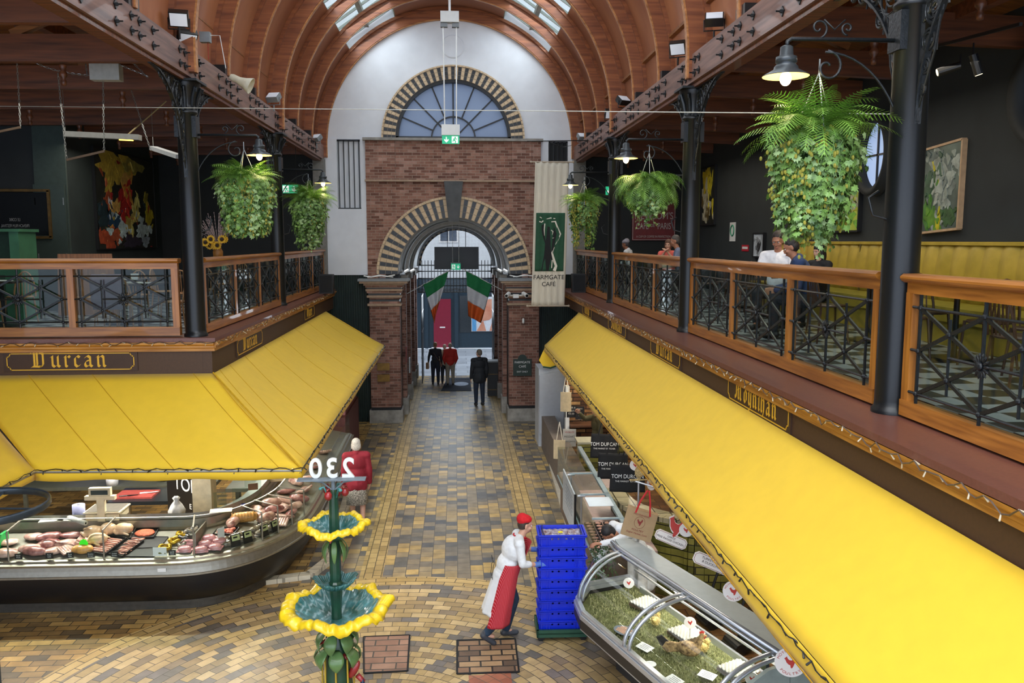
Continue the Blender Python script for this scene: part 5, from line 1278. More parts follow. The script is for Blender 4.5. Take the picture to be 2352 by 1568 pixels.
b = MB(); sweep(b, [(.34, 0.0), (.34, .09), (.30, .10), (.30, .14)]); b.build('kick_plate', mat('dark_steel', '55524c', .35, metal=.6), t)
b = MB(); sweep(b, [(.30, .14), (.20, .20), (.09, .34), (.03, .50), (.01, .60)]); b.build('black_front_panel', mat('satin_black_panel', '17171a', .4, noise=.1, scale=40), t, smooth=True)
b = MB(); sweep(b, [(.02, .595), (-.01, .605), (-.01, .63), (.0, .635), (.012, .70), (.02, .76), (-.01, .765), (-.015, .795), (.01, .80), (.03, .805), (.05, .83), (.09, .84)]); b.build('steel_bumper', M_steel, t, smooth=False)
b = MB(); sweep(b, [(.09, .84), (.14, .84), (.80, .99), (.82, 1.02), (.82, 1.22)]); b.build('display_deck', mat('steel_deck', '8c8a80', .35, metal=.5, noise=.08), t)
b = MB(); sweep(b, [(.80, 1.13), (.82, 1.14), (1.05, 1.14), (1.07, .1)]); b.build('worktop', mat('worktop_steel', '6a6e68', .3, metal=.5), t)
b = MB(); sweep(b, [(.075, .84), (.085, 1.22)]); b.build('front_glass', M_glassg, t)
b = MB(); sweep(b, [(.06, 1.222), (.50, 1.262)]); b.build('top_glass', M_glassg, t)
b = MB(); sweep(b, [(.495, 1.268), (.515, 1.268), (.515, 1.275), (.495, 1.275)], closed=True); b.build('bright_glass_edge', M_whitep, t)
stn = None
def near(x=None, s=None): return min(range(len(CP)), key=lambda i: abs(CP[i].x - x) + (100 if CP[i].y > 12 and x < -3.3 else 0))
for i in [near(x) for x in (-7.7, -5.83, -4.83, -3.6)] + [28, 31, 34, 38, 45]:
    if i >= len(CP): continue
    n = cn(i); p = CP[i] + n * .083; q = MB(); q.tube([(p.x, p.y, .84), (p.x, p.y, 1.235)], .012, 8); p2 = CP[i] + n * .5; q.beam((p.x, p.y, 1.245), (p2.x, p2.y, 1.285), .02, .012); q.build('steel_upright', M_steel, t)
q = MB(); q.beam((-3.62, 12.02, .9), (-3.62, 11.5, .9), .02, .36); q.build('divider', M_steel, t)
q = MB(); q.cbox((-3.97, 11.165, .7), (.11, .006, .05)); q.build('maker_plate', M_whitep, t)
# strip lights added under the gallery to brighten the meat
for (x, y, ln, rz, e) in ((-6.2, 11.9, 1.6, 0, 26), (-4.3, 11.9, 1.6, 0, 26), (-2.9, 13.2, 1.4, 1.3, 22), (-3.0, 16.5, 1.8, 1.57, 18)):
    tt = thing('added_strip_light', 'slim strip light added under the left gallery to brighten meat, %s' % {-6.2: 'furthest left', -4.3: 'near the corner post', -2.9: 'at the curve', -3.0: 'farthest back'}[x], 'lamp', (x - (.3 if x < -4 else .9), y + .55, 2.98), rz)
    q = MB(); q.box(-ln / 2, ln / 2, -.05, .05, 0, .05); q.tube([(-ln * .4, 0, .05), (-ln * .4, 0, .31)], .006, 5); q.tube([(ln * .4, 0, .05), (ln * .4, 0, .31)], .006, 5); q.build('light_housing', M_whitep, tt)
    q = MB(); q.box(-ln / 2 + .05, ln / 2 - .05, -.035, .035, -.01, 0); q.build('light_tube', mat('warm_tube', 'fff0d8', .4, noise=0, emit='fff0d8', estr=6), tt)
    l = area('added_counter_light', (x - (.3 if x < -4 else .9), y + .55, 2.95), (0, 0, rz), ln, .1, e * 3.6, (1, .94, .84))

def deckp(i, d):   # point on the sloping deck
    n = cn(i); p = CP[i] + n * d; return Vector((p.x, p.y, .84 + (d - .14) * .225))
def cpoint(x): # straight part
    return lambda d: Vector((x, 11.17 + d, .845 + max(0, d - .14) * .225))
# ---- meats
M_pork = mat('raw_pork', 'c98a80', .35, noise=.45, scale=9, col2='e6c2b4', coat=.5, bump=.3); M_beef = mat('raw_beef', '8c3038', .35, noise=.5, scale=11, col2='c28a84', coat=.5, bump=.3)
M_lamb = mat('raw_lamb', 'a85a56', .35, noise=.5, scale=12, col2='dcb8a8', coat=.4, bump=.3); M_chick = mat('raw_chicken_skin', 'd9b896', .4, noise=.2, scale=8, coat=.5, bump=.3)
M_saus = mat('sausage_skin', 'bc8474', .35, noise=.15, scale=20, coat=.4); M_roast = mat('golden_roast', 'cc9450', .4, noise=.25, scale=14, coat=.3); M_mince = mat('orange_mince', 'c8603e', .6, noise=.4, scale=60, bump=1.0)
M_pink = mat('pink_vacuum_meat', 'c4707c', .2, noise=.35, scale=9, col2='e0a8ac', coat=.9, bump=.4); M_foil = mat('dark_vacuum_wrap', '5c5048', .2, noise=.7, scale=22, col2='a89c8c', coat=.9, bump=.9)
M_goldf = mat('gold_wrapped_pudding', 'c09a20', .2, metal=.5, noise=.6, scale=26, bump=1.0); M_blackp = mat('black_pudding_ring', '2a2422', .25, noise=.3, coat=.7)
def lump(kind):
    q = MB(); r = random.Random(hash(kind) % 99 if False else len(kind) * 7)
    if kind == 'joint':
        q.ell((0, 0, .05), (.13, .085, .055), None, 16, 10); q.ell((.08, .02, .045), (.075, .07, .05), None, 14, 8); q.ell((-.09, -.01, .045), (.07, .07, .045), None, 14, 8)
    if kind == 'slab':
        q.ell((0, 0, .035), (.15, .07, .035), None, 16, 8); q.ell((.05, .02, .045), (.1, .05, .03), None, 14, 8)
    if kind == 'ribs':
        for k in range(8): q.cap((-.12 + .034 * k, -.08, .035), (-.11 + .034 * k, .08, .05), .019, .017, 8)
        q.ell((0, 0, .025), (.14, .085, .022), None, 14, 6)
    if kind == 'bird':
        q.ell((0, 0, .075), (.125, .095, .075), None, 16, 10); q.ell((.07, 0, .08), (.07, .08, .065), None, 14, 8)
        for s in (-1, 1): q.cap((-.06, s * .07, .06), (-.14, s * .04, .085), .035, .018, 8); q.cap((.04, s * .09, .06), (.1, s * .1, .04), .02, .014, 8)
    return q
proto = {}
def piece(name, kind, m, loc, rz, label, cat, group, sc=(1, 1, 1), tilt=.2):
    key = (name, kind, m.name)
    if key not in proto:
        if kind in ('joint', 'slab', 'ribs', 'bird'): o = remesh(lump(kind).build(name, m), .009, 2)
        proto[key] = o
    else: o = proto[key].copy(); COL.objects.link(o)
    o.location = loc; o.rotation_euler = (tilt, 0, rz); o.scale = sc; tag(o, label, cat, group); return o
rows = [
 ('pork_joint', 'joint', M_pork, [(-6.42, .30), (-6.1, .22), (-5.82, .32)], 'pork joint in the front row of the left counter'),
 ('pork_joint', 'slab', M_pork, [(-6.2, .50), (-5.92, .62)], 'flat pale slab of pork belly on the left counter'),
 ('beef_joint', 'joint', M_beef, [(-5.7, .60), (-5.62, .42), (-5.72, .24)], 'dark marbled joint at the second upright of the left counter'),
 ('beef_joint', 'slab', M_beef, [(-5.42, .64), (-5.2, .66)], 'flat dark red meat slab at the back of the left counter'),
 ('pork_joint', 'slab', M_lamb, [(-5.5, .25), (-5.42, .44)], 'reddish loin near the small black price labels'),
 ('rack_of_ribs', 'ribs', M_lamb, [(-5.3, .30), (-5.18, .48)], 'rack of pork ribs lying on the left counter'),
 ('dressed_chicken', 'bird', M_chick, [(-5.12, .66), (-4.92, .70), (-4.72, .70), (-4.98, .47)], 'whole dressed chicken on the left counter'),
 ('cooked_ham', 'joint', M_roast, [(-5.1, .26)], 'amber coloured glazed joint behind the breakfast sausage label'),
]
for nm, kd, m, pts, lab in rows:
    for k, (x, d) in enumerate(pts):
        l_ = lab if len(pts) == 1 else '%s, %s from the left' % (lab, ORD[k]) if nm != 'dressed_chicken' else lab + (', %s of the back row from the left' % ORD[k] if k < 3 else ', alone in front of the row beside green tag')
        piece(nm, kd, m, cpoint(x)(d), random.uniform(-.5, .5) + (1.3 if kd in ('ribs',) else 0), l_, 'meat', None if len(pts) == 1 else 'meat laid out on the left counter', tuple(random.uniform(.9, 1.15) for _ in range(3)))
# trays
M_tray = mat('black_tray', '1c1c1e', .4)
def tray(loc, w, d, rz, label, fill=None, fm=None, tilt=.2, rim=.03):
    t = thing('tray', label, 'tray', loc, rz); t.rotation_euler = (tilt, 0, rz)
    q = MB(); q.box(-w / 2, w / 2, -d / 2, d / 2, 0, .008)
    for s in (-1, 1): q.box(-w / 2, w / 2, s * d / 2 - .004, s * d / 2 + .004, 0, rim); q.box(s * w / 2 - .004, s * w / 2 + .004, -d / 2, d / 2, 0, rim)
    q.build('tray_body', M_tray, t); return t
tray(cpoint(-4.83)(.40), .30, .42, -.35, 'black tray of plump sausages laid in neat rows'); tray(cpoint(-4.56)(.34), .26, .40, -.4, 'black tray with thin chipolata links heaped loosely')
t = tray(cpoint(-4.42)(.68), .32, .24, 0, 'black tray of orange minced meat at the back of the left counter'); q = MB(); q.ell((0, 0, .02), (.14, .10, .03), None, 18, 8); q.build('minced_meat', M_mince, t, smooth=True)
tray(cpoint(-4.28)(.36), .38, .50, -.1, 'empty black tray left of the gold wrapped puddings', rim=.015)
M0 = None
k = 0
for r in range(8):
    for c in range(2):
        o = MB().cap((-.055, 0, 0), (.055, 0, 0), .0165, .0165, 10).build('sausage', M_saus, smooth=True) if M0 is None else M0.copy()
        if M0 is None: M0 = o
        else: COL.objects.link(o)
        a = -.35; x = -.066 + .132 * c; y = -.17 + .042 * r; p = cpoint(-4.83)(.40) + Vector((x * cos(a) - y * sin(a), x * sin(a) + y * cos(a), .03 + y * .2)); o.location = p; o.rotation_euler = (0, 0, a)
        tag(o, 'plump sausage in the neat tray, %s row, %s side' % (ORD[r], ('left', 'right')[c]), 'sausage', 'plump sausages in the neat tray')
M1 = None
for r in range(16):
    o = MB().tube([(-.09 + .018 * i, .012 * sin(i * .7 + r), 0) for i in range(11)], [.006] + [.011] * 9 + [.006], 8) if M1 is None else None
    if M1 is None: o = o.build('chipolata', M_saus, smooth=True); M1 = o
    else: o = M1.copy(); COL.objects.link(o)
    p = cpoint(-4.56 + random.uniform(-.03, .03) + r * .006)(.18 + r * .022) + Vector((0, 0, .025 + .012 * (r % 2))); o.location = p; o.rotation_euler = (0, random.uniform(-.1, .1), random.uniform(-.7, .7))
    tag(o, 'thin pale chipolata in the loose heap by the third upright', 'sausage', 'thin chipolatas heaped in the tray')
for k, (x, d, m, s) in enumerate(((-4.02, .30, M_goldf, 1.0), (-3.94, .46, M_goldf, 1.1), (-3.9, .60, M_goldf, 1), (-3.82, .52, M_blackp, 1.1), (-3.78, .68, M_foil, 1.2), (-3.8, .38, M_foil, 1.0), (-3.72, .74, M_blackp, 1))):
    q = MB(); q.tube([(.07 * cos(a), .05 * sin(a), .03 + .01 * sin(3 * a)) for a in [2 * pi * i / 18 for i in range(18)]], .026, 8, closed=True)
    o = q.build('pudding_ring', m, smooth=True); o.location = cpoint(x)(d); o.scale = (s, s, s); o.rotation_euler = (.2, 0, k)
    tag(o, '%s ring shaped pudding in the wrapped heap, %s from the front' % ({M_goldf.name: 'gold wrapped', M_blackp.name: 'black', M_foil.name: 'clear wrapped'}[m.name], ORD[k]), 'pudding', 'ring puddings in the wrapped heap')
# vacuum packs
def pack(w, d, h): 
    q = MB(); q.ell((0, 0, h / 2), (w / 2, d / 2, h / 2), None, 14, 8); q.box(-w * .55, w * .55, -d * .5, d * .5, .004, .008); return q
pk = None
for k, (x, d) in enumerate(((-3.74, .2), (-3.72, .34), (-3.52, .18), (-3.50, .32), (-3.48, .46), (-3.34, .24), (-3.32, .38))):
    o = remesh(pack(.19, .14, .07).build('vacuum_pack', M_pink), .008) if pk is None else pk.copy()
    if pk is None: pk = o
    else: COL.objects.link(o)
    o.location = cpoint(x)(d + .05) + Vector((0, 0, .0)); o.rotation_euler = (.2, 0, random.uniform(-.3, .3)); tag(o, 'pink vacuum packed meat at the corner of the left counter, %s of seven' % ORD[k], 'packed meat', 'pink vacuum packs at the counter corner')
pk = None; kk = 0
for i in (23, 25, 26, 27, 29, 30, 31, 32):
    for d in (.24, .36):
        o = remesh(pack(.17, .13, .07).build('wrapped_pack', M_foil), .008) if pk is None else pk.copy()
        if pk is None: pk = o
        else: COL.objects.link(o)
        o.location = deckp(i, d); o.rotation_euler = (0, 0, atan2(-cn(i).x, cn(i).y)); tag(o, 'dark wrapped pack round the curve of the counter, %s along, %s row' % (ORD[kk // 2], ('front', 'back')[kk % 2]), 'packed meat', 'dark wrapped packs round the counter curve'); kk += 1
pc = None
M_cardc = mat('cream_green_card', 'b8bc88', .6, noise=.1)
for k, i in enumerate((24, 26, 29, 31)):
    p = CP[i] + cn(i) * .15; a = atan2(-cn(i).x, cn(i).y)
    t = thing('price_holder', 'black framed price holder with cream card on the counter curve, %s from the left' % ORD[k], 'price sign', (p.x, p.y, .85), a, 'price holders on the counter curve')
    q = MB(); q.cbox((0, 0, .085), (.14, .012, .17), Matrix.Rotation(-.2, 3, 'X')); q.build('holder', M_black, t); q = MB(); q.cbox((0, -.012, .125), (.115, .004, .075), Matrix.Rotation(-.2, 3, 'X')); q.build('card', M_cardc, t)
    q = MB(); q.cbox((-.01, -.016, .135), (.06, .003, .022), Matrix.Rotation(-.2, 3, 'X')); q.build('print_block', M_black, t)
words = [('Neck', 'Pork', -5.87), ('Pork', 'Loin', -5.47), ('Pork', 'Ribs', -5.2), ('Breakfast', 'Sausages', -4.93), ('Cooked', 'Sausages', -4.62), ('Lamb', 'Cuts', -3.86)]
for k, (a_, c_, x) in enumerate(words):
    t = thing('price_label', 'small black price label lettered %s %s at the front of the left counter' % (a_, c_), 'price sign', (x, 11.275, .86), 0, 'small black price labels')
    q = MB(); q.box(-.048, .048, -.004, .004, 0, .075); q.build('label_card', M_black, t)
    for j, w_ in enumerate((a_, c_)): textmesh(w_, .026 if len(w_) < 6 else .019, lambda u, v, w, j=j: (u, -.006 - w, .042 - .026 * j + v), M_whitep, 'lettering', t, ext=.0005)
t = thing('price_card', 'white card with small green pig outline below gold puddings', 'price sign', (-4.02, 11.265, .86)); q = MB(); q.box(-.09, .09, -.003, .003, 0, .12); q.build('label_card', M_whitep, t); q = MB(); q.ell((0, -.006, .04), (.02, .002, .012), None, 10, 6); q.ell((.018, -.006, .036), (.012, .002, .006), None, 8, 5); q.ell((.07, -.006, .035), (.009, .002, .009), None, 8, 5); q.build('emblem', mat('olive_print', '6a6a30', .6), t)
q = MB(); q.prism([(.055 * (1 + .12 * (j % 2)) * cos(2 * pi * j / 20), .07 * (1 + .12 * (j % 2)) * sin(2 * pi * j / 20)) for j in range(20)], lambda u, v, w: (u, w, v), 0, .003); o = q.build('star_tag', mat('fluorescent_green_card', '4dff2a', .6, noise=0, emit='2aff10', estr=.15)); o.location = (-5.08, 11.42, .99); tag(o, 'fluorescent green star price tag standing among the chickens', 'price tag')
q = MB(); q.cbox((-6.28, 11.5, .98), (.04, .62, .2)); o = q.build('divider_board', mat('bright_green_board', '1e9a48', .5)); o.rotation_euler = (0, 0, 0); tag(o, 'bright green plastic divider board standing at the left of the meat', 'divider')
for k, (x, d) in enumerate(((-6.55, .35), (-6.6, .6))): piece('dressed_chicken', 'bird', M_chick, cpoint(x)(d), .4, 'pale chicken left of the green divider board, %s' % ('front', 'rear')[k], 'meat', 'meat laid out on the left counter')
# round the curve: rolls, racks, mince
q = MB(); q.tube([(-.2 + .04 * i, 0, .07) for i in range(11)], [.02, .06, .072, .075, .075, .075, .075, .075, .072, .06, .02], 14)
for j in range(9): q.tube([(-.17 + .043 * j, .077 * cos(a), .07 + .077 * sin(a)) for a in [2 * pi * i / 12 for i in range(12)]], .005, 5, closed=True)
o = q.build('rolled_roast', M_roast, smooth=True); o.location = deckp(30, .62) + Vector((0, 0, .02)); o.rotation_euler = (0, 0, .25); tag(o, 'long golden crumbed roast tied with string round counter curve', 'meat')
t = tray(deckp(25, .56), .3, .22, -.1, 'black tray of coral coloured mince on the counter curve', tilt=.1); q = MB(); [q.ell((random.uniform(-.1, .1), random.uniform(-.06, .06), .03), (.035, .03, .022), None, 8, 6) for _ in range(18)]; q.build('minced_meat', mat('coral_mince', 'dd7a66', .6, noise=.3, scale=50, bump=.8), t, smooth=True)
k = 0
for i, d in ((33, .25), (33, .45), (34, .62), (35, .3), (36, .5), (37, .25), (38, .45), (39, .65), (40, .3), (41, .5), (42, .3), (43, .55), (44, .3), (45, .5), (46, .35), (47, .6), (48, .4), (49, .6), (50, .35), (28, .66), (35, .75)):
    if i >= len(CP): continue
    kd = ('ribs', 'joint', 'slab')[k % 3]; m = (M_lamb, M_pork, M_beef)[(k // 2) % 3]; piece({'ribs': 'rack_of_ribs', 'joint': 'meat_joint', 'slab': 'meat_slab'}[kd], kd, m, deckp(i, d), k * .9, 'meat cut on the aisle side of the left counter, %s going back' % ORD[k] if k < 20 else 'last meat cut by the aisle side glass of left counter', 'meat', 'meat cuts along the aisle side', (1.1, 1.1, 1.2)); k += 1
# things on and behind the counter
t = thing('weighing_scale', 'cream shop scale with raised display on the left counter top', 'scale', (-5.04, 12.14, 1.14)); t.scale = (1.15, 1.15, 1.15)
q = MB(); q.box(-.2, .2, -.16, .16, .0, .08); q.box(-.22, .22, -.18, .18, .095, .11); q.build('scale_base', mat('cream_plastic', 'cfc6a8', .5), t)
q = MB(); q.box(-.2, .2, -.17, .17, .112, .118); q.build('weighing_plate', M_steel, t); q = MB(); q.box(-.045, .045, -.19, -.13, 0, .30); q.build('display_post', mat('cream_plastic', 'cfc6a8', .5), t)
q = MB(); q.cbox((0, -.17, .36), (.26, .06, .13)); q.cbox((0, -.17, .30), (.36, .07, .05)); d_ = q.build('display_head', mat('cream_plastic', 'cfc6a8', .5), t); q = MB(); q.cbox((0, -.203, .37), (.2, .006, .055)); q.build('display_screen', mat('dark_lcd', '2c3a3a', .2), d_)
q = MB(); q.lathe([(.08, 0), (.085, .01), (.085, .2), (.03, .2), (.025, .19)], n=20); o = q.build('paper_roll', mat('lilac_paper_roll', '8a8fb0', .8), smooth=True); o.location = (-5.42, 12.1, 1.14); tag(o, 'lilac paper roll standing left of the shop scale', 'paper roll')
q = MB(); q.lathe([(.012, -.22), (.035, -.22), (.035, .22), (.012, .22)], n=16); o = q.build('wrap_roll', mat('clear_wrap_roll', 'b4b8b4', .35), smooth=True); o.location = (-5.35, 11.88, 1.18); o.rotation_euler = (pi / 2, 0, .9); tag(o, 'roll of clear wrap lying on glass left of the paper roll', 'wrap roll')
for k, (x, y, rz) in enumerate(((-5.75, 12.0, .2), (-5.5, 12.02, -.1))): q = MB(); q.box(-.16, .16, -.1, .1, 0, .02); o = q.build('paper_stack', mat('grey_paper', 'a4a8a0', .8)); o.location = (x, y, 1.142); o.rotation_euler = (0, 0, rz); tag(o, 'flat stack of grey wrapping paper on the counter, %s of two' % ('left', 'right')[k], 'paper')
t = thing('butcher_table', 'black butcher table with dark red chopping board behind the counter', 'table', (-4.95, 14.0, 0))
q = MB(); q.box(-.7, .65, -.4, .4, .84, .9); q.build('table_top', mat('black_worktop', '1d2124', .3), t)
for x in (-.64, .59):
    for y in (-.34, .34): MB().box(x - .03, x + .03, y - .03, y + .03, 0, .84).build('leg', M_steel, t)
q = MB(); q.cbox((0, 0, 0), (.62, .42, .03)); o = q.build('chopping_board', mat('dark_red_board', '8a3a34', .6, noise=.2)); o.location = (-5.3, 13.95, .918); tag(o, 'dark red chopping board on the black butcher table', 'chopping board')
for k, (x, y) in enumerate(((-5.42, 13.8), (-5.15, 13.95))): q = MB(); q.cap((-.09, 0, 0), (.02, 0, 0), .012, .012, 6); q.prism([(.03, -.018), (.17, -.012), (.2, .015), (.03, .018)], lambda u, v, w: (u, v, w), -.002, .002); o = q.build('knife', (M_black, M_whitep)[k]); o.location = (x, y, .945); o.rotation_euler = (0, 0, .3); tag(o, '%s handled knife on the dark red board' % ('black', 'white')[k], 'knife')
t = thing('stall_post', 'cream square post standing behind the left counter corner', 'post', (-3.84, 12.75, 0)); MB().box(-.14, .14, -.14, .14, 0, 3.3).build('post_shaft', mat('cream_post', 'cbbf9f', .7), t); MB().box(-.02, .06, -.145, -.14, 1.62, 1.66).build('switch_plate', mat('teal_plate', '2c5a58', .5), t)
t = thing('shop_sign', 'black board lettered TOM standing slanted beside the cream post', 'sign', (-4.3, 13.2, .75), radians(-38)); MB().box(-.4, .55, -.02, .02, 0, 1.0).build('board', M_black, t); textmesh('TOM', .30, lambda u, v, w: (u + .12, -.022 - w, .45 + v), M_whitep, 'lettering', t); textmesh('E', .12, lambda u, v, w: (u + .2, -.022 - w, .18 + v), M_whitep, 'lettering', t)
t = thing('knotted_bag', 'white knotted cloth bag hanging by the black sign board', 'bag', (-4.08, 12.2, 1.14)); q = MB(); q.lathe([(.10, 0), (.11, .05), (.07, .14), (.03, .2), (.05, .24), (.02, .27)], n=18, wav=lambda v, a, r, z: Vector((v.x * (1 + .15 * sin(a * 6)), v.y * (1 + .15 * sin(a * 6)), v.z))); q.build('bag_cloth', mat('white_cloth_bag', 'c8cac8', .8), t, smooth=True)
for k, (x, y, z, rr, c) in enumerate(((-5.95, 14.6, .9, .11, 'c8ccd4'), (-3.3, 14.3, .95, .12, 'd5d6d4'), (-5.15, 14.8, .95, .12, '8a8c84'))):
    q = MB(); q.lathe([(.001, 0), (rr * .85, 0), (rr, .2), (rr * .93, .2), (rr * .8, .02)], n=20); o = q.build('bucket', mat('bucket_' + c, c, .5), smooth=True); o.location = (x, y, z); tag(o, '%s bucket on the back bench of the left stall' % ('pale plastic', 'white round', 'grey metal')[k], 'bucket')
t = thing('back_bench', 'dark steel back bench with shelf along the left stall', 'bench', (0, 0, 0)); MB().box(-7.5, -4.2, 14.5, 15.1, .84, .9).build('bench_top', mat('dull_steel', '55584f', .4, metal=.4), t); MB().box(-3.9, -3.0, 14.1, 14.6, .88, .94).build('bench_shelf', mat('dull_steel', '55584f', .4, metal=.4), t)
for x in (-7.4, -6, -4.4, -3.8, -3.1): MB().box(x - .03, x + .03, 14.55 - (.1 if x > -4 else 0), 14.6, 0, .84).build('leg', mat('dull_steel', '55584f', .4, metal=.4), t)
q = MB(); q.box(-.5, .5, -.3, .3, 0, .8); o = q.build('storage_tub', mat('deep_violet_blue_tub', '232060', .5)); o.location = (-6.6, 15.6, .9); tag(o, 'deep violet blue storage tub in the dark behind the left stall', 'tub')
for k, (x, y, w_) in enumerate(((-3.5, 12.35, .18), (-3.28, 12.55, .18), (-3.05, 12.5, .24))):
    t = thing('display_stand', ['clear acrylic leaflet stand on counter by the cream post', 'second clear acrylic stand further right on the counter', 'brown framed notice on a clear stand above the counter curve'][k], 'stand', (x, y, 1.14), .3)
    MB().cbox((0, 0, .14 if k < 2 else .26), (w_, .006, .26 if k < 2 else .5)).build('acrylic_sheet', M_glassg, t)
    if k == 2: MB().cbox((0, -.01, .3), (.14, .01, .1)).build('brown_notice', mat('brown_notice', '6a4c2c', .6), t)
    else: MB().cbox((0, 0, .01), (w_, .04, .02)).build('blue_foot', mat('blue_foot', '2c3a8a', .5), t)
t = thing('illustrated_box', 'cream box printed with a black pig standing by the aisle side counter', 'box', (-2.98, 13.85, 1.1), .2); MB().cbox((0, 0, .2), (.26, .06, .34)).build('box_body', mat('cream_box', 'c4b48c', .7), t); q = MB(); q.ell((0, -.035, .13), (.07, .004, .045), None, 12, 6); q.ell((.06, -.035, .15), (.03, .004, .025), None, 10, 6); q.build('pig_print', M_black, t)
q = MB(); q.beam((-4.4, 11.55, 1.0), (-3.95, 11.75, 1.2), .01, .01); q.build
t = thing('crumpled_scale_sheet', 'yellowed paper sheet lying on the glass behind the corner upright', 'paper', (-3.35, 11.85, 1.29), .2); MB().cbox((0, 0, 0), (.3, .18, .004)).build('sheet', mat('yellowed_sheet', 'd9d7b8', .8), t)
t = thing('price_card', 'white handwritten card leaning inside the counter by the pink packs', 'price sign', (-3.30, 11.62, .93), .9); MB().cbox((0, 0, .09), (.11, .004, .19)).build('label_card', M_whitep, t)
# counter behind the aisle end, maroon roller box and door stall
t = thing('side_stall', 'dull maroon panelled stall front at the far end of left counter', 'stall', (0, 0, 0)); MB().box(-3.3, -2.52, 19.0, 21.6, 0, 1.1).build('stall_body', mat('dull_maroon', '5a2f30', .6, noise=.15), t); q = MB(); q.prism([(19.3, 1.1), (21.5, 1.1), (21.5, 2.2), (20.6, 2.1), (19.8, 1.7)], lambda u, v, w: (w, u, v), -2.62, -2.56); q.build('curved_cheek', mat('dusty_rose_panel', '7a4a50', .7), t, recalc=True)
t = thing('metal_ring', 'dark metal ring on crossed spokes at the left edge above the meat', 'ring', (at(-35, 1165, y=8.3).x, 8.3, at(-35, 1165, y=8.3).z))
q = MB(); q.lathe([(.56, -.04), (.575, -.02), (.575, .02), (.56, .04), (.545, .02), (.545, -.02), (.56, -.04)], n=48); q.build('ring_band', mat('blue_grey_steel', '3a444e', .3, metal=.5), t, smooth=True)
q = MB(); q.tube([(-.55, .05, -.01), (.55, -.05, -.01)], .012, 6); q.tube([(.1, -.55, -.01), (-.1, .55, -.01)], .012, 6); q.tube([(0, 0, 0), (0, 0, -2.3 - .2)], .03, 10); q.build('spokes_and_post', mat('blue_grey_steel', '3a444e', .3, metal=.5), t)

# ================================================================ poultry case
PO = Vector((1.95, 9.99, 0)); PU = Vector((.334, -.943, 0)).normalized(); PV = Vector((-PU.y, PU.x, 0)) * -1
if PV.x > 0: PV = -PV
ang = atan2(PU.y, PU.x)
Q = lambda u_, v_, z: Vector((u_, -v_ if False else v_, z))
t = thing('poultry_case', 'refrigerated glass case with curved front and fake grass for poultry', 'display case', PO, ang)
# local axes: x along the case, y = away from the aisle flipped so v points to the aisle
sgn = 1 if (Matrix.Rotation(ang, 3, 'Z') @ Vector((0, 1, 0))).dot(PV) > 0 else -1
L = lambda u_, v_, z: Vector((u_, sgn * v_, z))
rail = [(-.12, -.30), (-.12, .30), (.22, .64), (.58, .75), (3.1, .75)]
ridge = [(-.10, -.05), (-.10, .04), (.08, .02), (.12, 0), (3.05, 0)]
b = MB()
for (a, c) in zip(rail, rail[1:]):
    b.beam(L(*a, .79), L(*c, .79), .07, .05); b.beam(L(a[0], a[1] * .985, .84), L(c[0], c[1] * .985, .84), .05, .04); b.beam(L(a[0] * .9, a[1] * .96, .63), L(c[0] * .99, c[1] * .96, .63), .06, .05)
b.build('bumper_rail', M_alu, t)
b = MB()
for (a, c) in zip(rail, rail[1:]): b.beam(L(a[0] * 1.0, a[1] * 1.0, .71), L(c[0], c[1] * 1.0, .71), .06, .12)
b.build('black_bumper_strip', M_black, t)
gl = lambda r, q, k: (r[0] + (q[0] - r[0]) * sin(k * pi / 2) ** 1.0, r[1] + (q[1] - r[1]) * sin(k * pi / 2), 1.31 - .45 * (1 - cos(k * pi / 2)))
b = MB(); N = 12
for i in range(1, len(rail) - 1):
    vs = []
    for k in range(N + 1): vs += [L(*gl(ridge[i], rail[i], k / N)), L(*gl(ridge[i + 1], rail[i + 1], k / N))]
    b.add(vs, [(2 * k, 2 * k + 1, 2 * k + 3, 2 * k + 2) for k in range(N)])
b.build('curved_glass', M_glass, t, smooth=True)
b = MB()
for (u_, w_) in ((.15, .022), (.24, .016), (1.50, .022), (1.60, .022), (2.94, .022), (3.03, .022)):
    q0 = (u_, .0); q1 = (u_ + .0 if u_ > .5 else u_ + .1, .75 if u_ > .5 else .62); b.tube([L(*gl(q0, q1, k / 14)) for k in range(15)], w_, 8)
b.build('glass_arches', M_alu, t, smooth=True)
b = MB()
for o_, z_, r_ in ((0, 1.33, .03), (.045, 1.30, .018)):
    b.tube([L(-.12, -.04 + o_, z_), L(.1, .0 + o_, z_), L(3.12, 0 + o_, z_)], r_, 10)
b.build('ridge_tubes', M_alu, t, smooth=True)
b = MB(); b.add([L(-.16, -.10, 1.345), L(.1, -.02, 1.35), L(3.12, -.02, 1.35), L(3.12, -.30, 1.36), L(.1, -.30, 1.36), L(-.1, -.26, 1.355)] + [L(-.16, -.10, 1.31), L(.1, -.02, 1.31), L(3.12, -.02, 1.31), L(3.12, -.30, 1.31), L(.1, -.30, 1.31), L(-.1, -.26, 1.31)],
                [(0, 1, 2, 3, 4, 5), (11, 10, 9, 8, 7, 6)] + [(i, i + 6, (i + 1) % 6 + 6, (i + 1) % 6) for i in range(6)])
b.build('top_slab', mat('pale_grey_slab', '9ca6aa', .5, noise=.05), t, recalc=True)
b = MB(); b.prism([(p[0], sgn * p[1]) for p in [(-.1, -.36)] + rail[1:] + [(3.1, -.36)]], lambda u_, v_, w_: (u_, v_, w_), .66, .715); b.build('display_bed', mat('olive_bed', '54582e', .8, noise=.3, scale=20), t, recalc=True)
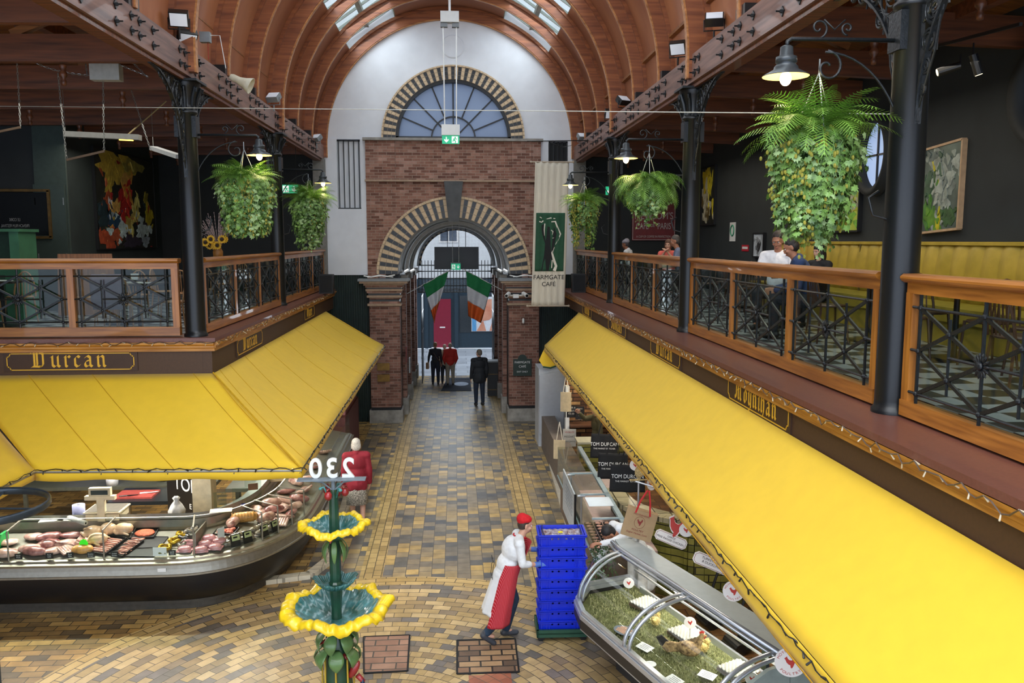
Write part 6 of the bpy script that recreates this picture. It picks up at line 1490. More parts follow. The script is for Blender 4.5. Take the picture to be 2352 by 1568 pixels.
b = MB(); b.prism([(max(p[0], .25), sgn * min(p[1], .72) * .45) for p in [(.25, -.6), (.25, .2), (.5, .55), (3.0, .55), (3.0, -.6)]], lambda u_, v_, w_: (u_, v_, w_), 0, .62); b.build('case_base', mat('dark_case_base', '2c2e30', .5), t, recalc=True)
b = MB(); b.beam(L(.1, -.33, .74), L(3.1, -.33, .74), .03, .10); b.beam(L(-.05, -.33, .95), L(3.1, -.33, .95), .02, .02); b.build('rear_rail', M_alu, t)
b = MB(); b.prism([(0, .70), (0, 1.31), (.25, 1.29), (.5, 1.18), (.68, 1.0), (.76, .80), (.76, .70)], lambda u_, v_, w_: L(w_, u_, v_), 3.11, 3.15); b.prism([(-.34, .5), (-.34, 1.31), (0.01, 1.31), (.01, .7), (.7, .7), (.7, .5)], lambda u_, v_, w_: L(w_, u_, v_), 3.11, 3.15); b.build('end_cheek', mat('pale_grey_cheek', '8e9a94', .5), t, recalc=True)
# grass, and a strip lamp added under the slab to brighten the bed
MB().box(.3, 3.0, sgn * -.22 - .02, sgn * -.22 + .02, 1.285, 1.31).build('added_case_lamp', mat('warm_tube', 'fff0d8', .4, noise=0, emit='fff0d8', estr=6), t)
l = area('added_case_light', PO + Matrix.Rotation(ang, 3, 'Z') @ L(1.65, -.20, 1.27), (0, 0, ang), 2.6, .06, 26, (1, .95, .85))
M_grass = mat('fake_grass_blades', '7a7c48', .8, noise=.4, scale=30, col2='b0ae80')
rnd = random.Random(9); b = MB()
for _ in range(9000):
    u_ = rnd.uniform(-.02, 3.05); v_ = rnd.uniform(-.30, .70)
    if u_ < .5 and v_ > .35 + u_ * .6: continue
    h_ = rnd.uniform(.015, .04); a = rnd.uniform(0, 6.28); dx, dy = cos(a) * .006, sin(a) * .006; lx, ly = rnd.uniform(-.02, .02), rnd.uniform(-.02, .02)
    p = L(u_, v_, .715); b.add([p + V(dx, dy, 0), p - V(dx, dy, 0), p + V(lx, ly, h_)], [(0, 1, 2)])
o = b.build('fake_grass', M_grass); o.location = PO; o.rotation_euler = (0, 0, ang); tag(o, 'dull green artificial grass covering bed of the poultry case', 'artificial grass', kind='stuff')
def inside(u_, v_, z=.73): return PO + Matrix.Rotation(ang, 3, 'Z') @ L(u_, v_, z)
M_egg = mat('grey_moulded_pulp', 'a9a69c', .9, noise=.08)
et = None
for k, (u_, v_, r_) in enumerate(((.55, -.14, .25), (1.37, -.13, .1), (2.26, -.14, .12))):
    lab = 'open moulded egg tray on the fake grass, %s from the crates' % ORD[k]
    if et is None:
        et = thing('egg_tray', lab, 'egg tray', (0, 0, 0), group='egg trays in the poultry case'); q = MB()
        q.grid(lambda a, c: (-.15 + .3 * a, -.15 + .3 * c, .045 + .018 * sin(a * 6 * 2 * pi) * sin(c * 6 * 2 * pi)), 48, 48); q.build('pulp_tray', M_egg, et, smooth=True, thick=.004)
        q = MB(); [q.box(-.155, .155, -.155, .155, z, z + .006) for z in (.002, .014, .026)]; q.build('tray_stack', mat('brown_pulp', '6d5c48', .9), et); o = et
    else: o = dup(et, label=lab)
    o.location = inside(u_, v_, .745); o.rotation_euler = (0, 0, ang + r_)
ch = None
for k, (u_, v_, r_) in enumerate(((.98, .02, 1), (1.56, .24, 2.4), (1.72, -.10, .3))):
    lab = 'fluffy yellow toy chick %s' % ['between first and second egg tray', 'beside the brown model hen, aisle side', 'beside the brown model hen, behind it'][k]
    if ch is None:
        ch = thing('toy_chick', lab, 'toy chick', (0, 0, 0), group='fluffy toy chicks'); q = MB(); q.ell((0, 0, .045), (.06, .045, .045), None, 12, 8); q.ell((.045, 0, .10), (.032, .03, .03), None, 12, 8); q.cap((-.05, 0, .06), (-.09, 0, .085), .025, .012, 8)
        rr = random.Random(2)
        for _ in range(260): d = Vector((rr.gauss(0, 1), rr.gauss(0, 1), rr.gauss(0, 1))).normalized(); c_ = V(0, 0, .045) if rr.random() < .65 else V(.045, 0, .1); r0 = .048 if c_.x == 0 else .03; p = c_ + d * r0; s_ = d.cross(V(0, 0, 1)) * .004; q.add([p + s_, p - s_, p + d * .022], [(0, 1, 2)])
        q.build('fluffy_body', mat('straw_yellow_fluff', 'c2ab6a', .9, noise=.3, scale=40), ch); q = MB(); q.tube([(.07, 0, .10), (.09, 0, .095)], [.008, .002], 6); q.build('beak', mat('orange_beak', 'c46a2a', .5), ch); o = ch
    else: o = dup(ch, label=lab)
    o.location = inside(u_, v_, .735); o.rotation_euler = (0, 0, r_)
t = thing('model_hen', 'brown feathered model hen with red comb standing on grass', 'model hen', inside(1.76, .12, .735), ang + 1.1); q = MB()
q.ell((0, 0, .09), (.13, .075, .08), Matrix.Rotation(.25, 3, 'Y'), 16, 10); q.cap((.09, 0, .12), (.13, 0, .22), .045, .028); q.ell((.14, 0, .24), (.032, .026, .028)); q.prism([(-.08, .06), (-.22, .05), (-.28, .1), (-.24, .17), (-.1, .15)], lambda a, c, w_: (a, w_, c), -.02, .02); remesh(q.build('body', mat('brown_feathers', '6f4f33', .9, noise=.6, scale=30, col2='b89868', bump=.6), t), .009)
q = MB(); [q.ell((.12 + .016 * j, 0, .275 - .006 * abs(j - 1)), (.011, .005, .018)) for j in range(3)]; q.ell((.165, 0, .215), (.008, .006, .016)); q.build('comb_and_wattle', mat('comb_red', 'b02820', .5), t, smooth=True)
q = MB(); q.tube([(.165, 0, .24), (.19, 0, .232)], [.009, .002], 6); q.build('beak', mat('orange_beak', 'c46a2a', .5), t)
q = MB(); q.prism([(-.2, .1), (-.3, .16), (-.34, .24), (-.28, .26), (-.18, .17)], lambda a, c, w_: (a, w_, c - .03), -.012, .012); q.build('tail_feathers', mat('black_tail', '26221e', .7), t, recalc=True)
for k, (u_, v_, rr) in enumerate(((1.45, .46, .3), (2.2, .2, .5), (2.15, .56, .2))):
    q = MB(); q.cbox((0, 0, 0), (.17, .12, .004)); o = q.build('price_card', mat('white_card', 'd9dad8', .6, noise=.05)); o.location = inside(u_, v_, .765); o.rotation_euler = (.1, .05, ang + rr); tag(o, 'white handwritten card on fake grass, %s' % ['just left of the middle glass arch', 'behind the brown hen near the third egg tray', 'lowest one near the picture bottom'][k], 'card', 'white cards in the poultry case')
    q = MB()
    for j in range(4): q.cbox((.0, .035 - .023 * j, .003), (.11 - .02 * (j % 2), .005, .001))
    q.build('handwriting', mat('pencil_grey', '6a6a72', .8), o)
t = thing('oval_card', 'oval slate blue card with orange print on the grass', 'card', inside(1.04, .47, .77), ang + .2); MB().lathe([(.001, 0), (.12, 0), (.12, .004), (.001, .004)], n=32).build('card', mat('slate_blue_card', '66707c', .6), t); q = MB(); [q.cbox((random.uniform(-.01, .01), .07 - .028 * j, .006), (.16 * sqrt(max(.05, 1 - ((.07 - .028 * j) / .11) ** 2)), .014, .001)) for j in range(6)]; q.build('orange_print', mat('peach_print', 'd09a70', .6), t)
t.scale = (1.15, .85, 1)
q = MB(); q.lathe([(.001, 0), (.06, 0), (.06, .006), (.001, .006)], n=24); o = q.build('round_card', mat('white_card', 'd9dad8', .6, noise=.05)); o.location = inside(1.78, .60, .76); tag(o, 'small round white card half hidden by the middle glass arch', 'card')
# disc and figure emblem
M_ered = mat('emblem_red', 'b03028', .5, noise=.05)
ROO = [(-.9, .55), (-.72, .72), (-.55, .9), (-.5, .72), (-.38, .5), (-.2, .35), (.1, .3), (.3, .45), (.42, .8), (.55, 1.0), (.75, .95), (.85, .7), (.8, .35), (.6, .05), (.5, -.2), (.42, -.5), (.3, -.8), (.12, -.95), (0, -.8), (-.02, -.5), (-.3, -.35), (-.55, -.1), (-.68, .2), (-.78, .42)]
def disc(label, loc, r, face=-.2, pole=None):
    t = thing('hanging_disc', label, 'sign', loc, face, 'round white rooster discs'); F_ = lambda u_, v_, w_: (u_, -w_, v_)
    q = MB(); q.prism([(r * cos(2 * pi * i / 40), r * sin(2 * pi * i / 40)) for i in range(40)], F_, -.004, .004); q.build('disc', mat('white_disc', 'dcd8d4', .5, noise=0), t, recalc=True)
    q = MB(); q.prism([(a * r * .45, c * r * .42) for a, c in ROO], F_, .004, .006); q.build('rooster_emblem', M_ered, t, recalc=True)
    if r > .08:
        for s_, word in ((1, "MOYNIHAN'S"), (-1, 'POULTRY')):
            n = len(word)
            for j, chx in enumerate(word):
                a = pi / 2 * s_ + (-(j - (n - 1) / 2) * .27 if s_ > 0 else (j - (n - 1) / 2) * .27); rr = r * (.72 if s_ > 0 else .86)
                ca, sa = cos(a - pi / 2 * s_ if s_ > 0 else a + pi / 2), sin(a - pi / 2 * s_ if s_ > 0 else a + pi / 2)
                textmesh(chx, r * .26, lambda u_, v_, w_, a=a, ca=ca, sa=sa, rr=rr: (rr * cos(a) + u_ * ca - v_ * sa, -.006 - w_ * .2, rr * sin(a) + u_ * sa + v_ * ca), M_ered, 'lettering', t, ext=.0005)
    if pole: q = MB(); q.tube([(0, .006, -r * .5), (0, .006, pole)], .004, 5); q.build('hanger_wire' if pole > 0 else 'stick', M_steel, t)
    return t
def dl(px, py, X, lab, r, f=-.25, pole=None): p = at(px, py, x=X); return disc(lab, p, r, f, pole)
dl(1459, 1068, 2.42, 'round white rooster disc hanging by the black tote bags', .075, pole=.45)
dl(1495, 1113, 2.45, 'narrow turned rooster disc hanging at the awning edge above the steel rail', .07, f=-1.0, pole=.3)
dl(1576, 1217, 2.45, 'rooster disc hanging right of the large free range chicken sign', .075, pole=.35)
dl(1685, 1357, 2.45, 'larger rooster disc above the pale crate near the awning', .095, pole=.45)
dl(1816, 1520, 2.55, 'large rooster disc nearest the camera at end of the poultry case', .12, pole=.5)
for (u_, v_, z_, lab, pl) in ((.35, .0, .98, 'small rooster disc on a stick inside the far end of poultry case', -.25), (1.5, -.08, .96, 'small rooster disc on a stick over the second egg tray', -.22), (2.75, .1, .98, 'small rooster disc on a stick at the near end inside the case', -.25)): disc(lab, inside(u_, v_, z_), .065, -.3, pl)
t = thing('steel_post', 'thin steel post with cross rail and straw bird at the case end', 'post', at(1467, 1105, y=10.2)); zt = t.location.z
q = MB(); q.tube([(0, 0, 0), (0, 0, -(zt - .7))], .013, 8); q.tube([(-.04, 0, 0), (.45, -.25, -.10)], .012, 8); q.build('post_and_rail', M_alu, t)
q = MB(); q.ell((0, 0, .12), (.055, .05, .08)); q.ell((.005, 0, .22), (.028, .028, .035)); q.cap((.04, 0, .1), (.09, 0, .16), .03, .02); q.tube([(-.12, 0, .02), (.12, 0, .02)], .012, 6); q.tube([(-.1, .03, .0), (.1, -.03, .03)], .01, 6); remesh(q.build('straw_bird', mat('pale_straw', 'b09a6a', .9, noise=.4, scale=50, bump=.8), t), .008)
p0 = at(1468, 1202, y=9.95); t = thing('paper_bag', 'brown kraft paper carrier bag with red handles and poultry emblem', 'bag', p0, radians(8)); t.rotation_euler = (0, radians(14), radians(-14))
q = MB(); q.cbox((0, 0, 0), (.38, .10, .36)); q.build('bag_body', mat('kraft_paper', '9c8260', .8, noise=.06), t)
for y_ in (-.045,): q = MB(); q.tube([(-.08, y_, .14), (-.06, y_, .3), (-.01, 0, .44)], .012, 6); q.tube([(.1, y_, .14), (.06, y_, .3), (.01, 0, .44)], .012, 6); q.build('red_handles', mat('red_webbing', 'b8202a', .6), t)
F_ = lambda u_, v_, w_: (u_, -.051 - w_, v_); M_maroonp = mat('maroon_print', '7c2a24', .7, noise=0)
q = MB(); q.prism([(a * .04, .03 + c * .045) for a, c in ROO], F_, 0, .002); q.build('rooster_emblem', M_maroonp, t, recalc=True)
q = MB(); q.tube([F_(.065 * cos(2 * pi * i / 30), .03 + .075 * sin(2 * pi * i / 30), .001) for i in range(30)], .0015, 4, closed=True); q.build('ring_print', M_maroonp, t)
for word, sz, z_ in (("MOYNIHANS", .034, .115), ('POULTRY', .034, -.085), ('English Market, Cork', .03, -.125)): textmesh(word, sz, lambda u_, v_, w_, z_=z_: (u_, -.052 - w_, z_ + v_), M_maroonp, 'lettering', t, ext=.0005)
def roostersign(px, py, X, lines, lab, cut=0):
    p = at(px, py, x=X); t = thing('rooster_sign', lab, 'sign', p, radians(-16)); F_ = lambda u_, v_, w_: (u_, -w_, v_)
    q = MB(); q.prism([(a * .125, .15 + c * .15) for a, c in ROO], F_, -.008, .004); q.build('white_outline', mat('white_cutout', 'd8d2cc', .5, noise=0), t, recalc=True)
    q = MB(); q.prism([(a * .108 - .002, .155 + c * .128) for a, c in ROO], F_, .004, .007); q.build('red_rooster', M_ered, t, recalc=True)
    q = MB(); [q.tube([F_(.04, .15, .009), F_(.04 + .07 * cos(a), .15 + .11 * sin(a), .009)], .002, 4) for a in (.6, .85, 1.1, 1.35)]; q.build('feather_lines', mat('white_cutout', 'd8d2cc', .5, noise=0), t)
    w_, h_ = .185, .062; pts = [(-w_, -h_ + .03), (-w_ + .03, -h_), (w_ - .03, -h_), (w_, -h_ + .03), (w_, h_ - .03), (w_ - .03, h_), (-w_ + .03, h_), (-w_, h_ - .03)]
    q = MB(); q.prism(pts, F_, -.008, .006); q.build('name_plate', mat('white_cutout', 'd8d2cc', .5, noise=0), t, recalc=True)
    q = MB(); q.tube([F_(a * .93, c * .86, .007) for a, c in pts], .0022, 4, closed=True); q.build('plate_border', M_maroonp, t)
    for j, ln in enumerate(lines): textmesh(ln, .034, lambda u_, v_, w2, j=j: (u_, -.008 - w2, .012 - .036 * j + v_), mat('dark_print', '3a2a2a', .7, noise=0), 'lettering', t, ext=.0005, sx=.92)
    q = MB(); q.tube([(0, 0, .06), (0, .02, .62)], .003, 4); q.build('hanging_thread', M_steel, t)
    t.rotation_euler = (0, radians(20), radians(-16))
roostersign(1541, 1238, 2.42, ['LARGE', 'FREE RANGE CHICKEN'], 'red cut-out rooster sign with plate reading large free range chicken')
roostersign(1635, 1293, 2.46, ['TURKEY, GEESE', '& DUCKLING'], 'red cut-out bird sign with plate reading turkey, geese and duckling')

# ================================================================ second right counter and tile work
M_olive = brickmat('olive_glazed_brick', [(0, '5a5a26'), (.5, '757536'), (1, '8a8440')], '24241a', .30, .105, .008, .5, 'cz', .3, dirt=.2, coat=.3)
wallp = smoothpath([(2.5, 12.9), (2.55, 12.2), (2.78, 11.75), (3.15, 11.42), (3.7, 11.2), (6.5, 11.15)], 6)
def pathwall(P, z0, z1, th, m, name):
    b = MB(); n = len(P)
    for i in range(n - 1): a, c = P[i], P[i + 1]; b.beam((a.x, a.y, (z0 + z1) / 2), (c.x, c.y, (z0 + z1) / 2), th, z1 - z0)
    return b.build(name, m)
t = thing('tiled_counter_wall', 'curved low wall of olive green glazed bricks behind the poultry case', 'wall', (0, 0, 0)); pathwall(wallp, 0, 1.12, .10, M_olive, 'tiled_face').parent = t
pathwall(wallp, 1.12, 1.19, .30, brickmat('cream_coping', [(0, '8a8468'), (1, 'aaa284')], '3a3828', .22, .4, .01, 0, 'xy', .3), 'coping').parent = t
t = thing('tiled_block', 'olive tiled pier behind the far glass counter', 'pier', (0, 0, 0)); MB().box(2.42, 3.3, 16.1, 16.5, 0, 1.12).build('tiled_face', M_olive, t); MB().box(2.38, 3.34, 16.06, 16.54, 1.12, 1.16).build('coping', mat('pale_coping', 'a8a48c', .5), t)
t = thing('glass_counter', 'low glass topped meat counter along the right of the aisle', 'display counter', (0, 0, 0))
b = MB(); b.box(1.92, 2.75, 11.1, 15.1, .12, .78); b.build('counter_body', mat('brown_grey_laminate', '6a5a50', .5), t)
b = MB(); b.box(1.90, 2.77, 11.08, 15.15, .78, .83); b.build('deck', mat('pinkish_deck', 'a8908a', .4), t)
b = MB(); b.box(1.86, 1.868, 10.9, 15.1, .74, 1.3); b.build('front_glass', M_glass, t); b = MB(); b.box(1.86, 2.3, 12.4, 15.1, 1.31, 1.318); b.build('top_glass', M_glass, t)
b = MB(); b.beam((2.25, 15.0, 1.33), (2.25, 10.9, 1.30), .07, .04); [b.beam((1.84, y, 1.32), (2.28, y, 1.32), .04, .02) for y in (13.3, 12.15, 11.05)]; b.tube([(1.865, 10.9, .78), (1.865, 15.1, .78)], .014, 6); b.build('aluminium_frame', mat('pale_blue_grey_frame', '8fa0a6', .4), t)
for y in (13.3, 12.15): q = MB(); q.tube([(1.86, y, .8), (1.86, y, 1.33)], .012, 8); q.tube([(1.80, y, 1.30), (1.92, y, 1.30)], .02, 8); q.build('glass_clamp', M_alu, t)
q = MB(); q.cbox((2.06, 11.75, 1.335), (.36, .42, .004)); o = q.build('paper_notice', mat('white_notice', 'c4d0dc', .7, noise=.03)); tag(o, 'white printed notice lying on top of the far glass counter', 'notice')
pk = None; k = 0
for i in range(9):
    for j in range(5):
        if pk is None:
            pk = thing('meat_pack', '', 'packed meat', (0, 0, 0), group='small black trays of packed meat in the glass counter'); MB().box(-.06, .06, -.045, .045, 0, .02).build('pack_tray', M_tray, pk); MB().ell((0, 0, .02), (.05, .036, .018), None, 10, 6).build('sliced_meat', mat('pale_pink_meat', 'd09c88', .35, noise=.3, scale=30, coat=.5), pk, smooth=True); MB().box(.01, .03, -.01, .01, .036, .04).build('price_sticker', M_black, pk); o = pk
        else: o = dup(pk)
        o.location = (1.98 + j * .145, 11.2 + i * .125, .835); o.rotation_euler = (0, 0, random.uniform(-.15, .15)); o['label'] = 'small packed meat tray in the far glass counter, %s row, %s from aisle' % (ORD[i], ORD[j])
t = thing('notice_board', 'white standing notice board leaning on the far glass counter beside the aisle', 'sign', (1.80, 13.25, .0)); b = MB(); b.add([(0, .6, .55), (0, -.75, .75 - .2), (0, -.75, 1.22), (0, .6, 1.25)] + [(.02, .6, .55), (.02, -.75, .55), (.02, -.75, 1.22), (.02, .6, 1.25)], [(0, 1, 2, 3), (7, 6, 5, 4), (0, 4, 5, 1), (1, 5, 6, 2), (2, 6, 7, 3), (3, 7, 4, 0)]); b.build('board', mat('pale_notice', 'b4bcc4', .6), t); q = MB(); q.box(0, .03, -.78, -.75, 0, 1.22); q.build('board_leg', M_black, t); q = MB(); [q.box(-.004, 0, -.55, .2, 1.1 - .06 * j, 1.115 - .06 * j) for j in range(6)]; q.build('print_lines', mat('faint_print', '8a9098', .6), t)
t = thing('green_plant', 'dark leafy green shrub between the crates and the poultry case', 'plant', (1.90, 10.62, .0)); b = MB(); b.tube([(0, 0, 0), (0.02, 0, .9)], .02, 6); b.build('stem', mat('brown_stem', '4a3a28', .8), t); MB().lathe([(.001, 0), (.12, 0), (.15, .25), (.12, .24), (.001, .22)], n=18).build('pot', M_black, t)
b = MB(); rnd = random.Random(4)
for _ in range(900): a = rnd.uniform(0, 6.28); z = rnd.uniform(.3, 1.15); r = .2 * sqrt(rnd.random()) * (1.1 - abs(z - .75)); leaf(b, V(r * cos(a), r * sin(a), z), rnd.uniform(.02, .035), rnd, (cos(a), sin(a), .2), [(0, 0), (.4, .3), (.3, .8), (0, 1.1), (-.3, .8), (-.4, .3)])
b.build('leaves', mat('dark_shrub_green', '2f4d28', .5, noise=.4, scale=12, col2='5a7848'), t)
M_tote = mat('black_cotton_tote', '16171b', .85, noise=.15, scale=30)
for k, (px, py, y, w_) in enumerate(((1441, 1096, 12.2, .50), (1408, 1068, 13.0, .46), (1388, 1022, 13.9, .44))):
    p = at(px, py, y=y); t = thing('tote_bag', 'black cotton tote bag lettered TOM DURCAN, %s' % ['nearest and lowest of three', 'middle one of three', 'farthest of three by the far tiled pier'][k], 'bag', p, radians(-8), 'black tote bags hanging from the awning')
    q = MB(); q.grid(lambda a, c: ((a - .5) * w_ * (1 + .06 * c), -.03 * sin(pi * a) - .01 * sin(a * 14), .2 - .42 * c), 16, 10); q.build('bag_cloth', M_tote, t, smooth=True, thick=.02)
    q = MB(); [q.tube([(s * .1, -.03, .19), (s * .05, -.03, .42), (0, -.01, .62)], .010, 6) for s in (-1, 1)]; q.build('handles', M_tote, t)
    textmesh('TOM DURCAN', .085, lambda u_, v_, w2: (u_, -.048 - w2, 0 + v_), M_whitep, 'lettering', t, sx=.85); textmesh('THE MARKET BUTCHER', .035, lambda u_, v_, w2: (u_, -.048 - w2, -.06 + v_), M_whitep, 'lettering', t, ext=.0005)
MB_ = None
for k, (px, py, y, w_, h_, c_) in enumerate(((1300, 900, 17.5, .16, .42, 'cbb894'), (1285, 1010, 17.0, .17, .40, 'c4b490'))):
    p = at(px, py, y=y); t = thing('cloth_bag', ['natural cloth bag hanging by the big white curved panel', 'natural cloth bag hanging left of the concert poster'][k], 'bag', p, -.2)
    MB().grid(lambda a, c: ((a - .5) * w_ * 1.4, -.02 * sin(pi * a), -h_ * c), 8, 6).build('bag_cloth', mat('natural_cotton', c_, .9), t, thick=.02); q = MB(); [q.tube([(s * .06, 0, 0), (0, 0, .38)], .010, 5) for s in (-1, 1)]; q.build('handles', mat('pale_webbing', 'd8d0c0', .8), t)
# white curved cabinet and the dark stone stall behind
t = thing('white_cabinet', 'tall pale grey curved cabinet end at the start of the right stalls', 'cabinet', (0, 0, 0)); b = MB(); b.grid(lambda a, c: (2.04 + .62 * a, 20.3 - .35 * sin(a * pi / 2) ** 2 * 0 + .1 * a, .36 + (1.46 + .1 * a) * c), 10, 4); b.build('cabinet_face', mat('pale_grey_laminate', 'b4b9c0', .5, noise=.04), t, thick=.04); MB().box(2.04, 2.9, 20.45, 21.4, 0, 1.95).build('cabinet_body', mat('pale_grey_laminate', 'b4b9c0', .5, noise=.04), t)
M_rubble = brickmat('rubble_stone', [(0, '4a2f1e'), (.35, '7a4e30'), (.7, 'a0744a'), (1, 'c49a66')], '2a1d14', .3, .09, .012, .4, 'cz', .8, dirt=.4)
t = thing('stone_stall', 'stall back wall of warm brown rubble stone behind the tote bags', 'stall', (0, 0, 0)); MB().box(2.45, 4.8, 18.4, 18.6, 0, 2.6).build('stone_face', M_rubble, t); MB().box(2.42, 2.5, 18.2, 18.4, 0, 1.9).build('white_edge_post', M_whitep, t); MB().box(2.5, 3.5, 18.0, 18.4, 1.02, 1.06).build('shelf', mat('brown_shelf', '5a3a26', .6), t); MB().box(2.1, 2.42, 15.3, 20.3, 0, .8).build('plinth', mat('grey_brown_plinth', '6a6058', .7), t)
for px, py, y, w_, h_, c_, lines, lab, inkc in ((1312, 945, 18.2, .28, .26, '1c1c1e', ['KEFIR &', 'KOMBUCHA', '€3.50'], 'small chalkboard lettered kefir and kombucha', 'd0d0c8'), (1332, 948, 18.15, .20, .30, '1c1c1e', ['MENU', '------', '------', '------'], 'narrow chalk price list right of the kefir board', 'b8b8b0'), (1308, 1005, 17.6, .28, .38, 'b8b4ac', ['VIVALDI', 'MOZART', 'SAINT-SAENS'], 'concert poster with composer names on the stall', 'a02828')):
    p = at(px, py, y=y); t = thing('small_board', lab, 'sign', p, -.1); MB().cbox((0, 0, 0), (w_, .02, h_)).build('board', mat('board_' + c_, c_, .7), t)
    for j, ln in enumerate(lines): textmesh(ln, w_ * (.20 if len(ln) < 9 else .15), lambda u_, v_, w2, j=j: (u_, -.012 - w2, h_ * .28 - h_ * .26 * j + v_), mat('ink_' + (inkc if j == 0 or c_ != 'b8b4ac' else '202020'), inkc if j == 0 or c_ != 'b8b4ac' else '202020', .7), 'lettering', t, ext=.0005)
for (x, y, ln, e) in ((3.2, 12.6, 1.5, 25), (3.4, 17.2, 1.5, 30), (3.6, 9.0, 1.5, 12)):  # strip lights and area lamps added to brighten the right stalls
    tt = thing('added_strip_light', 'slim strip light added under the right gallery, %s' % {12.6: 'over the tiled wall', 17.2: 'over the stone stall', 9.0: 'nearest the camera'}[y], 'lamp', (x, y, 3.28), pi / 2); MB().box(-ln / 2, ln / 2, -.05, .05, 0, .06).build('light_housing', M_whitep, tt); MB().box(-ln / 2 + .05, ln / 2 - .05, -.035, .035, -.01, 0).build('light_tube', mat('warm_tube', 'fff0d8', .4, noise=0, emit='fff0d8', estr=6), tt)
    area('added_stall_light', (x, y, 3.25), (0, 0, pi / 2), ln, .1, e * 1.6, (1, .9, .72))
# sack trolleys and pale chest under the awning edge
for k, (px, py) in enumerate(((1640, 1385), (1705, 1440))):
    p = at(px, py, z=.3); t = thing('hand_trolley', 'black handled sack trolley leaning behind the poultry case, %s' % ('left one', 'right one')[k], 'trolley', (p.x, p.y, 0), .2)
    q = MB(); [q.tube([(s * .12 - .05, 0, .1), (s * .12 - .02, 0, .55), (s * .12 + .12, 0, .95)], .018, 8) for s in ((0,) if True else (-1, 1))]; q.box(-.2, .1, -.15, .15, .06, .09); q.build('frame', M_black, t); q = MB(); q.tube([(.09, 0, .87), (.17, 0, 1.08)], .026, 8); q.build('grip', mat('rubber_grip', '151515', .8), t); q = MB(); q.tube([(-.1, -.16, .08), (-.1, .16, .08)], .08, 14); q.build('wheels', M_black, t)
p = at(1735, 1390, z=.6); t = thing('pale_chest', 'pale green grey lidded chest under the awning behind the case', 'chest', (p.x + .5, p.y + .1, 0), -.1); MB().box(-.4, .4, -.25, .25, .1, .6).build('chest_body', mat('pale_green_grey', '7c8474', .6), t); MB().box(-.42, .42, -.27, .27, .6, .64).build('lid', mat('pale_green_grey_lid', '98a090', .5), t)
p = at(1790, 1500, z=.85); t = thing('steel_bench', 'dark green steel bench end beside the large rooster disc', 'bench', (p.x + .3, p.y + .1, 0), -.95); MB().box(-.55, .5, -.06, .06, .78, .9).build('bench_rail', mat('olive_steel', '4a5444', .5, metal=.3), t); [MB().box(x - .03, x + .03, -.03, .03, 0, .8).build('leg', mat('olive_steel', '4a5444', .5, metal=.3), t) for x in (-.45, .4)]
q = MB(); q.box(-.2, .2, -.3, .3, 0, .7); o = q.build('blue_tub', mat('navy_blue_tub', '20308a', .5)); o.location = (p.x + .55, p.y + .35, 0); tag(o, 'navy blue tub just showing behind the steel bench under the awning', 'tub')
# ================================================================ arch furniture, flags, banner
def rodsign(px0, x, y, ztop, zbox, zsign, lab, w=.42, facing=1):
    t = thing('exit_sign', lab, 'exit sign', (x, y, zsign)); 
    for s in (-1, 1): MB().tube([(s * w * .32, 0, zbox - zsign), (s * w * .36, 0, ztop - zsign)], .016 if w > .3 else .008, 6).build('hanging_rod', M_whitep, t)
    return t
t = rodsign(0, -.08, 20, 10.0, 7.75, 7.42, 'green running man exit sign under white box on two long rods')
MB().cbox((0, 0, .22), (.42, .12, .24)).build('white_housing', M_whitep, t); MB().cbox((0, 0, 0), (.40, .03, .19)).build('green_panel', mat('exit_green', '14a878', .4, noise=0, emit='14a878', estr=.5), t)
M_ew = mat('exit_white', 'f0f6f2', .4, noise=0, emit='f0f6f2', estr=.4)
def exitmarks(t, w, h, y=-.017, flip=1):
    F_ = lambda u_, v_, w_: (u_ * flip, y - w_, v_)
    q = MB(); q.prism([(-w * .28, h * .32), (-w * .22, h * .32), (-w * .22, -.05 * h), (-w * .12, .08 * h), (-w * .12, -.08 * h), (-w * .25, -h * .36), (-w * .38, -h * .08), (-w * .38, .08 * h), (-w * .28, -.05 * h)], F_, 0, .003); q.build('down_arrow', M_ew, t, recalc=True)
    q = MB(); q.prism([(w * .06, -h * .4), (w * .42, -h * .4), (w * .42, h * .4), (w * .06, h * .4)], F_, 0, .003); q.build('door_mark', M_ew, t, recalc=True)
    q = MB(); q.ell(F_(w * .26, h * .26, .004), (h * .09, .003, h * .09), None, 8, 5)
    for a, c in (((.24, .15), (.2, -.08)), ((.2, -.08), (.3, -.2)), ((.3, -.2), (.26, -.38)), ((.2, -.08), (.1, -.2)), ((.24, .12), (.36, .05)), ((.24, .12), (.13, .02))): q.tube([F_(a[0] * w, a[1] * h, .004), F_(c[0] * w, c[1] * h, .004)], h * .05, 4)
    q.build('running_figure', mat('exit_green', '14a878'), t)
exitmarks(t, .4, .19)
t = thing('ceiling_box', 'white junction box at the crown of vault holding the sign rods', 'box', (-.08, 20, 10.05)); MB().cbox((0, 0, .1), (.42, .2, .24)).build('box_body', M_whitep, t); MB().cbox((-.13, 0, -.08), (.16, .12, .08)).build('connector', M_gry, t); MB().cbox((.13, 0, -.08), (.16, .12, .08)).build('connector', M_gry, t); MB().tube([(0, 0, .2), (0, 0, 1.28)], .03, 6).build('conduit', M_whitep, t)
t = rodsign(0, .02, 27, 5.6, 4.4, 4.27, 'small green exit sign hung between the two flags', .3); MB().cbox((0, 0, 0), (.30, .03, .2)).build('green_panel', mat('exit_green', '14a878'), t); MB().cbox((0, 0, .12), (.32, .05, .04)).build('sign_top', M_gry, t); exitmarks(t, .3, .17, flip=-1)
